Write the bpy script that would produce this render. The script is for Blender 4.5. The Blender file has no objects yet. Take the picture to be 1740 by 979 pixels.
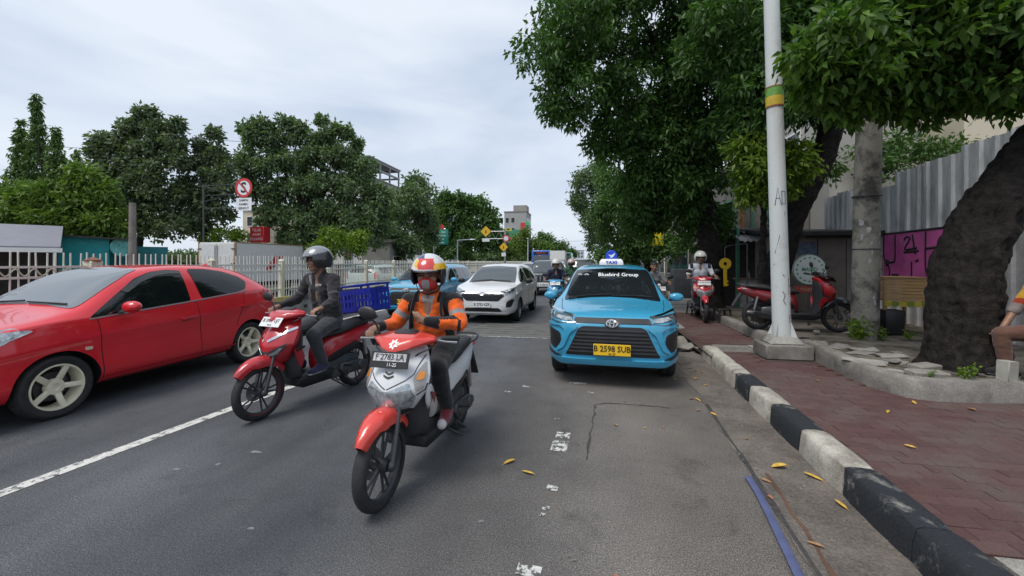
import bpy, bmesh, math, random
import numpy as np
from mathutils import Vector, Matrix, noise
from mathutils.bvhtree import BVHTree

R = math.radians
PI = math.pi
SC = bpy.context.scene
COL = SC.collection
random.seed(7)
RNG = np.random.default_rng(11)

# ------------------------------------------------------------------ camera, sky, sun, exposure
cam_data = bpy.data.cameras.new('camera')
cam_data.sensor_width = 36.0
cam_data.lens = 14.77
cam_data.shift_y = -0.0256
cam_data.clip_start = 0.05
cam_data.clip_end = 3000
cam = bpy.data.objects.new('camera', cam_data)
COL.objects.link(cam)
cam.location = (0, 0, 1.53)
cam.rotation_euler = (R(90), 0, R(10.3))
SC.camera = cam

SUN_EL, SUN_AZ = 62.0, 215.0          # azimuth clockwise from +Y (the road direction)
world = bpy.data.worlds.new('World')
SC.world = world
world.use_nodes = True
wn = world.node_tree
wn.nodes.clear()
def wnode(t, **kw):
    n = wn.nodes.new(t)
    for k, v in kw.items():
        setattr(n, k, v)
    return n
w_out = wnode('ShaderNodeOutputWorld')
w_bg = wnode('ShaderNodeBackground')
w_sky = wnode('ShaderNodeTexSky', sky_type='NISHITA', sun_disc=False)
w_sky.sun_elevation = R(SUN_EL)
w_sky.sun_rotation = R(SUN_AZ)
w_sky.air_density = 1.0
w_sky.dust_density = 2.0
w_co = wnode('ShaderNodeTexCoord')
w_map = wnode('ShaderNodeMapping')
w_map.inputs['Scale'].default_value = (1.0, 1.0, 3.4)
w_map.inputs['Rotation'].default_value = (R(18), R(-14), R(25))
w_n1 = wnode('ShaderNodeTexNoise')
w_n1.inputs['Scale'].default_value = 1.9
w_n1.inputs['Detail'].default_value = 6
w_n1.inputs['Roughness'].default_value = 0.48
w_n1.inputs['Distortion'].default_value = 0.35
w_rmp = wnode('ShaderNodeValToRGB')
w_rmp.color_ramp.elements[0].position = 0.30
w_rmp.color_ramp.elements[0].color = (4.9, 5.9, 7.6, 1)
w_rmp.color_ramp.elements[1].position = 0.66
w_rmp.color_ramp.elements[1].color = (8.4, 9.05, 9.9, 1)
w_mix = wnode('ShaderNodeMixRGB')
w_mix.inputs['Fac'].default_value = 0.86       # a nearly closed veil of thin cloud over the blue
wn.links.new(w_co.outputs['Generated'], w_map.inputs['Vector'])
wn.links.new(w_map.outputs['Vector'], w_n1.inputs['Vector'])
wn.links.new(w_n1.outputs['Fac'], w_rmp.inputs['Fac'])
wn.links.new(w_sky.outputs['Color'], w_mix.inputs['Color1'])
wn.links.new(w_rmp.outputs['Color'], w_mix.inputs['Color2'])
wn.links.new(w_mix.outputs['Color'], w_bg.inputs['Color'])
w_bg.inputs['Strength'].default_value = 0.072
wn.links.new(w_bg.outputs['Background'], w_out.inputs['Surface'])

sun_data = bpy.data.lights.new('sun', 'SUN')
sun_data.energy = 1.7
sun_data.angle = R(26)
sun_data.color = (1.0, 0.96, 0.9)
sun = bpy.data.objects.new('sun', sun_data)
COL.objects.link(sun)
az, el = R(SUN_AZ), R(SUN_EL)
sdir = Vector((math.sin(az) * math.cos(el), math.cos(az) * math.cos(el), math.sin(el)))
sun.rotation_euler = sdir.to_track_quat('Z', 'Y').to_euler()

SC.view_settings.view_transform = 'Standard'
SC.view_settings.look = 'None'
SC.view_settings.exposure = 0.60
SC.view_settings.gamma = 1.0
SC.cycles.max_bounces = 6
SC.cycles.diffuse_bounces = 4
SC.cycles.glossy_bounces = 3
SC.cycles.transmission_bounces = 4
SC.cycles.transparent_max_bounces = 6

# ------------------------------------------------------------------ materials
MATS = {}
def mat(name, color, rough=0.6, metal=0.0, var=0.0, vscale=6.0, bump=0.0, bscale=40.0, coat=0.0, spec=0.5,
        dirt=None, dscale=3.0, dpos=(0.5, 0.7), stretch=(1, 1, 1), emit=0.0, detail=6, sheen=0.0):
    if name in MATS:
        return MATS[name]
    m = bpy.data.materials.new(name)
    m.use_nodes = True
    nt = m.node_tree
    b = nt.nodes['Principled BSDF']
    b.inputs['Roughness'].default_value = rough
    b.inputs['Metallic'].default_value = metal
    b.inputs['Specular IOR Level'].default_value = spec
    b.inputs['Coat Weight'].default_value = coat
    b.inputs['Coat Roughness'].default_value = 0.04
    if sheen:
        b.inputs['Sheen Weight'].default_value = sheen
    c4 = (color[0], color[1], color[2], 1)
    b.inputs['Base Color'].default_value = c4
    if emit:
        b.inputs['Emission Color'].default_value = c4
        b.inputs['Emission Strength'].default_value = emit
    L = nt.links.new
    if var or bump or dirt:
        co = nt.nodes.new('ShaderNodeTexCoord')
        mp = nt.nodes.new('ShaderNodeMapping')
        mp.inputs['Scale'].default_value = stretch
        L(co.outputs['Object'], mp.inputs['Vector'])
    src = None
    if var:
        n = nt.nodes.new('ShaderNodeTexNoise')
        n.inputs['Scale'].default_value = vscale
        n.inputs['Detail'].default_value = detail
        n.inputs['Roughness'].default_value = 0.6
        L(mp.outputs['Vector'], n.inputs['Vector'])
        rp = nt.nodes.new('ShaderNodeValToRGB')
        rp.color_ramp.elements[0].position = 0.3
        rp.color_ramp.elements[1].position = 0.7
        rp.color_ramp.elements[0].color = tuple(max(0, x * (1 - var)) for x in color) + (1,)
        rp.color_ramp.elements[1].color = tuple(min(1, x * (1 + var)) for x in color) + (1,)
        L(n.outputs['Fac'], rp.inputs['Fac'])
        src = rp.outputs['Color']
        L(src, b.inputs['Base Color'])
    if dirt:
        n2 = nt.nodes.new('ShaderNodeTexNoise')
        n2.inputs['Scale'].default_value = dscale
        n2.inputs['Detail'].default_value = 8
        n2.inputs['Roughness'].default_value = 0.65
        L(mp.outputs['Vector'], n2.inputs['Vector'])
        r2 = nt.nodes.new('ShaderNodeValToRGB')
        r2.color_ramp.elements[0].position = dpos[0]
        r2.color_ramp.elements[1].position = dpos[1]
        L(n2.outputs['Fac'], r2.inputs['Fac'])
        mx = nt.nodes.new('ShaderNodeMixRGB')
        L(r2.outputs['Color'], mx.inputs['Fac'])
        if src:
            L(src, mx.inputs['Color1'])
        else:
            mx.inputs['Color1'].default_value = c4
        mx.inputs['Color2'].default_value = tuple(dirt) + (1,)
        L(mx.outputs['Color'], b.inputs['Base Color'])
    if bump:
        n3 = nt.nodes.new('ShaderNodeTexNoise')
        n3.inputs['Scale'].default_value = bscale
        n3.inputs['Detail'].default_value = 5
        L(mp.outputs['Vector'], n3.inputs['Vector'])
        bp = nt.nodes.new('ShaderNodeBump')
        bp.inputs['Strength'].default_value = bump
        bp.inputs['Distance'].default_value = 0.02
        L(n3.outputs['Fac'], bp.inputs['Height'])
        L(bp.outputs['Normal'], b.inputs['Normal'])
    MATS[name] = m
    return m

def paint(name, color, rough=0.3, dirt=0.1):
    return mat(name, color, rough=rough, coat=0.8, var=dirt, vscale=2.2)

def leaf_mat(name, dark, light, rough=0.42, transl=0.30):
    if name in MATS:
        return MATS[name]
    m = bpy.data.materials.new(name)
    m.use_nodes = True
    nt = m.node_tree
    L = nt.links.new
    b = nt.nodes['Principled BSDF']
    out = nt.nodes['Material Output']
    at = nt.nodes.new('ShaderNodeAttribute')
    at.attribute_name = 'tint'
    rp = nt.nodes.new('ShaderNodeValToRGB')
    rp.color_ramp.elements[0].color = tuple(dark) + (1,)
    rp.color_ramp.elements[1].color = tuple(light) + (1,)
    L(at.outputs['Fac'], rp.inputs['Fac'])
    L(rp.outputs['Color'], b.inputs['Base Color'])
    b.inputs['Roughness'].default_value = rough
    b.inputs['Specular IOR Level'].default_value = 0.25
    tr = nt.nodes.new('ShaderNodeBsdfTranslucent')
    g = nt.nodes.new('ShaderNodeMixRGB')
    g.blend_type = 'MULTIPLY'
    g.inputs['Fac'].default_value = 1
    L(rp.outputs['Color'], g.inputs['Color1'])
    g.inputs['Color2'].default_value = (1.3, 1.5, 0.5, 1)
    L(g.outputs['Color'], tr.inputs['Color'])
    ms = nt.nodes.new('ShaderNodeMixShader')
    ms.inputs['Fac'].default_value = transl
    L(b.outputs['BSDF'], ms.inputs[1])
    L(tr.outputs['BSDF'], ms.inputs[2])
    L(ms.outputs['Shader'], out.inputs['Surface'])
    MATS[name] = m
    return m

BLACK = mat('black_plastic', (0.014, 0.014, 0.016), 0.45, var=0.3)
RUBBER = mat('rubber', (0.022, 0.022, 0.023), 0.8, var=0.35, vscale=14, bump=0.2, bscale=90)
DARK = mat('dark_grey_plastic', (0.035, 0.036, 0.04), 0.5, var=0.2)
STEEL = mat('steel', (0.45, 0.45, 0.46), 0.35, 0.9, var=0.15)
CHROME = mat('chrome', (0.75, 0.76, 0.78), 0.12, 1.0)
DSTEEL = mat('dark_steel', (0.10, 0.10, 0.105), 0.42, 0.7, var=0.3)
GLASS = mat('tinted_glass', (0.006, 0.008, 0.009), 0.04, spec=0.6)
WGLASS = mat('windshield_glass', (0.065, 0.078, 0.085), 0.03, spec=1.0)  # base colour raised to stand in for sky mirrored in the glass
LENS = mat('lamp_lens', (0.40, 0.43, 0.45), 0.10, 0.55, coat=1.0, var=0.6, vscale=26)
DLENS = mat('dark_lamp_lens', (0.05, 0.055, 0.06), 0.08, 0.2, coat=1.0)
AMBER = mat('amber_lens', (0.75, 0.26, 0.02), 0.15, coat=0.6)
REDLENS = mat('red_lens', (0.45, 0.01, 0.01), 0.15, coat=0.8)
WHITE = mat('white_paint', (0.74, 0.74, 0.72), 0.4, var=0.06)
SKIN = mat('skin', (0.27, 0.145, 0.09), 0.5, var=0.12, vscale=20)

# ------------------------------------------------------------------ mesh helpers
def tag(o, label=None, cat=None, group=None, kind=None):
    if label:
        o['label'] = label
    if cat:
        o['category'] = cat
    if group:
        o['group'] = group
    if kind:
        o['kind'] = kind
    return o

def empty(name, loc=(0, 0, 0), rz=0.0, label=None, cat=None, group=None, kind=None):
    o = bpy.data.objects.new(name, None)
    COL.objects.link(o)
    o.location = loc
    o.rotation_euler = (0, 0, rz)
    o.empty_display_size = 0.1
    return tag(o, label, cat, group, kind)

def link_mesh(name, me, parent=None):
    o = bpy.data.objects.new(name, me)
    COL.objects.link(o)
    if parent is not None:
        o.parent = parent
    return o

def copy_tree(o, parent=None):
    c = o.copy()
    COL.objects.link(c)
    c.parent = parent
    for ch in list(o.children):
        copy_tree(ch, c)
    return c

def chaikin(poly, n=1, closed=True, r=None):
    """outline with filleted corners"""
    r = r or 0.035 * n
    P = [Vector(p[:2]) for p in poly]
    out = []
    m = len(P)
    for i in range(m):
        a, b, c = P[i - 1], P[i], P[(i + 1) % m]
        u, v = a - b, c - b
        k = min(r, .38 * u.length, .38 * v.length)
        p, q = b + u.normalized() * k, b + v.normalized() * k
        for t in (0, .25, .5, .75, 1):
            out.append(((1 - t) ** 2 * p + 2 * t * (1 - t) * b + t * t * q)[:])
    return out

def crom(pts, n=6):
    """Catmull-Rom through points (tuples of any length)"""
    P = [np.array(p, float) for p in pts]
    P = [2 * P[0] - P[1]] + P + [2 * P[-1] - P[-2]]
    out = []
    for i in range(1, len(P) - 2):
        p0, p1, p2, p3 = P[i - 1], P[i], P[i + 1], P[i + 2]
        for k in range(n):
            t = k / n
            out.append(.5 * (2 * p1 + (p2 - p0) * t + (2 * p0 - 5 * p1 + 4 * p2 - p3) * t * t + (3 * p1 - p0 - 3 * p2 + p3) * t ** 3))
    out.append(P[-2])
    return [tuple(float(x) for x in o) for o in out]

class MB:
    def __init__(self):
        self.v, self.f, self.mi, self.cur = [], [], [], 0
    def mat(self, i):
        self.cur = i
        return self
    def add(self, vs, fs):
        o = len(self.v)
        self.v += [tuple(p) for p in vs]
        self.f += [tuple(i + o for i in f) for f in fs]
        self.mi += [self.cur] * len(fs)
        return self
    def addm(self, bm, M=None):
        bm.verts.index_update()
        vs = [(M @ v.co if M else v.co) for v in bm.verts]
        fs = [[v.index for v in f.verts] for f in bm.faces]
        bm.free()
        return self.add(vs, fs)
    def box(self, c, s, rot=(0, 0, 0), bev=0.0, seg=2):
        M = Matrix.Translation(c) @ Matrix.Rotation(rot[2], 4, 'Z') @ Matrix.Rotation(rot[1], 4, 'Y') @ Matrix.Rotation(rot[0], 4, 'X')
        bm = bmesh.new()
        bmesh.ops.create_cube(bm, size=1)
        for v in bm.verts:
            v.co = Vector((v.co.x * s[0], v.co.y * s[1], v.co.z * s[2]))
        if bev:
            bmesh.ops.bevel(bm, geom=bm.edges[:], offset=bev, segments=seg, affect='EDGES', profile=0.5)
        return self.addm(bm, M)
    def tube(self, path, r, n=8, cap=True, flat=None):
        """path points, radius or list of radii; flat=(a,b) scales section"""
        path = [Vector(p) for p in path]
        rs = r if isinstance(r, (list, tuple)) else [r] * len(path)
        vs, fs = [], []
        up = Vector((0, 0, 1))
        t0 = (path[1] - path[0]).normalized()
        if abs(t0.dot(up)) > .95:
            up = Vector((0, 1, 0))
        N = (up - t0 * up.dot(t0)).normalized()
        for i, p in enumerate(path):
            if i == 0:
                t = t0
            elif i == len(path) - 1:
                t = (path[i] - path[i - 1]).normalized()
            else:
                t = ((path[i + 1] - p).normalized() + (p - path[i - 1]).normalized())
                t = t.normalized() if t.length > 1e-6 else (path[i + 1] - p).normalized()
            N = (N - t * N.dot(t))
            N = N.normalized() if N.length > 1e-6 else Vector((1, 0, 0))
            B = t.cross(N)
            a, b = flat if flat else (1, 1)
            for k in range(n):
                w = 2 * PI * k / n
                vs.append(p + (N * math.cos(w) * a + B * math.sin(w) * b) * rs[i])
        for i in range(len(path) - 1):
            for k in range(n):
                k2 = (k + 1) % n
                fs.append((i * n + k, i * n + k2, (i + 1) * n + k2, (i + 1) * n + k))
        if cap:
            fs.append(tuple(range(n))[::-1])
            fs.append(tuple((len(path) - 1) * n + k for k in range(n)))
        return self.add(vs, fs)
    def cyl(self, a, b, r, n=12, r2=None):
        return self.tube([a, b], [r, r if r2 is None else r2], n)
    def lathe(self, prof, n=24, M=None, closed=False, a0=0.0, a1=2 * PI):
        """prof: (r, h) list turned about local Z"""
        full = abs(a1 - a0 - 2 * PI) < 1e-6
        m = n if full else n + 1
        vs, fs = [], []
        for k in range(m):
            w = a0 + (a1 - a0) * k / n
            for r, h in prof:
                p = Vector((r * math.cos(w), r * math.sin(w), h))
                vs.append(M @ p if M else p)
        L = len(prof)
        for k in range(n):
            k2 = (k + 1) % m
            for j in range(L if closed else L - 1):
                j2 = (j + 1) % L
                fs.append((k * L + j, k2 * L + j, k2 * L + j2, k * L + j2))
        return self.add(vs, fs)
    def ball(self, c, r, u=14, v=9, M=None):
        bm = bmesh.new()
        bmesh.ops.create_uvsphere(bm, u_segments=u, v_segments=v, radius=1)
        T = Matrix.Translation(c) @ (M if M else Matrix.Identity(4)) @ Matrix.Diagonal((r[0], r[1], r[2], 1) if isinstance(r, (tuple, list)) else (r, r, r, 1))
        return self.addm(bm, T)
    def prism(self, poly, axis, a, b):
        """poly in the two other axes (order: x-axis->(y,z), y->(x,z), z->(x,y)), from a to b"""
        def P(p, t):
            return {'x': (t, p[0], p[1]), 'y': (p[0], t, p[1]), 'z': (p[0], p[1], t)}[axis]
        n = len(poly)
        vs = [P(p, a) for p in poly] + [P(p, b) for p in poly]
        fs = [tuple(range(n))[::-1], tuple(range(n, 2 * n))] + [(i, (i + 1) % n, n + (i + 1) % n, n + i) for i in range(n)]
        return self.add(vs, fs)
    def hull(self, pts, bev=0.0, seg=2, sub=0):
        bm = bmesh.new()
        for p in pts:
            bm.verts.new(p)
        r = bmesh.ops.convex_hull(bm, input=bm.verts[:])
        bad = [e for e in set(r['geom_interior'] + r['geom_unused']) if isinstance(e, bmesh.types.BMVert)]
        bmesh.ops.delete(bm, geom=bad, context='VERTS')
        bmesh.ops.dissolve_limit(bm, angle_limit=R(3), verts=bm.verts[:], edges=bm.edges[:])
        if bev:
            bmesh.ops.bevel(bm, geom=bm.edges[:], offset=bev, segments=seg, affect='EDGES', profile=0.5, clamp_overlap=True)
        return self.addm(bm)
    def loft(self, rings, cap=True, closed=True):
        n = len(rings[0])
        vs = [p for r in rings for p in r]
        fs = []
        for i in range(len(rings) - 1):
            for k in range(n if closed else n - 1):
                k2 = (k + 1) % n
                fs.append((i * n + k, i * n + k2, (i + 1) * n + k2, (i + 1) * n + k))
        if cap and closed:
            fs.append(tuple(range(n))[::-1])
            fs.append(tuple((len(rings) - 1) * n + k for k in range(n)))
        return self.add(vs, fs)
    def mirror(self, start=0):
        """adds the mirror image in x of everything since vertex index start"""
        v = self.v[start:]
        o = len(self.v)
        fs = [(f, m) for f, m in zip(self.f, self.mi) if f[0] >= start]
        self.v += [(-p[0], p[1], p[2]) for p in v]
        for f, m in fs:
            self.f.append(tuple(i - start + o for i in f[::-1]))
            self.mi.append(m)
        return self
    def mesh(self, name, mats, smooth=True, angle=40, fix=True):
        me = bpy.data.meshes.new(name)
        me.from_pydata([tuple(p) for p in self.v], [], self.f)
        if not isinstance(mats, (list, tuple)):
            mats = [mats]
        for m in mats:
            me.materials.append(m)
        if len(mats) > 1:
            me.polygons.foreach_set('material_index', self.mi)
        if fix:
            bm = bmesh.new()
            bm.from_mesh(me)
            bmesh.ops.recalc_face_normals(bm, faces=bm.faces[:])
            bm.to_mesh(me)
            bm.free()
        if smooth:
            me.polygons.foreach_set('use_smooth', [True] * len(me.polygons))
            me.set_sharp_from_angle(angle=R(angle))
        me.update()
        return me
    def build(self, name, mats, parent=None, smooth=True, angle=40, sub=0, fix=True):
        me = self.mesh(name, mats, smooth, angle, fix)
        if sub:
            me = with_mods(me, [('SUBSURF', dict(levels=sub, render_levels=sub))], smooth)
        return link_mesh(name, me, parent)

WORK = bpy.data.scenes.new('work')
def work_dg():
    vl = WORK.view_layers[0]
    vl.update()
    return vl.depsgraph

def with_mods(me, mods, smooth=True, extra=()):
    """mesh after modifiers, as a new mesh"""
    o = bpy.data.objects.new('work', me)
    WORK.collection.objects.link(o)
    for x in extra:
        WORK.collection.objects.link(x)
    for t, kw in mods:
        m = o.modifiers.new(t, t)
        for k, v in kw.items():
            setattr(m, k, v)
    dg = work_dg()
    r = bpy.data.meshes.new_from_object(o.evaluated_get(dg))
    r.name = me.name
    bpy.data.objects.remove(o)
    for x in extra:
        bpy.data.objects.remove(x)
    if smooth:
        r.polygons.foreach_set('use_smooth', [True] * len(r.polygons))
    return r

def bvh_of(me):
    return BVHTree.FromPolygons([v.co.copy() for v in me.vertices], [tuple(p.vertices) for p in me.polygons])

def project(bvh, poly, org, u, v, d, off=0.006, step=0.035, skirt=0.012, name='panel', mats=None, parent=None, smooth=True, dist=4.0, maxhit=None):
    """lay a flat outline on a body: poly in (u,v) about org, thrown along d onto the body, standing proud by off"""
    org, u, v, d = Vector(org), Vector(u), Vector(v), Vector(d).normalized()
    bm = bmesh.new()
    vs = [bm.verts.new((p[0], p[1], 0)) for p in poly]
    bm.faces.new(vs)
    xs = [p[0] for p in poly]
    ys = [p[1] for p in poly]
    for ax, lo, hi in ((0, min(xs), max(xs)), (1, min(ys), max(ys))):
        k = max(1, int((hi - lo) / step))
        for i in range(1, k):
            t = lo + (hi - lo) * i / k + 1e-5
            no = (1, 0, 0) if ax == 0 else (0, 1, 0)
            co = (t, 0, 0) if ax == 0 else (0, t, 0)
            bmesh.ops.bisect_plane(bm, geom=bm.verts[:] + bm.edges[:] + bm.faces[:], plane_co=co, plane_no=no)
    nrm = {}
    miss = []
    for w in bm.verts:
        o = org + u * w.co.x + v * w.co.y
        h, n, _, _ = bvh.ray_cast(o, d, dist)
        if h is None:
            miss.append(w)
            continue
        if n.dot(d) > 0:
            n = -n
        w.co = h + n * off
        nrm[w] = n
    if miss:
        bmesh.ops.delete(bm, geom=miss, context='VERTS')
    for f in bm.faces:
        f.normal_update()
        if f.normal.dot(d) > 0:
            f.normal_flip()
    if skirt:
        be = [e for e in bm.edges if len(e.link_faces) == 1]
        nmap = {}
        for e in be:
            for w in e.verts:
                if w not in nmap:
                    nmap[w] = bm.verts.new(w.co - nrm[w] * (skirt + off))
        for e in be:
            a, b = e.verts
            try:
                bm.faces.new((a, b, nmap[b], nmap[a]))
            except ValueError:
                pass
    me = bpy.data.meshes.new(name)
    bmesh.ops.recalc_face_normals(bm, faces=bm.faces[:])
    bm.to_mesh(me)
    bm.free()
    if smooth:
        me.polygons.foreach_set('use_smooth', [True] * len(me.polygons))
        me.set_sharp_from_angle(angle=R(50))
    me.materials.append(mats)
    return link_mesh(name, me, parent)

def text_mesh(s, size=0.1, depth=0.0, bold=0.0, align='CENTER'):
    cu = bpy.data.curves.new('text', 'FONT')
    cu.body = s
    cu.size = size
    cu.align_x = align
    cu.align_y = 'CENTER'
    cu.extrude = depth
    cu.offset = bold
    cu.resolution_u = 2
    o = bpy.data.objects.new('text', cu)
    WORK.collection.objects.link(o)
    dg = work_dg()
    me = bpy.data.meshes.new_from_object(o.evaluated_get(dg))
    bpy.data.objects.remove(o)
    return me

def text(name, s, size, m, parent, loc, rot=(R(90), 0, 0), bold=0.0, sx=1.0, depth=0.0015):
    me = text_mesh(s, size, depth, bold)
    me.name = name
    M = Matrix.Translation(loc) @ (Matrix.Rotation(rot[2], 4, 'Z') @ Matrix.Rotation(rot[1], 4, 'Y') @ Matrix.Rotation(rot[0], 4, 'X')) @ Matrix.Diagonal((sx, 1, 1, 1))
    me.transform(M)
    me.materials.clear()
    me.materials.append(m)
    return link_mesh(name, me, parent)

def capsules(segs, vox=0.014, smooth=6, fold=0.0, fscale=9.0, name='body', n=12, seed=0, factor=0.5):
    """one continuous surface from tapered capsules: (a, b, ra, rb) or (a,b,ra,rb,flatX)"""
    mb = MB()
    for s in segs:
        a, b, ra, rb = Vector(s[0]), Vector(s[1]), s[2], s[3]
        L = (b - a).length
        q = (b - a).to_track_quat('Z', 'Y').to_matrix().to_4x4() if L > 1e-6 else Matrix.Identity(4)
        M = Matrix.Translation(a) @ q
        prof = []
        for k in range(5):
            w = -PI / 2 + PI / 2 * k / 4
            prof.append((max(1e-4, ra * math.cos(w)), ra * math.sin(w)))
        for k in range(5):
            w = PI / 2 * k / 4
            prof.append((max(1e-4, rb * math.cos(w)), L + rb * math.sin(w)))
        mb.lathe(prof, n, M)
        # close the poles
        base = len(mb.v) - n * 10
        mb.f.append(tuple(base + k * 10 for k in range(n))[::-1])
        mb.f.append(tuple(base + k * 10 + 9 for k in range(n)))
        mb.mi += [0, 0]
    me = mb.mesh(name, [SKIN], smooth=False)
    me.materials.clear()
    r = with_mods(me, [('REMESH', dict(mode='VOXEL', voxel_size=vox, use_smooth_shade=True)),
                       ('SMOOTH', dict(factor=factor, iterations=smooth))])
    if fold:
        nrm = [v.normal.copy() for v in r.vertices]
        for v, nn in zip(r.vertices, nrm):
            p = v.co * fscale + Vector((seed * 3.1, 0, 0))
            k = noise.noise(p) + 0.6 * noise.noise(Vector((p.x * 2.1, p.y * 2.1, p.z * 3.4)))
            v.co += nn * (fold * k)
    return r

def paint_faces(me, mats, fn):
    """material per face from its centre"""
    me.materials.clear()
    for m in mats:
        me.materials.append(m)
    me.polygons.foreach_set('material_index', [fn(p.center) for p in me.polygons])
    return me
# ------------------------------------------------------------------ ground, roads, pavement
def nodes_mat(name):
    m = bpy.data.materials.new(name)
    m.use_nodes = True
    MATS[name] = m
    return m, m.node_tree, m.node_tree.nodes['Principled BSDF']

def nz(nt, vec, scale, detail=6, rough=0.6, dist=0.0):
    n = nt.nodes.new('ShaderNodeTexNoise')
    n.inputs['Scale'].default_value = scale
    n.inputs['Detail'].default_value = detail
    n.inputs['Roughness'].default_value = rough
    n.inputs['Distortion'].default_value = dist
    nt.links.new(vec, n.inputs['Vector'])
    return n.outputs['Fac']

def ramp(nt, fac, *stops):
    r = nt.nodes.new('ShaderNodeValToRGB')
    while len(r.color_ramp.elements) < len(stops):
        r.color_ramp.elements.new(0.5)
    for e, (p, c) in zip(r.color_ramp.elements, stops):
        e.position = p
        e.color = tuple(c) + (1,) if isinstance(c, (tuple, list)) else (c, c, c, 1)
    nt.links.new(fac, r.inputs['Fac'])
    return r.outputs['Color']

def mixc(nt, fac, a, b, mode='MIX'):
    m = nt.nodes.new('ShaderNodeMixRGB')
    m.blend_type = mode
    for s, v in (('Fac', fac), ('Color1', a), ('Color2', b)):
        if isinstance(v, (int, float)):
            m.inputs[s].default_value = v
        elif isinstance(v, tuple):
            m.inputs[s].default_value = v + (1,) if len(v) == 3 else v
        else:
            nt.links.new(v, m.inputs[s])
    return m.outputs['Color']

def mth(nt, op, a, b=0.0, clamp=False):
    m = nt.nodes.new('ShaderNodeMath')
    m.operation = op
    m.use_clamp = clamp
    for i, v in enumerate((a, b)):
        if isinstance(v, (int, float)):
            m.inputs[i].default_value = v
        else:
            nt.links.new(v, m.inputs[i])
    return m.outputs[0]

def bumped(nt, b, h, strength, dist=0.01):
    bp = nt.nodes.new('ShaderNodeBump')
    bp.inputs['Strength'].default_value = strength
    bp.inputs['Distance'].default_value = dist
    nt.links.new(h, bp.inputs['Height'])
    nt.links.new(bp.outputs['Normal'], b.inputs['Normal'])

def pos(nt):
    g = nt.nodes.new('ShaderNodeNewGeometry')
    return g.outputs['Position']

def asphalt_mat():
    m, nt, b = nodes_mat('asphalt')
    p = pos(nt)
    sx = nt.nodes.new('ShaderNodeSeparateXYZ')
    nt.links.new(p, sx.inputs[0])
    mp = nt.nodes.new('ShaderNodeMapping')
    mp.inputs['Scale'].default_value = (1.0, 0.18, 1)
    nt.links.new(p, mp.inputs['Vector'])
    streak = nz(nt, mp.outputs['Vector'], 1.6, 5, 0.55)
    base = ramp(nt, streak, (0.3, (0.062, 0.066, 0.073)), (0.7, (0.102, 0.106, 0.113)))
    # dusty brown lane beside the kerb, worn in from the gutter
    edge = nz(nt, p, 1.3, 6, 0.65)
    fx = mth(nt, 'ADD', sx.outputs['X'], mth(nt, 'MULTIPLY', mth(nt, 'SUBTRACT', edge, 0.5), 1.7))
    mr = nt.nodes.new('ShaderNodeMapRange')
    mr.inputs['From Min'].default_value = -1.6
    mr.inputs['From Max'].default_value = 0.7
    mr.inputs['To Max'].default_value = 0.85
    nt.links.new(fx, mr.inputs['Value'])
    base = mixc(nt, mr.outputs['Result'], base, (0.172, 0.152, 0.132))
    blot = nz(nt, p, 0.7, 7, 0.62)
    base = mixc(nt, 1.0, base, ramp(nt, blot, (0.3, 0.66), (0.72, 1.3)), 'MULTIPLY')
    stain = nz(nt, p, 2.3, 7, 0.7, 0.6)
    base = mixc(nt, 1.0, base, ramp(nt, stain, (0.28, 0.62), (0.42, 1.0), (0.62, 1.0), (0.74, 1.22)), 'MULTIPLY')
    # two paler tyre-polished tracks in each lane
    trk = mth(nt, 'SINE', mth(nt, 'MULTIPLY', mth(nt, 'ADD', sx.outputs['X'], mth(nt, 'MULTIPLY', blot, .5)), 3.9))
    base = mixc(nt, 1.0, base, ramp(nt, mth(nt, 'ADD', mth(nt, 'MULTIPLY', trk, .5), .5), (0.2, 0.93), (0.85, 1.09)), 'MULTIPLY')
    agg = nz(nt, p, 150, 2, 0.7)
    agg2 = nz(nt, p, 55, 3, 0.7)
    base = mixc(nt, 1.0, base, ramp(nt, agg, (0.3, 0.38), (0.52, 0.92), (0.72, 2.5)), 'MULTIPLY')
    base = mixc(nt, 1.0, base, ramp(nt, agg2, (0.3, 0.75), (0.7, 1.25)), 'MULTIPLY')
    nt.links.new(base, b.inputs['Base Color'])
    b.inputs['Roughness'].default_value = 0.78
    b.inputs['Specular IOR Level'].default_value = 0.35
    bumped(nt, b, mth(nt, 'ADD', agg, mth(nt, 'MULTIPLY', agg2, 0.8)), 0.55, 0.012)
    return m

def worn_mat(name, col, under=(0.085, 0.086, 0.09), lo=0.44, hi=0.52, scale=14):
    m, nt, b = nodes_mat(name)
    p = pos(nt)
    f = nz(nt, p, scale, 8, 0.72)
    g = nz(nt, p, 90, 3, 0.7)
    c = mixc(nt, ramp(nt, f, (lo, 0.0), (hi, 1.0)), under, col)
    c = mixc(nt, 1.0, c, ramp(nt, g, (0.3, 0.7), (0.7, 1.15)), 'MULTIPLY')
    nt.links.new(c, b.inputs['Base Color'])
    b.inputs['Roughness'].default_value = 0.75
    bumped(nt, b, g, 0.3, 0.006)
    return m

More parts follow.
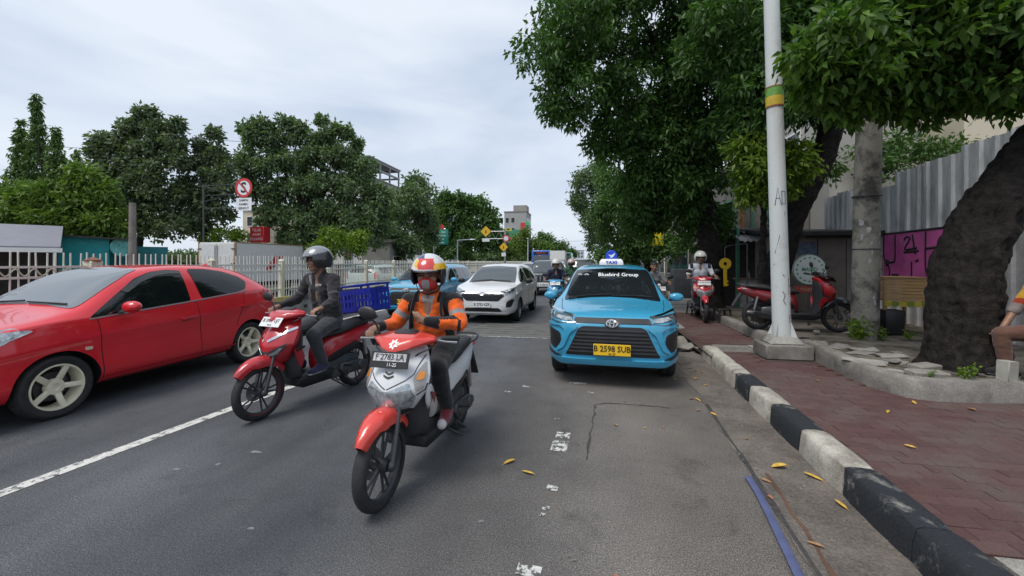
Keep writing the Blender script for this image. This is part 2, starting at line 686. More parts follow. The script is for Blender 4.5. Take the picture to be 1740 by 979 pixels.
def concrete_mat(name, col=(0.27, 0.25, 0.225), dark=(0.10, 0.092, 0.08), s=2.2, bump=0.4, lo=0.42, hi=0.72, spd=0.35):
    m, nt, b = nodes_mat(name)
    p = pos(nt)
    f = nz(nt, p, s, 9, 0.68, 0.3)
    c = mixc(nt, ramp(nt, f, (lo, 0.0), (hi, 1.0)), tuple(col), tuple(dark))
    g = nz(nt, p, 70, 5, 0.75)
    c = mixc(nt, 1.0, c, ramp(nt, g, (0.3, 1 - spd), (0.72, 1 + spd)), 'MULTIPLY')
    nt.links.new(c, b.inputs['Base Color'])
    b.inputs['Roughness'].default_value = 0.88
    b.inputs['Specular IOR Level'].default_value = 0.25
    bumped(nt, b, mth(nt, 'ADD', g, mth(nt, 'MULTIPLY', f, 2.0)), bump, 0.012)
    return m

def paver_mat(name, island):
    m, nt, b = nodes_mat(name)
    p = pos(nt)
    if island:
        g = nt.nodes.new('ShaderNodeNewGeometry')
        rnd = g.outputs['Random Per Island']
    else:
        g = nt.nodes.new('ShaderNodeObjectInfo')
        rnd = g.outputs['Random']
    c = ramp(nt, rnd, (0.0, (0.074, 0.034, 0.031)), (0.45, (0.088, 0.041, 0.037)), (0.8, (0.094, 0.047, 0.042)), (1.0, (0.098, 0.060, 0.053)))
    grime = nz(nt, p, 1.4, 8, 0.66)
    c = mixc(nt, ramp(nt, grime, (0.45, 0.0), (0.75, 0.75)), c, (0.112, 0.097, 0.083))
    fine = nz(nt, p, 110, 4, 0.75)
    c = mixc(nt, 1.0, c, ramp(nt, fine, (0.3, 0.62), (0.72, 1.35)), 'MULTIPLY')
    nt.links.new(c, b.inputs['Base Color'])
    b.inputs['Roughness'].default_value = 0.85
    bumped(nt, b, fine, 0.4, 0.008)
    return m

ASPH = asphalt_mat()
LINE = worn_mat('worn_white_line', (0.62, 0.61, 0.57), lo=0.40, hi=0.50)
LINE2 = worn_mat('very_worn_white_line', (0.58, 0.58, 0.54), lo=0.47, hi=0.52, scale=22)
CONC = concrete_mat('concrete')
CONC2 = concrete_mat('pale_concrete', (0.34, 0.325, 0.29), (0.15, 0.14, 0.12))
GUTTER = concrete_mat('gutter_concrete', (0.19, 0.165, 0.142), (0.10, 0.088, 0.078), 2.6, 0.8, .38, .66, .5)
DIRT = concrete_mat('planter_dirt', (0.20, 0.175, 0.145), (0.075, 0.065, 0.05), 2.6, 0.9, 0.4, 0.6)
KWHITE = concrete_mat('kerb_white', (0.50, 0.475, 0.41), (0.20, 0.175, 0.145), 3.6, 0.55, 0.40, 0.68)
KBLACK = concrete_mat('kerb_black', (0.028, 0.031, 0.036), (0.30, 0.29, 0.26), 5.5, 0.7, 0.55, 0.74)
PAVER_I = paver_mat('paver_pieces', False)
PAVER_S = paver_mat('paver_rest', True)

def sheet(name, pts, z, m, label=None, kind='structure', parent=None):
    mb = MB()
    mb.add([(x, y, z) for x, y in pts], [tuple(range(len(pts)))])
    o = mb.build(name, m, parent, smooth=False, fix=False)
    if o.data.polygons[0].normal.z < 0:
        o.data.flip_normals()
    return tag(o, label, None, None, kind) if parent is None else o

sheet('ground', [(-900, -60), (900, -60), (900, 1500), (-900, 1500)], -0.06,
      concrete_mat('earth', (0.13, 0.115, 0.09), (0.07, 0.065, 0.05), 0.5), 'bare earth stretching away behind the roads and buildings')
road = sheet('road', [(-6.9, -8), (1.78, -8), (1.9, 8), (2.0, 30), (2.0, 700), (-6.9, 700)], 0.0, ASPH, 'dark asphalt road with dusty brown edge along the kerb')
sheet('road', [(-16.5, -8), (-7.5, -8), (-7.5, 700), (-16.5, 700)], 0.0, ASPH, 'asphalt carriageway behind the white median fence')

def strip(name, a, b, w, z, m, parent):
    a, b = Vector(a), Vector(b)
    d = (b - a).normalized()
    n = Vector((-d.y, d.x)) * w / 2
    return sheet(name, [(a - n)[:], (b - n)[:], (b + n)[:], (a + n)[:]], z, m, parent=parent)
# painted lines
strip('lane_line', (-3.98, 0.3), (-3.58, 4.6), 0.115, 0.004, LINE, road)
strip('lane_line', (-3.24, 8.9), (-3.05, 13.5), 0.12, 0.004, LINE, road)
for y in (19, 27, 35, 43, 51, 59):
    strip('lane_line', (-2.9, y), (-2.9, y + 4.2), 0.13, 0.004, LINE, road)
strip('edge_line', (-6.42, 3), (-6.4, 120), 0.13, 0.004, LINE, road)
def blotch(cx, cy, sx, sy, z, m, n=13, name='line_remnant'):
    pts = []
    for k in range(n):
        a = 2 * PI * k / n
        r = 1 + random.uniform(-.35, .2)
        # a squared-off outline with a broken edge
        c, s_ = math.cos(a), math.sin(a)
        q = 1 / max(abs(c), abs(s_))
        pts.append((cx + sx * c * min(q, 1.3) * r, cy + sy * s_ * min(q, 1.3) * r))
    return sheet(name, pts, z, m, parent=road)
for cx, cy, sx, sy in ((-0.22, 3.72, .055, .055), (-0.235, 3.50, .06, .085), (-0.24, 2.84, .035, .028), (-.26, 2.60, .018, .02), (-.272, 2.53, .012, .015),
                       (-0.29, 2.06, .055, .035), (-.12, 5.35, .10, .03), (-.75, 5.1, .04, .02), (-.93, 4.85, .035, .015), (.03, 5.0, .03, .02), (-.30, 4.1, .02, .015)):
    strip('line_remnant', (cx - .004, cy - sy * 1.15), (cx + .004, cy + sy * 1.15), sx * 2.2, 0.004, LINE2, road)
for cx, cy, sx, sy in ((-2.98, 2.6, .035, .02), (-2.62, 2.95, .05, .02), (-2.75, 2.72, .02, .02), (-1.9, 2.1, .02, .01), (-2.0, 3.7, .02, .012), (-.62, 2.4, .015, .012)):
    blotch(cx, cy, sx, sy, 0.004, mat('pale_scuff', (0.2, 0.2, 0.2), 0.8, var=0.3, vscale=30))
# tarred seam of an old patch and the block-paved strip across the lanes
TAR = mat('tar_seam', (0.045, 0.043, 0.042), 0.8, var=0.5, vscale=30)
def ribbon(name, pts, w, z, m, parent=None, kind=None, label=None, cat=None, jitter=0.0):
    L = []
    Rr = []
    P = [Vector(p) for p in pts]
    for i, p in enumerate(P):
        d = (P[min(i + 1, len(P) - 1)] - P[max(i - 1, 0)]).normalized()
        n = Vector((-d.y, d.x))
        ww = w / 2 * (1 + random.uniform(-jitter, jitter))
        L.append((p + n * ww))
        Rr.append((p - n * ww))
    mb = MB()
    k = len(P)
    mb.add([(q.x, q.y, z) for q in L] + [(q.x, q.y, z) for q in Rr], [(k + i, k + i + 1, i + 1, i) for i in range(k - 1)])
    o = mb.build(name, m, parent, smooth=False, fix=False)
    return o
def wob(pts, n=8, a=0.012):
    q = crom(pts, n)
    return [(x + random.uniform(-a, a), y + random.uniform(-a, a)) for x, y in q]
ribbon('tar_seam', wob([(0.0, 3.3), (0.03, 3.9), (0.07, 4.45), (0.12, 4.62), (.5, 4.66), (.85, 4.62)], 6, .015), 0.016, 0.0035, TAR, road, jitter=.7)
ribbon('tar_seam', wob([(1.24, 4.8), (1.19, 3.7), (1.14, 2.9), (1.10, 2.2), (1.06, 1.5)], 6, .006), 0.028, 0.0075, TAR, road, jitter=.5)
ribbon('tar_seam', wob([(1.26, 3.3), (1.22, 2.75), (1.17, 2.2)], 6, .01), 0.02, 0.0075, mat('rusty_seam', (0.10, 0.055, 0.035), 0.9, var=0.4), road, jitter=.8)
PATCH = concrete_mat('block_strip', (0.16, 0.155, 0.145), (0.09, 0.09, 0.09), 3)
for i, y in enumerate((8.45, 8.75, 9.05, 9.35, 9.65, 9.95)):
    sheet('paving_strip', [(-3.0 + .1 * i, y), (1.6, y), (1.6, y + .24), (-3.0 + .1 * i, y + .24)], 0.0045 + 0.0005 * (i % 2), PATCH, parent=road)
strip('paving_edge', (-3.1, 8.38), (-.2, 8.36), 0.07, 0.006, LINE2, road)
# gutter
gut = sheet('gutter', [(1.60, -3), (1.64, 2.4), (1.80, 7)] + [(x + random.uniform(-.03, .03), y) for x, y in crom([(1.34, 7.2), (1.22, 4.8), (1.1, 2.2), (.98, -3)], 16)], 0.005, GUTTER, 'dusty concrete gutter strip running along the painted kerb')

# ---- kerb of painted blocks
kerb = empty('kerb', (1.7, 4, 0), 0, 'painted kerb of alternating black and white concrete blocks', None, None, 'structure')
def kx(y):
    return 1.585 + (y - 2.1) * 0.04 if y < 7 else 1.78
kb = [-1.2, -.6, 0.0, 0.62, 1.22, 1.84, 2.46, 3.10, 3.74, 4.35, 4.94, 5.47, 6.05, 6.62, 7.2]
cols = ['k', 'w', 'k', 'w', 'k', 'k', 'k', 'w', 'k', 'w', 'k', 'w', 'k', 'w']
cols = ['k', 'w', 'k', 'w', 'w', 'k', 'k', 'w', 'k', 'w', 'k', 'w', 'w', 'w']
def kerb_block(y0, y1, m, w=0.21, h=0.2, nick=0.006, name='kerb_block', x0=None):
    mb = MB()
    n = 7
    rings = []
    for i in range(n):
        y = y0 + 0.004 + (y1 - y0 - 0.008) * i / (n - 1)
        X = kx(y) if x0 is None else x0
        e = 0.012 if i in (0, n - 1) else 0
        j = lambda: random.uniform(-nick, nick)
        rings.append([(X + e, y, -.03), (X + e + .008 + j(), y, h * .5), (X + e + .018 + j(), y, h - .03 - e + j()), (X + .032 + j(), y, h - .009 - e + j()),
                      (X + .06 + j(), y, h - e + j() * .5), (X + w * .6, y, h - e + j() * .6), (X + w - .02, y, h - e - .004 + j() * .6), (X + w, y, h - .02 - e), (X + w, y, -.03)])
    mb.loft(rings)
    o = mb.build(name, m, kerb, angle=55)
    o.location = -Vector(kerb.location)
    return o
for i in range(len(kb) - 1):
    kerb_block(kb[i], kb[i + 1], KBLACK if cols[i] == 'k' else KWHITE)
for i in range(46):
    y = 7.2 + i * 1.0
    if 7.2 <= y < 9.2:
        continue
    kerb_block(y, y + 1.0, CONC, h=0.17)
# broken ramp where the kerb is dropped
mb = MB()
for i in range(9):
    x, y = 1.62 + random.uniform(0, .5), 7.25 + random.uniform(0, 1.2)
    s = random.uniform(.12, .28)
    mb.hull([(x + random.uniform(-s, s), y + random.uniform(-s, s), random.uniform(-.02, .13)) for _ in range(12)], .01, 1)
o = mb.build('rubble', CONC, None, angle=25)
tag(o, 'broken concrete rubble filling the dropped kerb beside the parked taxi', 'rubble')

# ---- footpath: bedding, pavers, slabs
sheet('sidewalk', [(1.75, -3), (9, -3), (9, 6), (6.6, 6), (6.6, 60), (1.9, 60)], 0.135, concrete_mat('bedding', (0.085, 0.06, 0.05), (0.05, 0.04, 0.035), 4), 'footpath of red paving blocks beside the road')
walk = [o for o in bpy.data.objects if o.name == 'sidewalk'][0]
def paver_geo(mb, x, y, z, w, l, tx, ty):
    b = 0.004
    h = 0.05
    top = [(-w / 2 + b, -l / 2 + b), (w / 2 - b, -l / 2 + b), (w / 2 - b, l / 2 - b), (-w / 2 + b, l / 2 - b)]
    bot = [(-w / 2, -l / 2), (w / 2, -l / 2), (w / 2, l / 2), (-w / 2, l / 2)]
    f = lambda p, q: (x + p[0], y + p[1], z + q + p[0] * tx + p[1] * ty)
    mb.add([f(p, 0) for p in top] + [f(p, -b) for p in bot] + [f(p, -h) for p in bot],
           [(0, 1, 2, 3), (0, 4, 5, 1), (1, 5, 6, 2), (2, 6, 7, 3), (3, 7, 4, 0), (4, 8, 9, 5), (5, 9, 10, 6), (6, 10, 11, 7), (7, 11, 8, 4)])
pm = MB()
paver_geo(pm, 0, 0, 0, 0.2085, 0.1035, 0, 0)
paver_me = pm.mesh('paver', PAVER_I, smooth=False, fix=False)
PL = [(9.0, 5.0), (5.2, 4.98), (4.22, 4.93), (3.62, 4.83), (3.25, 4.86), (3.10, 5.1), (3.06, 5.69), (3.12, 6.4), (3.15, 6.95)]   # planter edge
def in_planter(x, y):
    if y < 4.78:
        return False
    if x > 3.62:
        return y > 4.80
    if y < 5.1:
        return x > 3.62 - (y - 4.8) * 1.9
    return x > 3.02
spots = []
yy = 2.36
row = 0
while yy < 12:
    xx = 1.598 + (0.105 if row % 2 else 0)
    while xx < 5.6:
        x = xx + 0.105
        ok = x > kx(yy) + 0.13 and not in_planter(x - .06, yy - .03) and x - 0.105 < 4.9
        if 6.92 < yy < 7.6 or (yy > 6.3 and 2.42 < x < 3.2 and yy < 6.92):
            ok = False
        if yy > 7 and x > 2.95:
            ok = False
        if ok:
            spots.append((x, yy + 0.052))
        xx += 0.212
    yy += 0.107
    row += 1
def in_view(x, y):
    return (x * .9839 + y * .1788) / max(.2, -x * .1788 + y * .9839) < 1.26
spots.sort(key=lambda p: (not in_view(*p), p[0] ** 2 + p[1] ** 2))
rest = MB()
for i, (x, y) in enumerate(spots):
    z = 0.150 + random.uniform(-.0025, .0025) + 0.004 * noise.noise(Vector((x * 1.4, y * 1.4, 0)))
    tx, ty = random.uniform(-.008, .008), random.uniform(-.012, .012)
    if i < 300:
        o = link_mesh('paver', paver_me, walk)
        o.location = (x, y, z)
        o.rotation_euler = (ty, -tx, random.uniform(-.008, .008))
    else:
        paver_geo(rest, x, y, z, 0.2085, 0.1035, tx, ty)
o = rest.build('paver_rest', PAVER_S, walk, smooth=False, fix=False)
o['kind'] = 'stuff'
def slab(pts, z0, z1, m, name='slab', parent=walk, nick=0.0):
    mb = MB()
    mb.prism(pts, 'z', z0, z1)
    return mb.build(name, m, parent, smooth=False)
slab([(1.86, 1.2), (3.1, 1.2), (3.1, 2.02), (1.86, 2.02)], .09, .153, CONC)
slab([(1.86, 2.05), (2.4, 2.05), (2.4, 2.33), (1.86, 2.33)], .09, .155, CONC2)
slab([(2.43, 2.05), (4.6, 2.05), (4.6, 2.33), (2.43, 2.33)], .09, .150, concrete_mat('slab_brown', (0.16, 0.13, 0.11), (0.09, .07, .06)))
slab([(2.0, 6.95), (2.55, 6.95), (2.55, 7.5), (2.02, 7.5)], .09, .152, CONC)
slab([(2.57, 6.95), (3.2, 6.95), (3.2, 7.5), (2.57, 7.5)], .09, .160, CONC2)
slab([(2.02, 12.1), (6, 12.1), (6, 60), (2.02, 60)], .09, .150, CONC)
slab([(3.0, 7.5), (3.2, 7.5), (3.2, 12), (3.0, 12)], .09, .158, CONC)

# ---- raised planter with its concrete rim
plant = empty('planter', (4, 6, .15), 0, 'raised concrete planter bed round the big leaning tree trunk', 'planter')
edge = crom(PL + [(3.1, 7.25), (2.95, 7.6), (2.95, 9), (2.95, 12.6)], 5)
mb = MB()
rings = []
for i, p in enumerate(edge):
    a = Vector(edge[max(0, i - 1)])
    b = Vector(edge[min(len(edge) - 1, i + 1)])
    d = (b - a).normalized()
    n = Vector((d.y, -d.x))        # outwards is to the left of travel; inward to the right
    if n.dot(Vector((4.6, 7.0)) - Vector(p)) < 0:
        n = -n
    j = lambda s=.006: random.uniform(-s, s)
    h = 0.352 if p[1] < 7.1 else 0.30
    P = lambda o_, z: (p[0] + n.x * o_ - 4, p[1] + n.y * o_ - 6, z - .15)
    rings.append([P(0, .10), P(.004 + j(), .22), P(.008 + j(), h - .03 + j()), P(.025 + j(), h + j()), P(.09, h + .004 + j()), P(.155 + j(), h + j()), P(.165, h - .03), P(.165, .1)])
mb.loft(rings)
mb.build('rim', CONC, plant, angle=50)
bed = [(x + (.1 if y > 5.1 else .02), y + .1) for x, y in edge] + [(6.9, 12.6), (9.0, 7.0)]
mb = MB()
bm = bmesh.new()
bm.faces.new([bm.verts.new((x - 4, y - 6, 0)) for x, y in bed])
for ax in (0, 1):
    for k in range(-20, 50):
        t = k * .16 + .003
        bmesh.ops.bisect_plane(bm, geom=bm.verts[:] + bm.edges[:] + bm.faces[:], plane_co=(t, 0, 0) if ax == 0 else (0, t, 0), plane_no=(1, 0, 0) if ax == 0 else (0, 1, 0))
for v in bm.verts:
    q = Vector((v.co.x * 1.5, v.co.y * 1.5, 0))
    v.co.z = .325 - .15 + .018 * noise.noise(q) + .012 * noise.noise(q * 3) - (0.035 if v.co.y > 1.3 else 0)
mb.addm(bm)
mb.build('soil', DIRT, plant, angle=60)
for i in range(26):
    mb = MB()
    x, y = random.uniform(3.2, 5.0), random.uniform(5.2, 8.2)
    if i < 12:
        x, y = random.uniform(3.15, 3.7), random.uniform(5.1, 6.9)
    s = random.uniform(.07, .2)
    mb.hull([(x - 4 + random.uniform(-s, s), y - 6 + random.uniform(-s, s) * .8, .15 + random.uniform(-.01, .07)) for _ in range(11)], .006, 1)
    mb.build('stone', CONC if i % 3 else CONC2, plant, angle=25)
for x0, y0, a in ((3.35, 5.02, .05), (3.55, 5.35, .5)):
    mb = MB()
    mb.box((x0 - 4 + .15, y0 - 6 + .1, .205), (.34, .16, .06), (0.03, .02, a), .012, 1)
    mb.build('stone', CONC, plant, angle=30)

# ---- opposite verge, median barrier and its fence
sheet('sidewalk', [(-60, -8), (-16.5, -8), (-16.5, 300), (-60, 300)], 0.10, concrete_mat('verge', (0.22, 0.205, 0.18), (0.12, 0.11, 0.09), 1.2), 'concrete verge on the far side of the second carriageway')
BARR = concrete_mat('barrier_concrete', (0.30, 0.295, 0.28), (0.16, 0.155, 0.145), 2.4, .4)
barrier = empty('median_barrier', (-7.22, 20, 0), 0, 'low grey concrete barrier carrying the white median fence', 'barrier')
for i in range(40):
    y0 = -1 + i * 2.0
    mb = MB()
    prof = [(-.34, 0), (.34, 0), (.34, .10), (.22, .2), (.17, .60), (-.17, .60), (-.22, .2), (-.34, .1)]
    mb.loft([[(p[0], y0 + .012 - 20, p[1]) for p in prof], [(p[0], y0 + 1.988 - 20, p[1]) for p in prof]])
    mb.build('barrier_block', BARR, barrier, smooth=False)
    if i < 16:
        for yy in (y0 + .5, y0 + 1.5):
            mb = MB()
            mb.box((.204, yy - 20, .42), (.03, .12, .07), (0, R(-7), 0), .01, 1)
            mb.build('lifting_slot', mat('slot_dark', (.03, .03, .03), .9), barrier)
CREAM = mat('cream_fence_paint', (0.60, 0.57, 0.44), 0.5, var=0.12, dirt=(0.28, .2, .12), dscale=5, dpos=(.62, .8))
PALEW = mat('white_fence_paint', (0.66, 0.65, 0.58), 0.5, var=0.1, dirt=(0.3, .24, .16), dscale=6, dpos=(.6, .8))
fence = empty('fence', (-7.22, 10, .6), 0, 'white steel railing fence with cream posts on the median barrier', 'fence')
mb = MB()
mb.box((0, 0, .0), (.016, .016, 1), bev=.003, seg=1)
for v in range(len(mb.v)):
    p = mb.v[v]
    mb.v[v] = (p[0], p[1], p[2] + .5)
pale_me = mb.mesh('pale', PALEW, smooth=False)
ys = np.arange(0.6, 24, 0.092)
for y in ys:
    near = y < 9.6
    o = link_mesh('pale', pale_me, fence)
    o.location = (random.uniform(-.004, .004), y - 10 + random.uniform(-.008, .008), .06 + random.uniform(-.012, .006))
    o.rotation_euler = (random.gauss(0, .012), random.gauss(0, .008), 0)
    o.scale = (1, 1, 1.0 if near else .92)
rest = MB()
for y in np.arange(24, 75, .1):
    rest.box((0, y - 10, .52), (.016, .016, .92))
rest.build('pale_rest', PALEW, fence, smooth=False)['kind'] = 'stuff'
for z, t in ((.06, .03), (.28, .025), (.72, .03), (.86, .03)):
    mb = MB()
    mb.box((0, 25, z), (.035, 70, t))
    mb.build('rail', PALEW if z > .3 else CREAM, fence, smooth=False)
mb = MB()
wav = [(0.022, y - 10, .79 + .045 * math.sin((y - .6) / .184 * 2 * PI)) for y in np.arange(.6, 7, .023)]
mb.tube(wav, .009, 5)
mb.build('scroll_band', CREAM, fence)
for y in [0.9, 2.95, 5.01, 7.0, 8.9] + [10.78 + 2 * i for i in range(32)]:
    mb = MB()
    wd = .11 if y > 6 else .16
    mb.box((0, y - 10, .47), (wd, wd, .94), bev=.008, seg=1)
    p = mb.build('post', CREAM, fence)
    mb = MB()
    mb.lathe([(.001, 1.0), (wd * .35, .985), (wd * .62, .955), (wd * .62, .935), (.001, .935)], 10, Matrix.Translation((0, y - 10, 0)))
    mb.build('post_cap', mat('rusty_cap', (.22, .10, .06), .8, var=.3) if y < 6 else CREAM, p)
# yellow-black warning beam along the foot of the fence
for i in range(34):
    y0 = 7 + i * 1.0
    mb = MB()
    mb.box((.19, y0 - 10 + .5, -.10 + .16), (.05, .996, .11), bev=.006, seg=1)
    mb.build('warning_beam', mat('beam_yellow', (.50, .40, .14), .6, var=.2) if i % 2 else mat('beam_dark', (.07, .065, .06), .7, var=.2), fence)
# ------------------------------------------------------------------ cars (front towards local -Y)
def car_cage(tab, name, m):
    rings = []
    for (y, zb, w, zs, zt, wr, ztop) in tab:
        lo = [(0, zb), (.68 * w, zb), (.90 * w, zb + .025), (.972 * w, zb + .13), (.992 * w, zb + (zs - zb) * .36), (.974 * w, zb + (zs - zb) * .76), (1.0 * w, zs), (.962 * w, zt - .02), (.94 * w, zt + .015)]
        h = max(ztop - zt, .02)
        hi = [((.93 * w) + (wr - .93 * w) * .60 + .018, zt + h * .56), (wr + .012, ztop - .045 - .05 * h), (wr * .86, ztop - .012), (wr * .5, ztop - .002), (0, ztop)]
        if h < .12:
            hi = [(.93 * w + (wr - .93 * w) * .4, zt + h * .55), (wr, ztop - .010), (wr * .80, ztop - .004), (wr * .45, ztop), (0, ztop)]
        half = lo + hi
        ring = [(x, y, z) for x, z in half] + [(-x, y, z) for x, z in half[-2:0:-1]]
        rings.append(ring)
    mb = MB()
    mb.loft(rings)
    me = mb.mesh(name, [m, BLACK], smooth=True, angle=180)
    bm = bmesh.new()
    bm.from_mesh(me)
    cl = bm.edges.layers.float.get('crease_edge') or bm.edges.layers.float.new('crease_edge')
    n = len(rings[0])
    bm.verts.ensure_lookup_table()
    k = 13
    for e in bm.edges:
        a, b = sorted(v.index for v in e.verts)
        ca, cb = a % n, b % n
        if ca == cb and a // n != b // n:
            if ca in (6, n - 6):
                e[cl] = 0.75
            if ca in (8, n - 8):
                e[cl] = 0.35
    bm.to_mesh(me)
    bm.free()
    return with_mods(me, [('SUBSURF', dict(levels=3, render_levels=3))])

def wheel(parent, x, y, r, wd, side, style='five', m_rim=None, m_rub=None, name='wheel'):
    """side +1: outer face to +x"""
    w = empty(name, (x, y, r))
    w.parent = parent
    Mx = Matrix.Rotation(R(90) * side, 4, 'Y')
    rr = r * (.66 if style != 'star' else .73)
    h = wd / 2
    mb = MB()
    mb.lathe([(rr * .98, -h * .8), (rr * 1.06, -h * .95), (r * .90, -h), (r * .97, -h * .86), (r, -h * .55), (r, -.012), (r * .982, -.009), (r * .982, .009), (r, .012), (r, h * .55), (r * .97, h * .86), (r * .90, h), (rr * 1.08, h * .95), (rr * 1.0, h * .82), (rr * .98, h * .5)], 44, Mx, closed=True)
    mb.build('tyre', RUBBER, w, angle=35)
    rim = MB()
    rim.lathe([(rr * 1.01, h * .80), (rr * .99, h * .88), (rr * .93, h * .86), (rr * .90, h * .62), (rr * .86, h * .1), (rr * .86, -h * .7), (rr * 1.0, -h * .8)], 40, Mx)
    f0 = h * .62
    def spoke(a, w0, w1, r0, r1, z0, z1, t=.02):
        ca, sa = math.cos(a), math.sin(a)
        def P(rad, off, z):
            return Mx @ Vector((rad * ca - off * sa, rad * sa + off * ca, z))
        pts = [P(r0, -w0, z0), P(r0, w0, z0), P(r1, w1, z1), P(r1, -w1, z1), P(r0, -w0, z0 - t), P(r0, w0, z0 - t), P(r1, w1, z1 - t), P(r1, -w1, z1 - t)]
        rim.hull(pts, .004, 1)
    if style == 'star':
        for k in range(5):
            a = 2 * PI * k / 5 + .25
            spoke(a, .026 * r / .3, .024, rr * .20, rr * .95, f0 * .80, h * .82, .025)
        rim.lathe([(.001, f0 * .7), (rr * .13, f0 * .7), (rr * .15, f0 * .9), (rr * .32, f0 * .9), (rr * .36, f0 * .6), (rr * .36, 0), (.001, 0)], 24, Mx)
    elif style == 'ten':
        for k in range(10):
            a = 2 * PI * k / 10
            spoke(a, .017, .014, rr * .15, rr * .93, f0 * .95, h * .74, .02)
        rim.lathe([(.001, f0 * 1.1), (rr * .2, f0 * 1.1), (rr * .24, f0), (rr * .24, 0), (.001, 0)], 20, Mx)
    else:
        for k in range(6):
            a = 2 * PI * k / 6
            spoke(a, .03, .022, rr * .15, rr * .93, f0 * .95, h * .74, .02)
        rim.lathe([(.001, f0 * 1.1), (rr * .2, f0 * 1.1), (rr * .24, f0), (rr * .24, 0), (.001, 0)], 20, Mx)
    rim.build('rim', m_rim or STEEL, w, angle=40)
    mb = MB()
    mb.lathe([(.001, -h * .2), (rr * .62, -h * .2), (rr * .64, -h * .5), (.001, -h * .5)], 24, Mx)
    mb.build('brake_disc', DSTEEL, w)
    return w

FR = dict(org=(0, -5, 0), u=(1, 0, 0), v=(0, 0, 1), d=(0, 1, 0), dist=7)
RE = dict(org=(0, 5, 0), u=(1, 0, 0), v=(0, 0, 1), d=(0, -1, 0), dist=7)
RT = dict(org=(4, 0, 0), u=(0, 1, 0), v=(0, 0, 1), d=(-1, 0, 0), dist=4)
LT = dict(org=(-4, 0, 0), u=(0, 1, 0), v=(0, 0, 1), d=(1, 0, 0), dist=4)
TP = dict(org=(0, 0, 4), u=(1, 0, 0), v=(0, 1, 0), d=(0, 0, -1), dist=4)
def mir(poly):
    return [(-x, z) for x, z in poly][::-1]
def band(pts, w):
    """outline of a polyline of width w in 2D"""
    P = [Vector(p) for p in pts]
    L, Rr = [], []
    for i, p in enumerate(P):
        d = (P[min(i + 1, len(P) - 1)] - P[max(i - 1, 0)]).normalized()
        n = Vector((-d.y, d.x)) * w / 2
        L.append((p + n)[:])
        Rr.append((p - n)[:])
    return L + Rr[::-1]

class Car:
    def __init__(self, name, tab, body_mat, axles, r, wheel_x, wd, well=.05, **t):
        self.root = empty(name, t.get('loc', (0, 0, 0)), t.get('rz', 0), t['label'], t['cat'], t.get('group'))
        me = car_cage(tab, 'body', body_mat)
        cm = MB()
        for ya in axles:
            for s in (-1, 1):
                cm.cyl((s * (wheel_x - wd / 2 - .06), ya, r), (s * 1.3, ya, r), r + well, 40)
        cme = cm.mesh('cut', [BLACK], smooth=False)
        co = bpy.data.objects.new('cut', cme)
        me2 = with_mods(me, [('BOOLEAN', dict(operation='DIFFERENCE', object=co, solver='EXACT', material_mode='TRANSFER'))], extra=(co,))
        zlow = min(t[1] for t in tab) + .05
        mats = list(me2.materials)
        bi = [i for i, m in enumerate(mats) if m == BLACK]
        bi = bi[0] if bi else 1
        for p in me2.polygons:
            if p.center.z < zlow and p.normal.z < -.4:
                p.material_index = bi
        me2.set_sharp_from_angle(angle=R(42))
        self.bv = bvh_of(me)
        self.body = link_mesh('body', me2, self.root)
        self.r, self.axles, self.wx, self.wd = r, axles, wheel_x, wd
    def put(self, name, side, poly, m, parent=None, **k):
        a = dict(side)
        a.update(k)
        return project(self.bv, poly, name=name, mats=m, parent=parent or self.root, **a)
    def both(self, name, poly, m, **k):
        return self.put(name, RT, poly, m, **k), self.put(name, LT, poly, m, **k)
    def fboth(self, name, poly, m, side=FR, **k):
        return self.put(name, side, poly, m, **k), self.put(name, side, mir(poly), m, **k)
    def wheels(self, style, m_rim):
        for ya in self.axles:
            for s in (-1, 1):
                wheel(self.root, s * (self.wx - self.wd / 2), ya, self.r, self.wd, s, style, m_rim)
    def mirrors(self, x, y, z, m, s=1.0):
        for sg in (-1, 1):
            mb = MB()
            pts = []
            for a in range(14):
                w = 2 * PI * a / 14
                for dy, k in ((-.075, .55), (-.045, .92), (0.0, 1.0), (.035, .9)):
                    pts.append((sg * (x + .115 * s * (math.cos(w) * k + .1)), y + dy * s, z + .072 * s * math.sin(w) * k))
            mb.hull(pts, 0.008, 2)
            o = mb.build('mirror', m, self.root, angle=50)
            mb = MB()
            mb.hull([(sg * (x - .14), y + .02, z - .07), (sg * (x - .14), y - .05, z - .07), (sg * (x - .02), y - .03, z - .05), (sg * (x - .02), y + .015, z - .05), (sg * (x - .02), y, z - .02), (sg * (x - .14), y, z - .03)], .006, 1)
            mb.build('mirror_arm', BLACK, o)
            mb = MB()
            mb.ball((sg * (x + .01), y + .04 * s, z), (.095 * s, .006, .055 * s))
            mb.build('mirror_glass', CHROME, o)
    def plate(self, y, z, w, h, back, fore, words, size, tilt=0.0, sub=None, x=0.0):
        mb = MB()
        mb.box((x, y, z), (w, .008, h), (tilt, 0, 0), .003, 1)
        p = mb.build('number_plate', back, self.root)
        text('lettering', words, size, fore, p, (x, y - .0065, z + (h * .08 if sub else 0)), (R(90) + tilt, 0, 0), bold=size * .012, sx=.9)
        if sub:
            text('lettering', sub, size * .36, fore, p, (x, y - .0065, z - h * .36), (R(90) + tilt, 0, 0))
        return p
    def wipers(self, pts_list):
        for pts in pts_list:
            mb = MB()
            q = []
            for x, z in pts:
                h, n, _, _ = self.bv.ray_cast(Vector((x, -5, z)), Vector((0, 1, 0)), 7)
                q.append(h + n * .02 if n.y < 0 else h - n * .02)
            mb.tube(q, .009, 6)
            mb.build('wiper', BLACK, self.root)

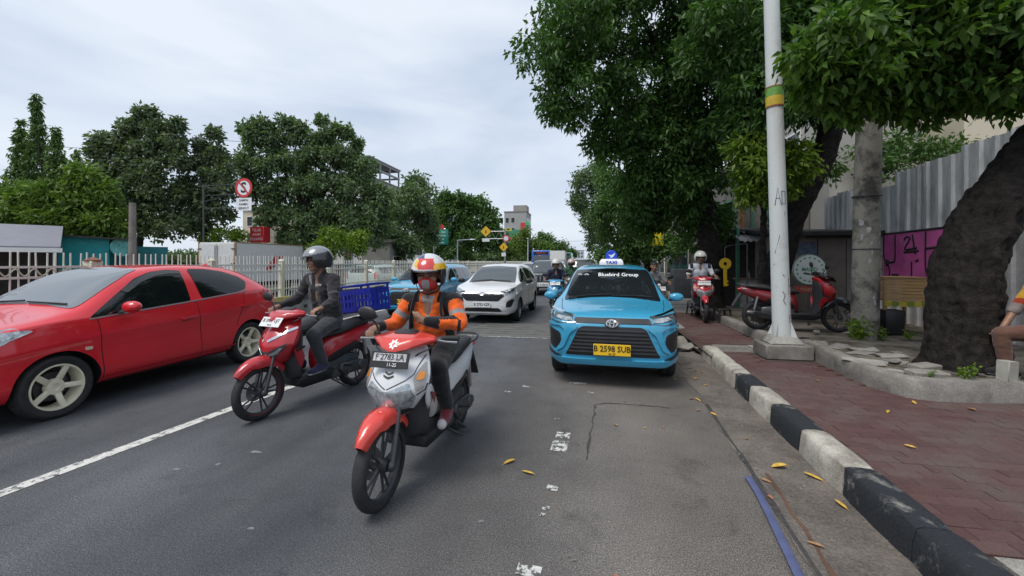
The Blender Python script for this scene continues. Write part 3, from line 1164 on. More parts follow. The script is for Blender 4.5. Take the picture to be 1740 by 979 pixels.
YEL = mat('plate_yellow', (0.80, 0.50, 0.02), 0.45, var=.05)
PLW = mat('plate_white', (0.70, 0.70, 0.70), 0.45, var=.08)
INK = mat('plate_ink', (0.012, 0.012, 0.012), 0.5)
INKW = mat('white_print', (0.8, 0.8, 0.8), 0.5)
GAP = mat('panel_gap', (0.01, 0.008, 0.008), 0.8)

# ---- red hatchback
RED = paint('red_paint', (0.64, 0.012, 0.022), dirt=.06)
tab = [(-1.97, .36, .44, .58, .66, .36, .70), (-1.93, .26, .62, .60, .75, .52, .79), (-1.80, .21, .745, .64, .82, .62, .86), (-1.58, .20, .805, .68, .88, .66, .93), (-1.24, .20, .828, .72, .93, .68, .985),
       (-1.06, .20, .836, .74, .94, .69, 1.03), (-.92, .20, .84, .75, .945, .68, 1.10), (-.52, .20, .842, .775, .965, .61, 1.37), (-.20, .20, .842, .80, .985, .58, 1.475), (.30, .20, .842, .82, 1.025, .56, 1.50),
       (.75, .20, .842, .85, 1.06, .55, 1.485), (1.10, .20, .838, .88, 1.09, .54, 1.445), (1.42, .22, .825, .90, 1.09, .53, 1.355), (1.64, .26, .79, .89, 1.07, .56, 1.16), (1.78, .30, .74, .80, .98, .55, 1.03), (1.83, .36, .64, .70, .82, .5, .88)]
c = Car('hatchback_car', tab, RED, (-1.18, 1.18), .305, .80, .185, .045, loc=(-5.885, 4.43, 0), label='glossy red hatchback car with cream five-spoke wheels in the left lane', cat='car')
c.wheels('star', mat('cream_rim', (0.74, 0.69, 0.52), 0.45, 0.0, var=.1, coat=.3))
wpoly = chaikin([(-.93, .945), (-.55, .972), (.20, 1.025), (.225, 1.41), (.05, 1.425), (-.16, 1.40), (-.36, 1.33), (-.60, 1.17)], 1)
c.both('side_window', wpoly, GLASS)
c.both('side_window', chaikin([(.36, 1.04), (.95, 1.09), (1.10, 1.12), (1.20, 1.22), (1.12, 1.30), (.88, 1.385), (.62, 1.425), (.345, 1.43)], 1), GLASS)
c.both('rain_visor', chaikin([(-.56, 1.20), (-.34, 1.325), (-.14, 1.395), (.06, 1.42), (.22, 1.405), (.22, 1.365), (.05, 1.372), (-.14, 1.345), (-.34, 1.27), (-.5, 1.17)], 1), mat('smoke_visor', (.03, .033, .035), .15, coat=.5), off=.014)
c.both('belt_trim', band([(-.93, .935), (-.55, .962), (.2, 1.015), (.95, 1.078), (1.12, 1.105)], .014), mat('grey_trim', (.25, .25, .26), .4, .4), off=.006)
c.put('windshield', FR, chaikin([(-.66, 1.045), (-.3, 1.075), (0, 1.083), (.3, 1.075), (.66, 1.045), (.57, 1.33), (.49, 1.435), (0, 1.462), (-.49, 1.435), (-.57, 1.33)], 1), mat('sky_tint_windshield', (.15, .17, .185), .05, spec=1.0))  # pale sky reflection painted into the windshield's base colour
c.put('rear_window', RE, chaikin([(-.5, 1.10), (.5, 1.10), (.44, 1.36), (-.44, 1.36)], 2), GLASS)
c.wipers([[(-.55, 1.06), (-.35, 1.085), (-.05, 1.10)], [(.02, 1.09), (.25, 1.085), (.55, 1.075)]])
for ln in ([(-.86, .93), (-.835, .6), (-.80, .26)], [(.27, 1.03), (.31, .7), (.345, .26)], [(1.06, 1.09), (1.0, .86), (.90, .60)], [(-.80, .262), (.345, .262), (.86, .27)]):
    c.both('panel_gap', band(ln, .008), GAP, off=.0015, skirt=.003)
for y, z in ((.13, .82), (1.05, .885)):
    for sd in c.both('door_handle', chaikin([(y - .1, z - .018), (y + .1, z - .006), (y + .1, z + .022), (y - .1, z + .012)], 2), RED, off=.028, skirt=.03):
        pass
    c.both('handle_cup', chaikin([(y - .08, z - .045), (y + .08, z - .03), (y + .09, z + .03), (y - .09, z + .02)], 2), mat('red_shade', (.40, .008, .014), .3, coat=.5), off=.002, skirt=.004)
c.both('side_repeater', chaikin([(-.985, .625), (-.92, .625), (-.92, .66), (-.985, .66)], 1), mat('repeater', (.7, .55, .4), .2, coat=.5), off=.008)
c.both('sill_line', band([(-.8, .31), (.9, .33)], .02), mat('red_shade', (.4, .01, .015), .3), off=.003, skirt=.004)
c.fboth('headlight', chaikin([(.40, .74), (.60, .72), (.78, .80), (.79, .90), (.60, .86), (.42, .80)], 1), LENS)
c.put('headlight', RT, chaikin([(-1.80, .76), (-1.58, .78), (-1.46, .87), (-1.47, .92), (-1.60, .905), (-1.80, .86)], 1), LENS)
c.put('headlight', LT, chaikin([(-1.80, .76), (-1.58, .78), (-1.46, .87), (-1.47, .92), (-1.60, .905), (-1.80, .86)], 1), LENS)
c.put('grille', FR, chaikin([(-.42, .60), (.42, .60), (.46, .74), (-.46, .74)], 1), BLACK)
c.fboth('tail_lamp', chaikin([(.52, .86), (.70, .88), (.70, 1.06), (.56, 1.06)], 1), REDLENS, RE)
c.put('tail_lamp', RT, chaikin([(1.52, .90), (1.66, .90), (1.66, 1.04), (1.46, 1.12)], 1), REDLENS)
c.mirrors(.93, -.62, 1.035, RED, .92)
mb = MB()
mb.hull([(-.02, 1.05, 1.44), (.02, 1.05, 1.44), (-.03, 1.2, 1.42), (.03, 1.2, 1.42), (0, 1.2, 1.51), (0, 1.17, 1.515)], .008, 1)
mb.build('fin_antenna', RED, c.root)
c.plate(-1.975, .5, .43, .135, PLW, INK, 'B 1427 NKO', .09)

# ---- blue taxis and the white people carrier
BLUE = paint('sky_blue_paint', (0.042, 0.31, 0.50), dirt=.06)
def mpv_tab(L0, L1, w, hood, belt, top, k=1.0):
    return [(L0, .40, .46, .58, .68, .36, .73), (L0 + .05, .27, w * .78, .60, .78, w * .56, hood - .13), (L0 + .2, .21, w * .925, .66, .86, w * .70, hood - .055), (L0 + .45, .20, w * .975, .72, .915, w * .76, hood - .015), (L0 + .80, .20, w * .99, .76, belt - .02, w * .80, hood + .03),
            (L0 + .98, .20, w, .78, belt, w * .80, hood + .06), (L0 + 1.12, .20, w, .79, belt + .005, w * .785, hood + .13), (L0 + 1.50, .20, w, .80, belt + .01, w * .72, top - .16), (L0 + 1.85, .20, w, .81, belt + .015, w * .695, top - .035), (L0 + 2.4, .20, w, .82, belt + .02, w * .69, top),
            (L1 - 1.1, .20, w, .83, belt + .03, w * .685, top - .005), (L1 - .45, .22, w * .985, .84, belt + .04, w * .67, top - .04), (L1 - .2, .26, w * .95, .84, belt + .04, w * .655, top - .12), (L1 - .07, .30, w * .90, .82, belt + .02, w * .65, top - .30), (L1 - .01, .36, w * .82, .76, belt - .06, w * .62, belt + .04)]

def people_carrier(name, paintm, L0, L1, w, hood, belt, top, ax, r, style, rimm, **t):
    c = Car(name, mpv_tab(L0, L1, w, hood, belt, top), paintm, ax, r, w - .03, .19, .05, **t)
    c.wheels(style, rimm)
    c.belt, c.top, c.hood, c.L0 = belt, top, hood, L0
    B = belt + .02
    y0 = L0 + 1.06
    c.both('side_window', chaikin([(y0, B), (L0 + 1.95, B + .01), (L0 + 1.97, top - .14), (L0 + 1.80, top - .145), (L0 + 1.48, top - .26)], 1), GLASS)
    c.both('side_window', chaikin([(L0 + 2.06, B + .01), (L0 + 2.88, B + .02), (L0 + 2.88, top - .14), (L0 + 2.08, top - .14)], 1), GLASS)
    c.both('side_window', chaikin([(L0 + 2.97, B + .02), (L1 - .42, B + .05), (L1 - .42, top - .16), (L0 + 2.97, top - .14)], 1), GLASS)
    c.put('rear_window', RE, chaikin([(-.56, belt + .1), (.56, belt + .1), (.48, top - .1), (-.48, top - .1)], 2), GLASS)
    for ln in ([(L0 + 1.10, belt), (L0 + 1.14, .6), (L0 + 1.22, .26)], [(L0 + 2.02, belt), (L0 + 2.02, .26)], [(L0 + 2.93, belt), (L0 + 2.93, .7), (L0 + 2.75, .5)]):
        c.both('panel_gap', band(ln, .008), GAP, off=.0015, skirt=.003)
    for y in (L0 + 1.85, L0 + 2.76):
        c.both('door_handle', chaikin([(y - .1, .86), (y + .1, .865), (y + .1, .895), (y - .1, .89)], 2), paintm, off=.026, skirt=.03)
    c.fboth('tail_lamp', chaikin([(.60, .8), (.74, .8), (.74, 1.1), (.62, 1.1)], 1), REDLENS, RE)
    return c

def ring_mark(c, name, rx, rz, x, z, t, m, n=28, lift=.012):
    """an oval ring lying on the nose"""
    mb = MB()
    pts = []
    for k in range(n + 1):
        a = 2 * PI * k / n
        px_, pz_ = x + rx * math.cos(a), z + rz * math.sin(a)
        h, nn, _, _ = c.bv.ray_cast(Vector((px_, -5, pz_)), Vector((0, 1, 0)), 7)
        pts.append(h + Vector((0, -lift, 0)))
    mb.tube(pts, t, 6, cap=False)
    return mb

def taxi(loc, rz, label, plate, front_plate=True):
    L0, L1, w, hood, belt, top = -1.72, 2.6, .835, .955, .965, 1.485
    c = people_carrier('taxi', BLUE, L0, L1, w, hood, belt, top, (-.87, 1.83), .30, 'six', mat('silver_rim', (.5, .5, .52), .3, .8), loc=loc, rz=rz, label=label, cat='taxi', group='light blue taxis in the traffic')
    ws = c.put('windshield', FR, chaikin([(-.66, .985), (-.3, 1.02), (0, 1.03), (.3, 1.02), (.66, .985), (.60, 1.25), (.545, 1.395), (0, 1.425), (-.545, 1.395), (-.60, 1.25)], 1), mat('dark_windshield', (.012, .015, .018), .03, spec=.35))
    # wording across the top of the windshield
    me = text_mesh('Bluebird Group', .095, 0, .0012)
    for i, v in enumerate(me.vertices):
        h, n, _, _ = c.bv.ray_cast(Vector((v.co.x * 1.0 + .10, -5, v.co.y * .72 + 1.325)), Vector((0, 1, 0)), 7)
        v.co = h + Vector((0, -.012, .006))
    me.materials.append(INKW)
    link_mesh('lettering', me, ws)
    mb = MB()
    for s in (-1, 1):
        for k in range(5):
            x = -.43 + s * (.012 + .02 * k)
            h, n, _, _ = c.bv.ray_cast(Vector((x, -5, 1.325)), Vector((0, 1, 0)), 7)
            mb.box(h + Vector((0, -.012, .006 + .012 * (2 - abs(k - 2)) - .012)), (.024, .002, .012 + .006 * (k % 2)), (0, s * .5, 0))
    mb.build('wing_mark', INKW, ws)
    c.wipers([[(-.6, 1.0), (-.35, 1.03), (0, 1.05)], [(0.0, 1.035), (.3, 1.035), (.55, 1.02)]])
    # nose: slim upper bar, trapezium grille, lamps, fog recesses
    c.put('grille_bar', FR, chaikin([(-.46, .785), (.46, .785), (.44, .84), (-.44, .84)], 1), BLACK, off=.01)
    g = c.put('grille', FR, chaikin([(-.56, .40), (.56, .40), (.52, .46), (.395, .725), (.34, .75), (-.34, .75), (-.395, .725), (-.52, .46)], 1), BLACK, off=.006)
    for k in range(7):
        z = .44 + .043 * k
        ww = .52 - (z - .44) * .50
        c.put('grille_slat', FR, [(-ww, z), (ww, z), (ww - .012, z + .020), (-ww + .012, z + .020)], DARK, g, off=.022, skirt=.014)
    c.fboth('headlight', chaikin([(.47, .812), (.57, .80), (.74, .835), (.79, .905), (.70, .89), (.47, .848)], 1), DLENS, off=.008)
    c.fboth('lamp_lens', chaikin([(.47, .805), (.58, .80), (.68, .835), (.66, .86), (.48, .835)], 1), LENS, off=.012)
    c.fboth('headlight_trim', chaikin([(.43, .78), (.60, .765), (.76, .80), (.77, .815), (.60, .78), (.43, .795)], 1), DLENS, off=.012)
    c.fboth('daylight_strip', band([(.44, .853), (.60, .885), (.76, .925)], .016), CHROME, off=.012)
    c.fboth('fog_recess', chaikin([(.60, .47), (.70, .45), (.785, .50), (.79, .70), (.74, .70), (.62, .66)], 1), BLACK, off=.006)
    c.fboth('bumper_blade', chaikin([(.40, .74), (.50, .66), (.575, .48), (.66, .43), (.66, .46), (.615, .52), (.56, .70), (.62, .745), (.78, .735), (.78, .765), (.44, .775)], 1), BLUE, off=.022, skirt=.03)
    c.put('chin_lip', FR, chaikin([(-.62, .30), (.62, .30), (.70, .35), (.66, .375), (.56, .365), (-.56, .365), (-.66, .375), (-.70, .35)], 1), BLUE, off=.03, skirt=.04)
    c.put('lower_intake', FR, chaikin([(-.50, .245), (.50, .245), (.54, .285), (-.54, .285)], 1), BLACK, off=.004)
    c.fboth('lower_corner', chaikin([(.60, .30), (.80, .34), (.80, .40), (.66, .40)], 1), BLUE, off=.02, skirt=.03)
    c.fboth('corner_slit', band([(.56, .34), (.66, .385), (.80, .44)], .02), BLACK, off=.024, skirt=.02)
    hood_l = [(.50, .955), (.56, .93)]
    for s in (-1, 1):
        c.put('hood_gap', TP, band([(s * .62, L0 + .34), (s * .66, L0 + .6), (s * .69, L0 + .95)], .008), GAP, off=.0015, skirt=.003)
        c.put('hood_crease', TP, band([(s * .40, L0 + .36), (s * .46, L0 + .65), (s * .50, L0 + .98)], .03), BLUE, off=.004, skirt=.004)
    # oval badge of three rings
    mb = ring_mark(c, 'badge', .062, .042, 0, .79, .006, CHROME, lift=.022)
    mb2 = ring_mark(c, 'badge', .024, .040, 0, .79, .005, CHROME, lift=.026)
    mb3 = ring_mark(c, 'badge', .042, .014, 0, .808, .005, CHROME, lift=.026)
    for q in (mb2, mb3):
        mb.add(q.v, q.f)
    c.put('badge_field', FR, chaikin([(-.085, .745), (.085, .745), (.095, .84), (-.095, .84)], 1), BLACK, off=.013)
    mb.build('badge', CHROME, c.root)
    c.plate(L0 - .045, .485, .43, .135, YEL, INK, plate, .098, sub='04 27')
    c.mirrors(.90, L0 + 1.30, 1.02, BLUE, .9)
    # roof sign: white base with a blue disc and a flying bird
    rs = empty('roof_sign', (0, -.05, top - .01))
    rs.parent = c.root
    mb = MB()
    mb.hull([(x * k, y * k2, z) for x in (-.19, .19) for y in (-.08, .08) for z, k, k2 in ((0, 1, 1), (.07, .92, .8), (.10, .8, .5))], .015, 2)
    mb.build('sign_base', mat('sign_white', (.72, .74, .76), .35, var=.05), rs)
    text('lettering', 'TAXI', .066, mat('sign_blue', (.02, .05, .45), .4), rs, (0, -.080, .045), (R(82), 0, 0), bold=.002, sx=1.2)
    mb = MB()
    mb.lathe([(.001, -.012), (.085, -.012), (.092, -.006), (.092, .006), (.085, .012), (.001, .012)], 28, Matrix.Translation((0, 0, .145)) @ Matrix.Rotation(R(90), 4, 'X'))
    mb.build('sign_disc', mat('disc_blue', (.012, .07, .60), .35), rs)
    bird = [(-.055, .025), (-.01, .012), (.02, .025), (.06, .05), (.045, .012), (.03, -.012), (.005, -.028), (-.03, -.03), (-.005, -.018), (-.02, -.004)]
    mb = MB()
    mb.prism([(x, z + .147) for x, z in bird], 'y', -.016, -.013)
    mb.build('bird_mark', INKW, rs, smooth=False)
    return c
taxi((.36, 6.86, 0), R(-2.8), 'light blue taxi with yellow number plate parked by the kerb', 'B 2598 SUB')
taxi((-4.72, 12.0, 0), R(1.0), 'light blue taxi half hidden behind the orange-jacketed rider', 'B 2114 SXA')

PWHITE = paint('pearl_white_paint', (.66, .66, .655), dirt=.05)
L0, L1, w, hood, belt, top = -1.66, 2.48, .83, .93, .96, 1.485
c = people_carrier('people_carrier', PWHITE, L0, L1, w, hood, belt, top, (-.86, 1.70), .29, 'ten', mat('grey_rim', (.3, .3, .32), .35, .7),
                   loc=(-2.52, 11.65, 0), rz=R(-1.5), label='white people carrier with black grille driving in the middle lane', cat='car')
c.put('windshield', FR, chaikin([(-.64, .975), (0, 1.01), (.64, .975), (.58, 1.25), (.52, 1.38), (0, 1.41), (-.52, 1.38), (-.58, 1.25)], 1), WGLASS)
c.wipers([[(-.55, .99), (-.25, 1.02), (0, 1.035)], [(0.02, 1.02), (.3, 1.015), (.52, 1.0)]])
g = c.put('grille', FR, chaikin([(-.40, .57), (.40, .57), (.56, .70), (.50, .735), (.2, .74), (0, .72), (-.2, .74), (-.50, .735), (-.56, .70)], 1), BLACK, off=.006)
for k in range(4):
    z = .60 + .033 * k
    c.put('grille_slat', FR, [(-.40 - .03 * k, z), (.40 + .03 * k, z), (.40 + .03 * k, z + .012), (-.40 - .03 * k, z + .012)], DARK, g, off=.018, skirt=.012)
c.put('chrome_strip', FR, band([(-.52, .75), (-.2, .76), (0, .735), (.2, .76), (.52, .75)], .018), CHROME, off=.014)
c.fboth('headlight', chaikin([(.44, .75), (.60, .72), (.74, .79), (.77, .90), (.66, .87), (.46, .80)], 1), LENS, off=.008)
c.fboth('headlight_trim', band([(.46, .79), (.62, .77), (.74, .85)], .03), DLENS, off=.012)
c.fboth('fog_recess', chaikin([(.58, .42), (.70, .42), (.76, .60), (.72, .62), (.60, .55)], 1), BLACK, off=.006)
c.put('lower_intake', FR, chaikin([(-.50, .31), (.50, .31), (.42, .40), (-.42, .40)], 1), BLACK, off=.006)
c.put('chin_lip', FR, chaikin([(-.6, .235), (.6, .235), (.66, .275), (.6, .285), (-.6, .285), (-.66, .275)], 1), PWHITE, off=.02, skirt=.03)
mb = ring_mark(c, 'badge', .07, .035, 0, .75, .009, CHROME, lift=.02)
mb.build('badge', CHROME, c.root)
c.plate(L0 - .03, .485, .43, .135, PLW, INK, 'B 2752 KZF', .09)
c.mirrors(.94, L0 + 1.28, 1.02, BLACK, .9)

# ---- boxy dark off-roader further back
DGREY = paint('charcoal_paint', (.055, .058, .062), dirt=.1)
def box_tab(L0, L1, w, hood, belt, top):
    return [(L0, .42, w * .86, .7, .86, w * .72, hood - .05), (L0 + .05, .34, w * .93, .72, .90, w * .78, hood - .02), (L0 + .5, .32, w * .97, .76, .94, w * .82, hood), (L0 + 1.05, .32, w, .80, belt, w * .84, hood + .03),
            (L0 + 1.2, .32, w, .80, belt, w * .84, hood + .12), (L0 + 1.5, .32, w, .80, belt, w * .80, top - .06), (L0 + 1.7, .32, w, .8, belt, w * .79, top), (L1 - .5, .32, w, .8, belt, w * .79, top), (L1 - .06, .34, w * .98, .8, belt, w * .78, top - .04), (L1, .42, w * .93, .8, belt - .03, w * .76, top - .16)]
def off_roader(loc, paintm, label, w=.85, top=1.62, name='off_roader', group=None, cat='car'):
    L0, L1 = -1.8, 2.3
    c = Car(name, box_tab(L0, L1, w, 1.02, 1.06, top), paintm, (-1.05, 1.45), .35, w - .01, .22, .06, loc=loc, label=label, cat=cat, group=group)
    c.wheels('six', DSTEEL)
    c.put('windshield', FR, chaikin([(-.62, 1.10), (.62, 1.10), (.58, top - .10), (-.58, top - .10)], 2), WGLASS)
    for a, b in ((L0 + 1.3, L0 + 2.1), (L0 + 2.2, L0 + 3.0), (L0 + 3.1, L1 - .25)):
        c.both('side_window', chaikin([(a, 1.09), (b, 1.09), (b, top - .13), (a + (.18 if a < L0 + 1.4 else 0), top - .13)], 1), GLASS)
    c.put('grille', FR, chaikin([(-.42, .64), (.42, .64), (.42, .90), (-.42, .90)], 1), BLACK)
    for k in range(5):
        c.put('grille_slat', FR, [(-.36 + .16 * k, .66), (-.31 + .16 * k, .66), (-.31 + .16 * k, .88), (-.36 + .16 * k, .88)], STEEL, off=.014)
    for s in (-1, 1):
        mb = MB()
        mb.lathe([(.001, .02), (.085, .012), (.10, -.01), (.10, -.05)], 20, Matrix.Translation((s * .60, L0 - .0, .80)) @ Matrix.Rotation(R(90), 4, 'X'))
        mb.build('headlight', LENS, c.root)
    mb = MB()
    mb.box((0, L0 - .08, .50), (w * 1.86, .14, .20), bev=.03)
    mb.build('bumper', mat('bumper_pale', (.45, .45, .44), .5, var=.1), c.root)
    c.plate(L0 - .155, .50, .43, .13, PLW, INK, 'B 1905 RJ', .09)
    c.mirrors(.98, L0 + 1.35, 1.12, BLACK, 1.0)
    return c
off_roader((-1.95, 20.6, 0), DGREY, 'dark grey boxy off-road car behind the white people carrier')
off_roader((-.35, 27.5, 0), paint('dull_silver_paint', (.32, .33, .34)), 'grey boxy car far back beside the scooter riders', name='parked_car', top=1.75)
# ------------------------------------------------------------------ scooters (front towards local -Y)
def ell_ring(y, hw, z0, z1, n=20, p=2.6, ax='y', x0=0.0):
    out = []
    for k in range(n):
        a = 2 * PI * k / n
        c_, s_ = math.cos(a), math.sin(a)
        x = hw * math.copysign(abs(c_) ** (2 / p), c_)
        z = (z0 + z1) / 2 + (z1 - z0) / 2 * math.copysign(abs(s_) ** (2 / p), s_)
        out.append((x + x0, y, z))
    return out

def thin_wheel(parent, y, r, wd, spokes=5, disc=True, m_rim=None, stripe=None):
    w = empty('wheel', (0, y, r))
    w.parent = parent
    Mx = Matrix.Rotation(R(90), 4, 'Y')
    h = wd / 2
    rr = r - wd * .72
    mb = MB()
    prof = []
    for k in range(11):
        a = -PI * .62 + PI * 1.24 * k / 10
        prof.append((r - h * .95 + h * .95 * math.cos(a), h * math.sin(a)))
    mb.lathe(prof, 40, Mx, closed=True)
    mb.build('tyre', RUBBER, w, angle=50)
    rim = MB()
    rim.lathe([(rr + .012, -h * .62), (rr - .004, -h * .55), (rr - .016, -h * .3), (rr - .018, 0), (rr - .016, h * .3), (rr - .004, h * .55), (rr + .012, h * .62)], 36, Mx)
    rim.lathe([(.001, -.055), (.036, -.055), (.04, -.045), (.04, .045), (.036, .055), (.001, .055)], 18, Mx)
    for k in range(spokes):
        for off in (-.10, .10):
            a = 2 * PI * k / spokes + .3
            a0, a1 = a + off * 1.7, a + off * .55
            p0 = Mx @ Vector((.034 * math.cos(a0), .034 * math.sin(a0), 0))
            p1 = Mx @ Vector(((rr - .014) * math.cos(a1 + off), (rr - .014) * math.sin(a1 + off), 0))
            rim.tube([p0, p1], [.011, .008], 6)
    rim.build('rim', m_rim or DARK, w, angle=45)
    if stripe:
        mb = MB()
        mb.lathe([(rr + .014, h * .64), (rr + .002, h * .60)], 36, Mx)
        mb.lathe([(rr + .002, -h * .60), (rr + .014, -h * .64)], 36, Mx)
        mb.build('rim_stripe', stripe, w)
    if disc:
        mb = MB()
        mb.lathe([(.045, -.062), (.095, -.062), (.095, -.058), (.045, -.058)], 24, Mx, closed=True)
        mb.build('brake_disc', STEEL, w)
    return w

def scooter(loc, rz, label, cowl, cover, fender, side, plate='B 4821 TXY', nose='beat', plate_mat=None, mirrors=(-1, 1), rim=None, stripe=None,
            group='scooters in the street', name='scooter', seat_m=None, lean=0.0):
    root = empty(name, loc, rz, label, 'scooter', group)
    root.rotation_euler = (0, lean, rz)
    r = .268
    fw = thin_wheel(root, -.63, r, .085, 5, True, rim, stripe)
    thin_wheel(root, .63, r, .10, 5, False, rim, stripe)
    # fork
    for s in (-1, 1):
        mb = MB()
        mb.tube([(s * .075, -.63, r), (s * .075, -.60, .36), (s * .07, -.53, .60)], [.022, .020, .016], 10)
        mb.ball((s * .075, -.63, r), (.025, .035, .035), 10, 7)
        mb.build('fork_leg', DSTEEL, root)
    # front fender
    rings = []
    A = np.linspace(-50, 50, 12)
    for i, a in enumerate(A):
        t = i / 11
        w = .074 * (1 - .62 * max(0, (.4 - t) / .4) ** 1.3)
        rad = r + .038 + .02 * math.sin(t * PI)
        dirv = Vector((0, math.sin(R(a)), math.cos(R(a))))
        c0 = Vector((0, -.63, r))
        drop = .075 if .3 < t < .8 else .05
        ring = []
        for x, dz in ((-w, -drop), (-w * 1.0, -.02), (-w * .72, .012), (0, .026), (w * .72, .012), (w, -.02), (w, -drop), (w * .9, -drop), (w * .6, 0), (0, .014), (-w * .6, 0), (-w * .9, -drop)):
            q = c0 + dirv * (rad + dz)
            ring.append((x, q.y, q.z))
        rings.append(ring)
    mb = MB()
    mb.loft(rings)
    mb.build('front_fender', fender, root, angle=50)
    # headlight cowl
    rings = []
    for z, hw, yn, yb in ((.50, .06, -.50, -.36), (.55, .105, -.545, -.34), (.62, .165, -.575, -.32), (.70, .215, -.575, -.31), (.78, .225, -.545, -.29), (.86, .195, -.49, -.27), (.93, .155, -.42, -.25), (.965, .12, -.38, -.24)):
        half = [(0, yn - .01), (hw * .30, yn), (hw * .80, yn + .06), (hw * 1.04, yn + .135), (hw * .98, (yn + yb) / 2 + .06), (hw * .8, yb), (0, yb)]
        rings.append([(x, y, z) for x, y in half] + [(-x, y, z) for x, y in half[-2:0:-1]])
    mb = MB()
    mb.loft(rings)
    cme = mb.mesh('front_cowl', cowl, True, 180)
    cbm = bmesh.new()
    cbm.from_mesh(cme)
    cl = cbm.edges.layers.float.new('crease_edge')
    cn = len(rings[0])
    for e in cbm.edges:
        a, b = (v.index for v in e.verts)
        if a % cn == b % cn and a % cn in (2, 3, cn - 2, cn - 3):
            e[cl] = .75
        if a // cn == b // cn and a // cn == 3 and (a % cn <= 3 or a % cn >= cn - 3):
            e[cl] = .5
    cbm.to_mesh(cme)
    cbm.free()
    cw = link_mesh('front_cowl', with_mods(cme, [('SUBSURF', dict(levels=2, render_levels=2))]), root)
    cw.data.set_sharp_from_angle(angle=R(40))
    bv = bvh_of(cw.data)
    F = dict(org=(0, -2, 0), u=(1, 0, 0), v=(0, 0, 1), d=(0, 1, 0), dist=2.5, step=.02, skirt=.006)
    def put(nm, poly, m, off=.005, two=False, par=None, rr=.02):
        for q in ([poly, mir(poly)] if two else [poly]):
            a = dict(F)
            project(bv, chaikin(q, 1, r=rr), name=nm, mats=m, parent=par or root, off=off, **a)
    if nose == 'beat':
        put('headlight', [(-.17, .665), (-.125, .59), (0, .575), (.125, .59), (.17, .665), (.135, .755), (0, .70), (-.135, .755)], LENS, .006)
        put('headlight_chin', [(-.13, .56), (0, .535), (.13, .56), (.135, .588), (0, .570), (-.135, .588)], BLACK, .012)
        put('indicator', [(.175, .70), (.205, .70), (.218, .78), (.185, .87), (.15, .78)], mat('indicator_shell', (.28, .27, .26), .15, coat=1), .006, True)
        put('indicator_lens', [(.168, .765), (.200, .765), (.202, .80), (.175, .815)], AMBER, .010, True)
        put('badge', [(-.035, .79), (0, .775), (.035, .79), (.035, .80), (0, .787), (-.035, .80)], BLACK, .006)
        put('badge', [(-.028, .81), (0, .797), (.028, .81), (.028, .82), (0, .807), (-.028, .82)], BLACK, .006)
        put('panel_gap', band([(.005, .716), (.11, .768), (.150, .80), (.168, .90)], .006), BLACK, .002, True, rr=.002)
        put('panel_gap', band([(.172, .672), (.215, .70), (.226, .76)], .006), BLACK, .002, True, rr=.002)
        for s in (-1, 1):
            mb = MB()
            mb.hull([(s * .20, -.42, .70), (s * .215, -.40, .66), (s * .20, -.36, .56), (s * .16, -.30, .50), (s * .20, -.28, .60), (s * .22, -.36, .72), (s * .19, -.40, .60), (s * .14, -.3, .56), (s * .17, -.3, .68)], .008, 1)
            w_ = mb.build('side_wing', cowl, root)
            mb = MB()
            mb.prism([(-.38, .665), (-.30, .635), (-.315, .57), (-.34, .61)], 'x', s * .2165, s * .2215)
            mb.build('wing_decal', mat('maroon_decal', (.18, .02, .03), .4), w_, smooth=False)
    else:
        put('headlight', [(-.10, .60), (0, .575), (.10, .60), (.19, .70), (.19, .725), (.06, .655), (0, .645), (-.06, .655), (-.19, .725), (-.19, .70)], DLENS, .006)
        put('daylight_strip', [(.03, .735), (.10, .775), (.20, .855), (.185, .875), (.09, .80), (.02, .755)], CHROME if nose == 'vario' else LENS, .008, True, rr=.008)
        put('lower_lamp', [(.04, .60), (.12, .63), (.17, .69), (.15, .69), (.10, .65), (.04, .62)], LENS, .010, True, rr=.008)
        for s in (-1, 1):
            mb = MB()
            mb.hull([(s * .20, -.42, .66), (s * .21, -.38, .60), (s * .18, -.30, .50), (s * .15, -.28, .40), (s * .19, -.26, .56), (s * .22, -.33, .68), (s * .16, -.34, .52)], .008, 1)
            w_ = mb.build('side_wing', cowl, root)
            mb = MB()
            mb.prism([(-.40, .655), (-.30, .68), (-.29, .66), (-.39, .63)], 'x', s * .215, s * .224)
            mb.build('wing_decal', BLACK, w_, smooth=False)
    # handlebar cover
    mb = MB()
    mb.hull([(s * x, y, z) for s in (-1, 1) for x, y, z in ((.235, -.345, 1.005), (.24, -.30, .985), (.10, -.47, .955), (0, -.515, .935), (0, -.485, .985), (.12, -.42, 1.02), (.205, -.27, 1.02), (.10, -.26, 1.045), (0, -.28, 1.05), (.2, -.30, .965), (.06, -.40, .94))], .012, 2)
    hc = mb.build('handlebar_cover', cover, root, angle=35)
    if nose == 'beat':
        star = [((.036 if k % 2 else .020) * math.cos(k * PI / 7), .985 + (.030 if k % 2 else .017) * math.sin(k * PI / 7)) for k in range(14)]
        project(bvh_of(hc.data), star, (0, -2, 0), (1, 0, 0), (0, 0, 1), (0, 1, 0), .004, .03, .003, 'emblem', INKW, hc, dist=2.5)
    for s in (-1, 1):
        mb = MB()
        mb.tube(crom([(s * .225, -.285, .985), (s * .20, -.36, .945), (s * .12, -.40, .90), (s * .06, -.38, .80)], 5), .0055, 6)
        mb.build('brake_cable', BLACK, root)
    mb = MB()
    mb.hull([(s * x, y, z) for s in (-1, 1) for x, y, z in ((.09, -.33, 1.045), (.07, -.27, 1.06), (.10, -.26, 1.03), (.06, -.36, 1.035))], .008, 1)
    mb.build('dashboard', BLACK, hc)
    mb = MB()
    mb.tube([(-.36, -.235, 1.0), (-.2, -.27, .995), (0, -.29, .98), (.2, -.27, .995), (.36, -.235, 1.0)], .013, 8)
    hb = mb.build('handlebar', DSTEEL, root)
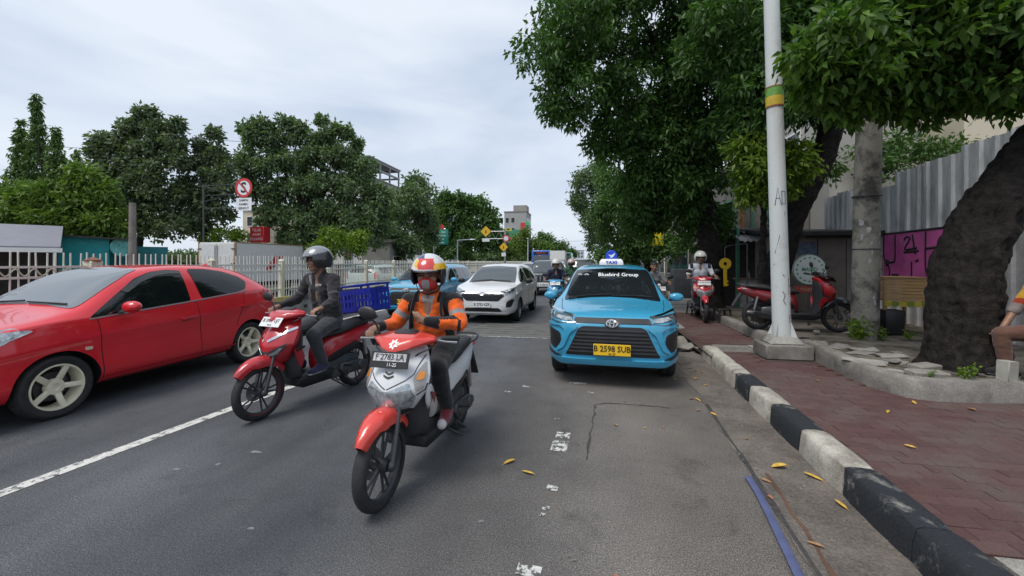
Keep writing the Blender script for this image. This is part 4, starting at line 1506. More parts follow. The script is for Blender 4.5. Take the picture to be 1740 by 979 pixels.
    for s in (-1, 1):
        mb = MB()
        mb.tube([(s * .245, -.258, .997), (s * .30, -.246, 1.0), (s * .365, -.235, 1.0)], [.021, .018, .020], 10)
        mb.build('grip', RUBBER, hb)
        mb = MB()
        mb.tube([(s * .235, -.295, .99), (s * .30, -.305, .985), (s * .37, -.285, .98)], [.008, .007, .009], 6)
        mb.build('brake_lever', STEEL, hb)
    for s in mirrors:
        mb = MB()
        mb.tube([(s * .21, -.29, 1.01), (s * .235, -.30, 1.08), (s * .275, -.31, 1.13)], .007, 6)
        st = mb.build('mirror_stalk', BLACK, hb)
        mb = MB()
        mb.ball((s * .30, -.315, 1.165), (.075, .02, .048), 16, 10, Matrix.Rotation(s * R(-12), 4, 'Y'))
        mb.build('mirror', BLACK, hb)
    # number plate under the cover
    mb = MB()
    pz, py = (.895, -.525) if nose == 'beat' else (.93, -.505)
    tl = R(-22) if nose == 'beat' else R(-35)
    mb.box((0, py, pz), (.275, .006, .105), (tl, 0, 0), .002, 1)
    pm = plate_mat or INK
    pl = mb.build('number_plate', pm, root)
    n_ = Vector((0, -math.cos(tl), -math.sin(tl)))
    fc = INKW if pm == INK else INK
    off = n_ * .0045
    up = Vector((0, -math.sin(tl), math.cos(tl)))
    if pm == INK:
        mb = MB()
        q = Vector((0, py, pz)) + n_ * .004 + up * .016
        mb.box(q, (.235, .002, .05), (tl, 0, 0))
        mb.build('plate_field', mat('worn_plate', (.42, .42, .43), .5, var=.5, vscale=60), pl)
        text('lettering', plate, .052, INK, pl, q + n_ * .0018, (R(90) + tl, 0, 0), bold=.0008, sx=.95, depth=.0005)
        q2 = Vector((0.02, py, pz)) + n_ * .0045 - up * .032
        text('lettering', '11-25', .032, INKW, pl, q2, (R(90) + tl, 0, 0), sx=.95, depth=.0005)
    else:
        q = Vector((0, py, pz)) + n_ * .0042
        text('lettering', plate, .052, fc, pl, q + up * .012, (R(90) + tl, 0, 0), bold=.0006, sx=.95, depth=.0005)
        text('lettering', '09-26', .026, fc, pl, q - up * .034, (R(90) + tl, 0, 0), sx=.95, depth=.0005)
    # leg shield, floor, belly
    rings = []
    for z, hw, y0, th in ((.93, .13, -.27, .05), (.80, .20, -.285, .06), (.65, .205, -.30, .07), (.52, .185, -.30, .09), (.40, .165, -.28, .10), (.30, .15, -.24, .10)):
        half = [(0, y0 - th), (hw * .6, y0 - th * .8), (hw, y0 - th * .1), (hw * .96, y0), (hw * .5, y0 + .02), (0, y0 + .03)]
        rings.append([(x, y, z) for x, y in half] + [(-x, y, z) for x, y in half[-2:0:-1]])
    mb = MB()
    mb.loft(rings)
    mb.build('leg_shield', DARK, root, angle=60, sub=1)
    mb = MB()
    mb.hull([(s * x, y, z) for s in (-1, 1) for x, y, z in ((.17, -.30, .33), (.18, .0, .32), (.165, .16, .34), (.14, -.32, .26), (.14, .12, .22), (.12, -.22, .21))], .02, 2)
    mb.build('floorboard', BLACK, root)
    # lower body, engine, side panels
    mb = MB()
    mb.hull([(s * x, y, z) for s in (-1, 1) for x, y, z in ((.12, .05, .24), (.13, .2, .2), (.10, .55, .22), (.12, .1, .5), (.10, .6, .42), (.09, .62, .3))], .03, 2)
    mb.build('engine', DSTEEL, root)
    mb = MB()
    mb.hull([(x, y, z) for x in (.085, .15) for y, z in ((.24, .30), (.28, .36), (.55, .355), (.70, .31), (.72, .25), (.6, .215), (.32, .215))], .015, 2)
    for yy in (.38, .60):
        mb.lathe([(.001, .012), (.05, .008), (.056, 0)], 16, Matrix.Translation((.15, yy, .285)) @ Matrix.Rotation(R(90), 4, 'Y'))
    mb.build('transmission_case', DSTEEL, root)
    mb = MB()
    mb.loft([ell_ring(y, hw, a, b) for y, hw, a, b in ((.02, .09, .33, .60), (.07, .125, .33, .67), (.18, .155, .37, .70), (.36, .165, .43, .715), (.56, .15, .50, .74), (.76, .11, .58, .765), (.90, .07, .65, .78), (.96, .035, .69, .77))])
    sb = mb.build('side_panel', side, root, angle=60)
    bv2 = bvh_of(sb.data)
    for sg, org, d in ((1, (1, 0, 0), (-1, 0, 0)), (-1, (-1, 0, 0), (1, 0, 0))):
        project(bv2, chaikin([(.10, .36), (.34, .455), (.56, .53), (.50, .60), (.22, .53), (.09, .48)], 1), org, (0, 1, 0), (0, 0, 1), d, .006, .03, .006, 'lower_side_panel', BLACK, root)
    mb = MB()
    mb.loft([ell_ring(y, hw, a, b, p=2.3) for y, hw, a, b in ((-.01, .05, .665, .70), (.03, .09, .66, .735), (.12, .125, .665, .765), (.28, .14, .68, .765), (.42, .135, .70, .785), (.52, .13, .715, .825), (.70, .115, .735, .845), (.80, .09, .755, .835), (.84, .05, .77, .81))])
    mb.build('seat', seat_m or mat('seat_vinyl', (.016, .016, .017), .55, var=.2, bump=.15, bscale=200), root, angle=60)
    mb = MB()
    mb.tube(crom([(-.10, .66, .785), (-.13, .80, .80), (-.10, .93, .825), (0, .965, .83), (.10, .93, .825), (.13, .80, .80), (.10, .66, .785)], 4), .013, 8)
    mb.build('grab_rail', DARK, root)
    mb = MB()
    mb.ball((0, .945, .735), (.075, .03, .035))
    mb.build('tail_lamp', REDLENS, root)
    mb = MB()
    mb.hull([(s * x, y, z) for s in (-1, 1) for x, y, z in ((.06, .88, .66), (.06, .93, .68), (.075, 1.06, .42), (.075, 1.04, .41))], .006, 1)
    mb.build('rear_mudguard', BLACK, root)
    mb = MB()
    mb.tube([(-.10, .12, .24), (-.14, .25, .20), (-.155, .40, .24)], .018, 8)
    mb.tube([(-.155, .38, .24), (-.16, .45, .26), (-.165, .82, .33), (-.165, .86, .335)], [.04, .055, .055, .035], 14)
    ex = mb.build('exhaust', DSTEEL, root)
    mb = MB()
    mb.hull([(x, y, z) for x in (-.20, -.225) for y, z in ((.46, .28), (.50, .32), (.74, .365), (.78, .34), (.72, .29))], .006, 1)
    mb.build('heat_shield', BLACK, ex)
    for s in (-1, 1):
        mb = MB()
        mb.tube([(s * .10, .72, .38), (s * .105, .66, .66)], [.022, .022], 8)
        mb.build('shock_absorber', STEEL, root)
        mb = MB()
        mb.tube([(s * .12, .30, .33), (s * .24, .34, .335)], [.011, .014], 8)
        mb.build('foot_peg', BLACK, root)
    mb = MB()
    mb.tube([(.10, .15, .22), (.17, .30, .10), (.18, .34, .09)], .010, 6)
    mb.tube([(-.10, .35, .2), (-.14, .50, .085), (.14, .50, .085), (.10, .35, .2)], .010, 6)
    mb.build('stand', DSTEEL, root)
    return root

SRED = paint('scooter_red', (.44, .014, .022), dirt=.12)
SORED = paint('scooter_orange_red', (.62, .045, .03), dirt=.12)
SWHITE = paint('scooter_white', (.62, .63, .64), dirt=.08)
SBLUE = paint('scooter_blue', (.05, .28, .48), dirt=.1)
SBLACK = paint('scooter_black', (.02, .02, .022), dirt=.1)
S1 = scooter((-3.0, 4.18, 0), R(-12.4), 'red scooter with white plate and blue crate on its back', SRED, SRED, SRED, SRED, 'B 3961 UJT', 'vario', PLW, (-1,), stripe=mat('red_stripe', (.4, .03, .03), .5))
S2 = scooter((-1.23, 3.055, 0), R(-3.7), 'white scooter with orange-red fender ridden by the orange-jacketed rider', SWHITE, SORED, SORED, SWHITE, 'F 2783 LA', 'beat', None, (-1,))
S3 = scooter((-.92, 12.15, 0), R(2), 'light blue scooter between the white car and the parked taxi', SBLUE, SBLUE, SBLACK, SBLACK, 'B 6215 PLE', 'vario', PLW)
S4 = scooter((-.58, 14.6, 0), R(0), 'black scooter of the green-jacketed rider behind the blue scooter', SBLACK, SBLACK, SBLACK, SBLACK, 'B 3377 ELB', 'vario', PLW)
S5 = scooter((2.66, 10.75, .15), R(-6), 'red scooter ridden along the footpath by the tree trunk', SRED, SRED, SRED, SRED, 'B 5102 KWD', 'beat', PLW)
S6 = scooter((3.66, 8.28, .30), R(86), 'red and black scooter parked behind the white pole', SRED, SBLACK, SBLACK, paint('scooter_dark_red', (.17, .010, .014)), 'B 4440 SZG', 'vario', INK, lean=R(-3))
S7 = scooter((1.62, 10.9, 0), R(4), 'dark scooter waiting behind the parked taxi', SBLACK, SBLACK, SBLACK, SBLACK, 'B 6673 TVK', 'beat', PLW)
# ------------------------------------------------------------------ people (facing local -Y)
def V3(*a):
    return Vector(a)

def finger_grip(cx, cy, cz, s, inner, axis=V3(1, 0, 0), r=.0085):
    """four fingers and a thumb closed on a bar at (cx,cy,cz) along x; s=+1 right-hand side in local x"""
    segs = []
    for k, (L, rr) in enumerate(((.95, .9), (1.05, 1.0), (1.0, 1.0), (.85, .9))):
        x = cx + s * (.030 - .020 * k)
        a, b, c_, d = V3(x, cy + .012, cz + .032), V3(x, cy - .030 * L, cz + .024), V3(x, cy - .036 * L, cz - .010), V3(x, cy - .010, cz - .026)
        segs += [(a, b, r * rr * 1.1, r * rr), (b, c_, r * rr, r * rr * .95), (c_, d, r * rr * .95, r * rr * .85)]
    x = cx - s * .045
    segs += [(V3(cx - s * .025, cy + .03, cz + .02), V3(x, cy + .005, cz + .003), .011, .010), (V3(x, cy + .005, cz + .003), V3(x + s * .004, cy - .02, cz - .018), .010, .008)]
    return segs

def loose_hand(w, d, side, s):
    """relaxed half-closed hand from wrist w in direction d; side: direction of the thumb"""
    d, side = d.normalized(), side.normalized()
    n = d.cross(side).normalized()
    segs = [(w, w + d * .05 + side * .022, .026, .022), (w, w + d * .055 - side * .018, .026, .02), (w + d * .05 + side * .022, w + d * .07 + side * .02, .02, .016)]
    for k, L in enumerate((.9, 1.0, .95, .78)):
        o = side * (.028 - .019 * k)
        a = w + d * .07 + o
        b = a + (d * .030 + n * .010) * L
        c_ = b + (d * .014 + n * .022) * L
        e = c_ + (d * -.008 + n * .018) * L
        segs += [(a, b, .0095, .009), (b, c_, .009, .0085), (c_, e, .0085, .0075)]
    t0 = w + d * .02 + side * .03
    segs += [(t0, t0 + d * .03 + side * .02, .012, .010), (t0 + d * .03 + side * .02, t0 + d * .05 + side * .016 + n * .012, .010, .008)]
    return segs

def person(loc, rz, label, J, cloth, name='person', vox=.008, helmet=None, skin=SKIN, cat='person', group=None, hair=None, shoes=None, long_trousers=True, face=True, mask=None):
    """J: joints dict; cloth: dict(jacket=(mats, fn), trousers=mat)"""
    root = empty(name, loc, rz, label, cat, group)
    g = lambda k: Vector(J[k])
    segs = []
    hd = g('head')
    fw = Vector(J.get('look', (0, -1, -.05))).normalized()
    rt = fw.cross(V3(0, 0, 1)).normalized()
    up = rt.cross(fw).normalized()
    L = lambda x, y, z: hd + rt * x - fw * y + up * z          # head space, y backwards
    # head
    segs += [(L(0, .012, .045), L(0, .02, .03), .082, .085), (L(0, -.02, -.02), L(0, -.025, -.055), .066, .052), (L(0, -.045, -.075), L(0, -.05, -.085), .036, .032),
             (L(0, -.078, .0), L(0, -.098, -.028), .010, .015), (L(-.045, -.05, -.02), L(.045, -.05, -.02), .03, .03), (L(-.032, -.070, .028), L(.032, -.070, .028), .014, .014),
             (L(-.02, -.083, -.055), L(.02, -.083, -.055), .010, .010), (L(-.086, .01, .01), L(-.086, .015, -.025), .015, .010), (L(.086, .01, .01), L(.086, .015, -.025), .015, .010)]
    neck = g('neck')
    segs += [(neck, L(0, .015, -.05), .058, .054)]
    ch, pv = g('chest'), g('pelvis')
    segs += [(neck, ch, .06, .11), (ch, pv, .11, .11)]
    for s in ('l', 'r'):
        sh, el, wr = g('sh_' + s), g('el_' + s), g('wr_' + s)
        segs += [(ch, sh, .10, .05), (sh, el, .046, .036), (el, wr, .036, .027)]
        segs += [(wr, wr + Vector(J['hd_' + s]) * .5, .026, .025)]
        segs += J['fing_' + s]
        hp, kn, an = g('hip_' + s), g('kn_' + s), g('an_' + s)
        segs += [(pv, hp, .11, .085), (hp, kn, .08, .052), (kn, kn.lerp(an, .35), .052, .052), (kn.lerp(an, .35), an, .052, .036), (an, Vector(J['toe_' + s]), .035, .028)]
    me = capsules(segs, vox, 3, name='body', factor=.4)
    me.materials.clear()
    me.materials.append(skin)
    link_mesh('body', me, root)
    # jacket
    js = [(pv + V3(-.05, 0, 0), ch + V3(-.055, .0, 0), .125, .125), (pv + V3(.05, 0, 0), ch + V3(.055, .0, 0), .125, .125), (ch + V3(-.06, 0, .05), neck + V3(-.05, .01, -.06), .115, .075), (ch + V3(.06, 0, .05), neck + V3(.05, .01, -.06), .115, .075)]
    cut = cloth.get('sleeve', .94)
    for s in ('l', 'r'):
        sh, el, wr = g('sh_' + s), g('el_' + s), g('wr_' + s)
        js += [(ch.lerp(sh, .4) + V3(0, 0, .05), sh, .10, .074)]
        if cut > .5:
            js += [(sh, el, .070, .056), (el, el.lerp(wr, cut), .056, .040)]
        else:
            js += [(sh, sh.lerp(el, cut * 2), .066, .06)]
    js += [(neck + V3(0, .015, -.035), neck + V3(0, .005, .015), .072, .066)]
    me = capsules(js, max(vox, .010), 5, cloth.get('fold', .007), 8.5, 'jacket', seed=len(label))
    paint_faces(me, *cloth['jacket'])
    link_mesh(cloth.get('top_name', 'jacket'), me, root)
    # trousers
    ts = [(pv + V3(0, .02, -.0), pv + V3(0, .01, .03), .135, .13)]
    for s in ('l', 'r'):
        hp, kn, an = g('hip_' + s), g('kn_' + s), g('an_' + s)
        ts += [(pv, hp, .125, .105), (hp, kn, .102, .074)]
        if long_trousers:
            ts += [(kn, kn.lerp(an, .4), .072, .066), (kn.lerp(an, .4), kn.lerp(an, .93), .066, .056)]
    me = capsules(ts, max(vox, .010), 5, .006, 9, 'trousers', seed=3)
    me.materials.clear()
    me.materials.append(cloth['trousers'])
    link_mesh('trousers', me, root)
    # shoes
    for s in ('l', 'r'):
        an, toe = g('an_' + s), Vector(J['toe_' + s])
        d = (toe - an)
        d.z = 0
        d.normalize()
        z0 = toe.z
        heel = an - d * .03
        heel.z = z0 + .012
        t2 = toe + d * .03
        up_, so = cloth['shoes']
        me = capsules([(heel, heel.lerp(t2, .55) + V3(0, 0, .0), .040, .042), (heel.lerp(t2, .5), t2, .042, .036), (an, heel + V3(0, 0, .03), .044, .045), (an + d * .02, heel.lerp(t2, .6) + V3(0, 0, .012), .04, .036)], .009, 3, 0, name='shoe')
        zc = z0 - .012
        for v in me.vertices:
            if v.co.z < z0 - .028:
                v.co.z = z0 - .028 + (v.co.z - z0 + .028) * .1
        paint_faces(me, [up_, so], lambda c_: 1 if c_.z < zc else (1 if cloth.get('toecap') and (c_ - toe).dot(d) > .015 else 0))
        link_mesh('shoe', me, root)
    if face:
        for sx in (-1, 1):
            mb = MB()
            mb.ball(L(sx * .031, -.078, .008), (.013, .008, .007), 10, 7)
            e = mb.build('eye', mat('eye_dark', (.02, .015, .012), .2), root)
            mb = MB()
            mb.tube([L(sx * .014, -.086, .026), L(sx * .032, -.087, .031), L(sx * .050, -.078, .025)], [.004, .005, .003], 6)
            mb.build('eyebrow', mat('hair_dark', (.012, .010, .009), .6), root)
        mb = MB()
        mb.tube([L(-.022, -.0895, -.054), L(0, -.0955, -.052), L(.022, -.0895, -.054)], [.003, .005, .003], 6)
        mb.build('lips', mat('lips', (.20, .085, .07), .5), root)
    if mask:
        pts = []
        rings = []
        for z, y, w in ((-.002, -.100, .022), (-.022, -.112, .052), (-.05, -.108, .066), (-.08, -.098, .06), (-.105, -.075, .045)):
            ring = [L(w * 1.15 * math.sin(t), y + .085 * (1 - math.cos(t)) ** 1.1, z) for t in np.linspace(-1.45, 1.45, 15)]
            rings.append(ring)
        mb = MB()
        mb.loft(rings, cap=False, closed=False)
        me = mb.mesh('face_mask', [mask[0]], True, 80)
        me = with_mods(me, [('SOLIDIFY', dict(thickness=.004))])
        paint_faces(me, list(mask), lambda c_: 0 if abs((c_ - hd).dot(rt)) > .026 or (c_ - hd).dot(up) > -.02 else 1)
        link_mesh('face_mask', me, root)
    if hair:
        mb = MB()
        bm = bmesh.new()
        bmesh.ops.create_uvsphere(bm, u_segments=22, v_segments=14, radius=1)
        bmesh.ops.delete(bm, geom=[v for v in bm.verts if (v.co.z < .12 and v.co.y < -.25) or v.co.z < -.45], context='VERTS')
        M = Matrix((rt, -fw, up)).transposed().to_4x4()
        M = Matrix.Translation(L(0, .015, .04)) @ M @ Matrix.Diagonal((.092, .105, .098, 1))
        mb.addm(bm, M)
        mb.build('hair', hair, root)
    if helmet:
        make_helmet(root, L, rt, fw, up, hd, **helmet)
    return root

def make_helmet(root, L, rt, fw, up, hd, mats=None, fn=None, visor=None, peak=None, raised=False, strap=True, full=False, scale=1.0):
    bm = bmesh.new()
    bmesh.ops.create_uvsphere(bm, u_segments=72, v_segments=50, radius=1)
    lo = -.60 if not full else -.72
    def gone(c_):
        face_win = c_.y < -.30 and (-2 if not full else -.42) < c_.z < .20 and abs(c_.x) < .80
        return c_.z < lo or face_win
    bmesh.ops.delete(bm, geom=[f for f in bm.faces if gone(f.calc_center_median())], context='FACES')
    me = bpy.data.meshes.new('helmet')
    bm.to_mesh(me)
    bm.free()
    B = Matrix((rt, -fw, up)).transposed().to_4x4()
    M = Matrix.Translation(L(0, .012, .020)) @ B @ Matrix.Diagonal((.128 * scale, .150 * scale, .140 * scale, 1))
    for v in me.vertices:                     # flatten the sides, fuller back
        c_ = v.co
        if c_.z < -.2:
            c_.x *= 1 + .06 * (c_.z + .2)
    me.transform(M)
    me = with_mods(me, [('SOLIDIFY', dict(thickness=.016, offset=-1)), ('BEVEL', dict(width=.004, segments=2, limit_method='ANGLE'))])
    me.set_sharp_from_angle(angle=R(45))
    Mi = M.inverted()
    paint_faces(me, mats, lambda c_: fn(Mi @ c_))
    h = link_mesh('helmet', me, root)
    if visor:
        rings = []
        z0, z1 = (.28, .92) if raised else (-.50, .26)
        for z in np.linspace(z0, z1, 9):
            k = math.sqrt(max(.04, 1 - min(abs(z), .96) ** 2)) * 1.055
            rings.append([M @ V3(k * math.sin(t), -k * math.cos(t) * (1.04 if not raised else 1.0), z + (.10 * math.cos(t) if raised else 0)) for t in np.linspace(-1.25, 1.25, 19)])
        mb = MB()
        mb.loft(rings, cap=False, closed=False)
        vm = with_mods(mb.mesh('visor', [visor], True, 80), [('SOLIDIFY', dict(thickness=.003))])
        link_mesh('visor', vm, h)
    if peak:
        mb = MB()
        rings = []
        for t in np.linspace(-1.0, 1.0, 13):
            e = .06 + .20 * math.cos(t * 1.45)
            a = V3(math.sin(t) * .99, -math.cos(t) * .97, .24)
            b = V3(math.sin(t) * .99, -math.cos(t) * .97 - max(0, e), .17)
            rings.append([M @ a, M @ b, M @ (b + V3(0, 0, -.025)), M @ (a + V3(0, 0, -.07))])
        mb.loft(rings)
        mb.build('peak', peak, h)
    if strap:
        mb = MB()
        mb.tube([L(-.10, .0, -.06), L(-.075, -.03, -.115), L(0, -.05, -.14), L(.075, -.03, -.115), L(.10, .0, -.06)], .008, 6, flat=(1, .35))
        mb.build('chin_strap', BLACK, h)

def ride_pose(dz=0.0, look=(0, -1, -.05), lean=0.0, knee=.155):
    J = dict(pelvis=(0, .22, .86), chest=(0, .15 - lean * .5, 1.17 + dz), neck=(0, .10 - lean, 1.37 + dz), head=(0, .055 - lean, 1.505 + dz), look=look,
             sh_l=(-.185, .115 - lean, 1.305 + dz), sh_r=(.185, .115 - lean, 1.305 + dz), el_l=(-.275, .03, 1.08 + dz * .5), el_r=(.275, .03, 1.08 + dz * .5), wr_l=(-.305, -.165, 1.045), wr_r=(.305, -.165, 1.045),
             hd_l=(0, -.08, -.02), hd_r=(0, -.08, -.02), fing_l=finger_grip(-.305, -.246, 1.0, -1, 1), fing_r=finger_grip(.305, -.246, 1.0, 1, 1),
             hip_l=(-.085, .20, .85), hip_r=(.085, .20, .85), kn_l=(-knee, -.17, .745), kn_r=(knee, -.17, .745), an_l=(-.13, -.055, .415), an_r=(.13, -.055, .415), toe_l=(-.145, -.20, .365), toe_r=(.145, -.20, .365))
    # knuckle part of the hand
    for s, x in (('l', -.305), ('r', .305)):
        J['fing_' + s] = J['fing_' + s] + [(V3(x, -.165, 1.045), V3(x - .02, -.228, 1.036), .026, .018), (V3(x, -.165, 1.045), V3(x + .02, -.228, 1.036), .026, .018)]
    return J

def cloth_mat(name, col, **k):
    a = dict(rough=.85, var=.18, vscale=14, bump=.25, bscale=120, spec=.2, sheen=.25)
    a.update(k)
    return mat(name, col, **a)
def seg_t(p, a, b):
    a, b = Vector(a), Vector(b)
    d = b - a
    t = max(0, min(1, (p - a).dot(d) / d.length_squared))
    return t, (p - (a + d * t)).length

CHAR = cloth_mat('charcoal_jacket', (.026, .024, .027))
JEAN = cloth_mat('grey_jeans', (.045, .048, .055))
NAVY = cloth_mat('navy_cloth', (.018, .022, .05))
BLKC = cloth_mat('black_cloth', (.013, .013, .015))
ORNG = cloth_mat('orange_cloth', (.72, .115, .015))
GREYC = cloth_mat('reflective_grey', (.22, .22, .225), rough=.5)
WHTC = cloth_mat('white_shirt', (.56, .58, .62))
GREENC = cloth_mat('green_jacket', (.04, .12, .07))
SOLE = mat('shoe_sole', (.55, .54, .52), .7, var=.15)

# rider 1: charcoal jacket, grey visor helmet, looking ahead to the side
J = ride_pose(.03, look=(-.42, -.9, -.02))
J['an_r'] = (.15, .0, .42)
J['toe_r'] = (.165, -.15, .365)
J['kn_r'] = (.165, -.14, .755)
J1 = J
def f1(c_):
    for a, b in ((J1['sh_r'], J1['el_r']), (J1['sh_l'], J1['el_l'])):
        t, d = seg_t(c_, a, b)
        if d < .085 and .62 < t < .70:
            return 1
    return 0
rider1 = person(S1.location, S1.rotation_euler.z, 'person in charcoal jacket and silver-visored helmet riding the red scooter', J, dict(jacket=([CHAR, cloth_mat('dim_piping', (.075, .075, .08))], f1), trousers=JEAN, shoes=(cloth_mat('indigo_shoe', (.03, .028, .075)), SOLE), fold=.014),
       helmet=dict(mats=[mat('helmet_black', (.02, .02, .022), .3, coat=.6), mat('helmet_silver', (.24, .25, .27), .3, .3, coat=.5)], fn=lambda p: 1 if p.z > .52 + .25 * p.y else 0, visor=mat('silver_visor', (.20, .21, .225), .2, .5, coat=.6), raised=True), group='riders on scooters')
def chest_print(root, loc, s, size, m, rz=0.0, tilt=0.0):
    return text('jacket_print', s, size, m, root, loc, (R(90) + tilt, 0, rz), bold=.001, depth=.002)
chest_print(rider1, (.105, -.02, 1.275), 'ADV', .034, mat('pale_print', (.5, .5, .5), .6), R(20))
mb = MB()
mb.tube([(0, -.035, 1.38), (0, -.03, 1.33), (0, -.018, 1.28)], [.012, .016, .008], 6, flat=(1, .4))
mb.build('collar_patch', SOLE, rider1)

# rider 2: orange work jacket with black yoke, arm folded across the chest, painted helmet and mask
J = ride_pose(-.085, look=(.20, -1, -.06))
J['el_r'] = (.285, .0, 1.06)
J['wr_r'] = (.055, -.105, 1.085)
J['hd_r'] = (-.08, -.01, .02)
J['fing_r'] = loose_hand(Vector(J['wr_r']), V3(-.9, -.12, .35), V3(-.25, -.2, .9), 1)
J['an_r'] = (.165, .03, .41)
J['toe_r'] = (.185, -.10, .345)
J['kn_r'] = (.16, -.13, .755)
J2 = J
def f2(c_):
    if c_.z > 1.10 and c_.y < .12 and abs(c_.x) < .010 + (c_.z - 1.10) * .28 and c_.z < 1.27:
        return 3
    tu, du = min(((seg_t(c_, J2['sh_r'], J2['el_r'])), (seg_t(c_, J2['sh_l'], J2['el_l']))), key=lambda q: q[1])
    tl, dl = min(((seg_t(c_, J2['el_r'], J2['wr_r'])), (seg_t(c_, J2['el_l'], J2['wr_l']))), key=lambda q: q[1])
    if abs(c_.x) > .17 or dl < .075:
        if dl < du and dl < .09:
            if c_.x > 0:
                return 1 if (tl > .62 or tl < .10) else (1 if c_.z > 1.105 else 0)
            return 0 if tl < .75 else 1
        if .50 < tu < .68:
            return 2
        if tu < .12:
            return 1
        return 0
    ax = abs(c_.x)
    if c_.z > 1.215 and ax > .075:
        return 1
    if ax > .125 or c_.y > .14:
        return 1
    return 0
rider2 = person(S2.location, S2.rotation_euler.z, 'person in orange and black jacket with bright painted helmet on the white scooter', J, dict(jacket=([ORNG, BLKC, GREYC, cloth_mat('grey_tee', (.3, .28, .28))], f2), trousers=BLKC, shoes=(cloth_mat('maroon_shoe', (.16, .02, .03)), SOLE), toecap=True, fold=.013),
       helmet=dict(mats=[mat('hel_white', (.62, .63, .64), .25, coat=.8), mat('hel_red', (.60, .05, .045), .25, coat=.8), mat('hel_yellow', (.72, .42, .02), .25, coat=.8), mat('hel_navy', (.02, .04, .14), .25, coat=.8), mat('helmet_black', (.02, .02, .022), .3, coat=.6)],
                   fn=lambda p: 4 if p.z < -.42 or (p.y < -.2 and p.z < .27 and abs(p.x) > .74) else (1 if abs(p.x + .06) < .50 - .25 * abs(p.z - .5) and .28 < p.z < .86 and p.y < .1 else (2 if (p.x < -.50 and .25 < p.z < .62 and p.y < .2) or ((p.x - .46) ** 2 / .05 + (p.z - .58) ** 2 / .05 < 1 and p.y < .2) else (3 if (p.x - .30) ** 2 + (p.z - .92) ** 2 < .05 or (p.x > .55 and p.z < .22) or (p.y > .5 and p.z < .1) else 0))), visor=None, peak=mat('dark_peak', (.03, .03, .045), .3, coat=.5)),
       mask=(mat('mask_red', (.50, .03, .03), .7), mat('mask_grey', (.28, .29, .29), .7)), group='riders on scooters')
# rucksack straps
for s in (-1, 1):
    mb = MB()
    mb.tube(crom([(s * .105, .17, 1.25), (s * .112, .09, 1.275), (s * .115, .035, 1.22), (s * .125, .015, 1.12), (s * .165, .08, 1.0)], 4), .026, 8, flat=(1, .38))
    mb.build('rucksack_strap', BLKC, rider2)
mb = MB()
mb.hull([(sx * .14, y, z) for sx in (-1, 1) for y, z in ((.27, 1.22), (.27, .92), (.38, 1.15), (.40, .92), (.32, 1.25))], .03, 2)
mb.build('rucksack', BLKC, rider2)

# small riders further back
white_h = dict(mats=[mat('hel_offwhite', (.6, .58, .54), .35, coat=.5)], fn=lambda p: 0)
person(S3.location, S3.rotation_euler.z, 'person in navy jacket and white helmet on the light blue scooter', ride_pose(-.06), dict(jacket=([NAVY], lambda c_: 0), trousers=BLKC, shoes=(BLKC, SOLE)), vox=.013, helmet=dict(white_h, peak=BLACK), group='riders on scooters')
person(S4.location, S4.rotation_euler.z, 'person in green jacket and pale helmet behind the navy-jacketed rider', ride_pose(-.04), dict(jacket=([GREENC], lambda c_: 0), trousers=BLKC, shoes=(BLKC, SOLE)), vox=.013, helmet=dict(mats=[mat('hel_pink', (.5, .36, .34), .35, coat=.5)], fn=lambda p: 0, visor=DLENS), group='riders on scooters')
def f5(c_):
    return 1 if (c_.z > 1.20 and abs(abs(c_.x) - .20) < .035 and c_.z > 1.22) else 0
person(S5.location, S5.rotation_euler.z, 'person in white shirt and white helmet on the footpath scooter', ride_pose(-.03), dict(jacket=([WHTC, NAVY], f5), trousers=NAVY, shoes=(BLKC, BLKC), sleeve=.45, top_name='shirt'), vox=.012, helmet=dict(white_h, peak=mats if False else mat('hel_offwhite', (.6, .58, .54), .35)), group='riders on scooters')
p7 = ride_pose(-.10)
p7['an_r'] = (.30, .10, .10)
p7['toe_r'] = (.33, -.05, .04)
p7['kn_r'] = (.25, -.05, .52)
person(S7.location, S7.rotation_euler.z, 'bareheaded person in grey shirt and shorts on the dark scooter behind the taxi', p7, dict(jacket=([cloth_mat('grey_shirt', (.16, .165, .17))], lambda c_: 0), trousers=BLKC, shoes=(BLKC, BLKC), sleeve=.45, top_name='shirt'), vox=.012, hair=mat('hair_dark', (.012, .010, .009), .6), long_trousers=False, group='riders on scooters')

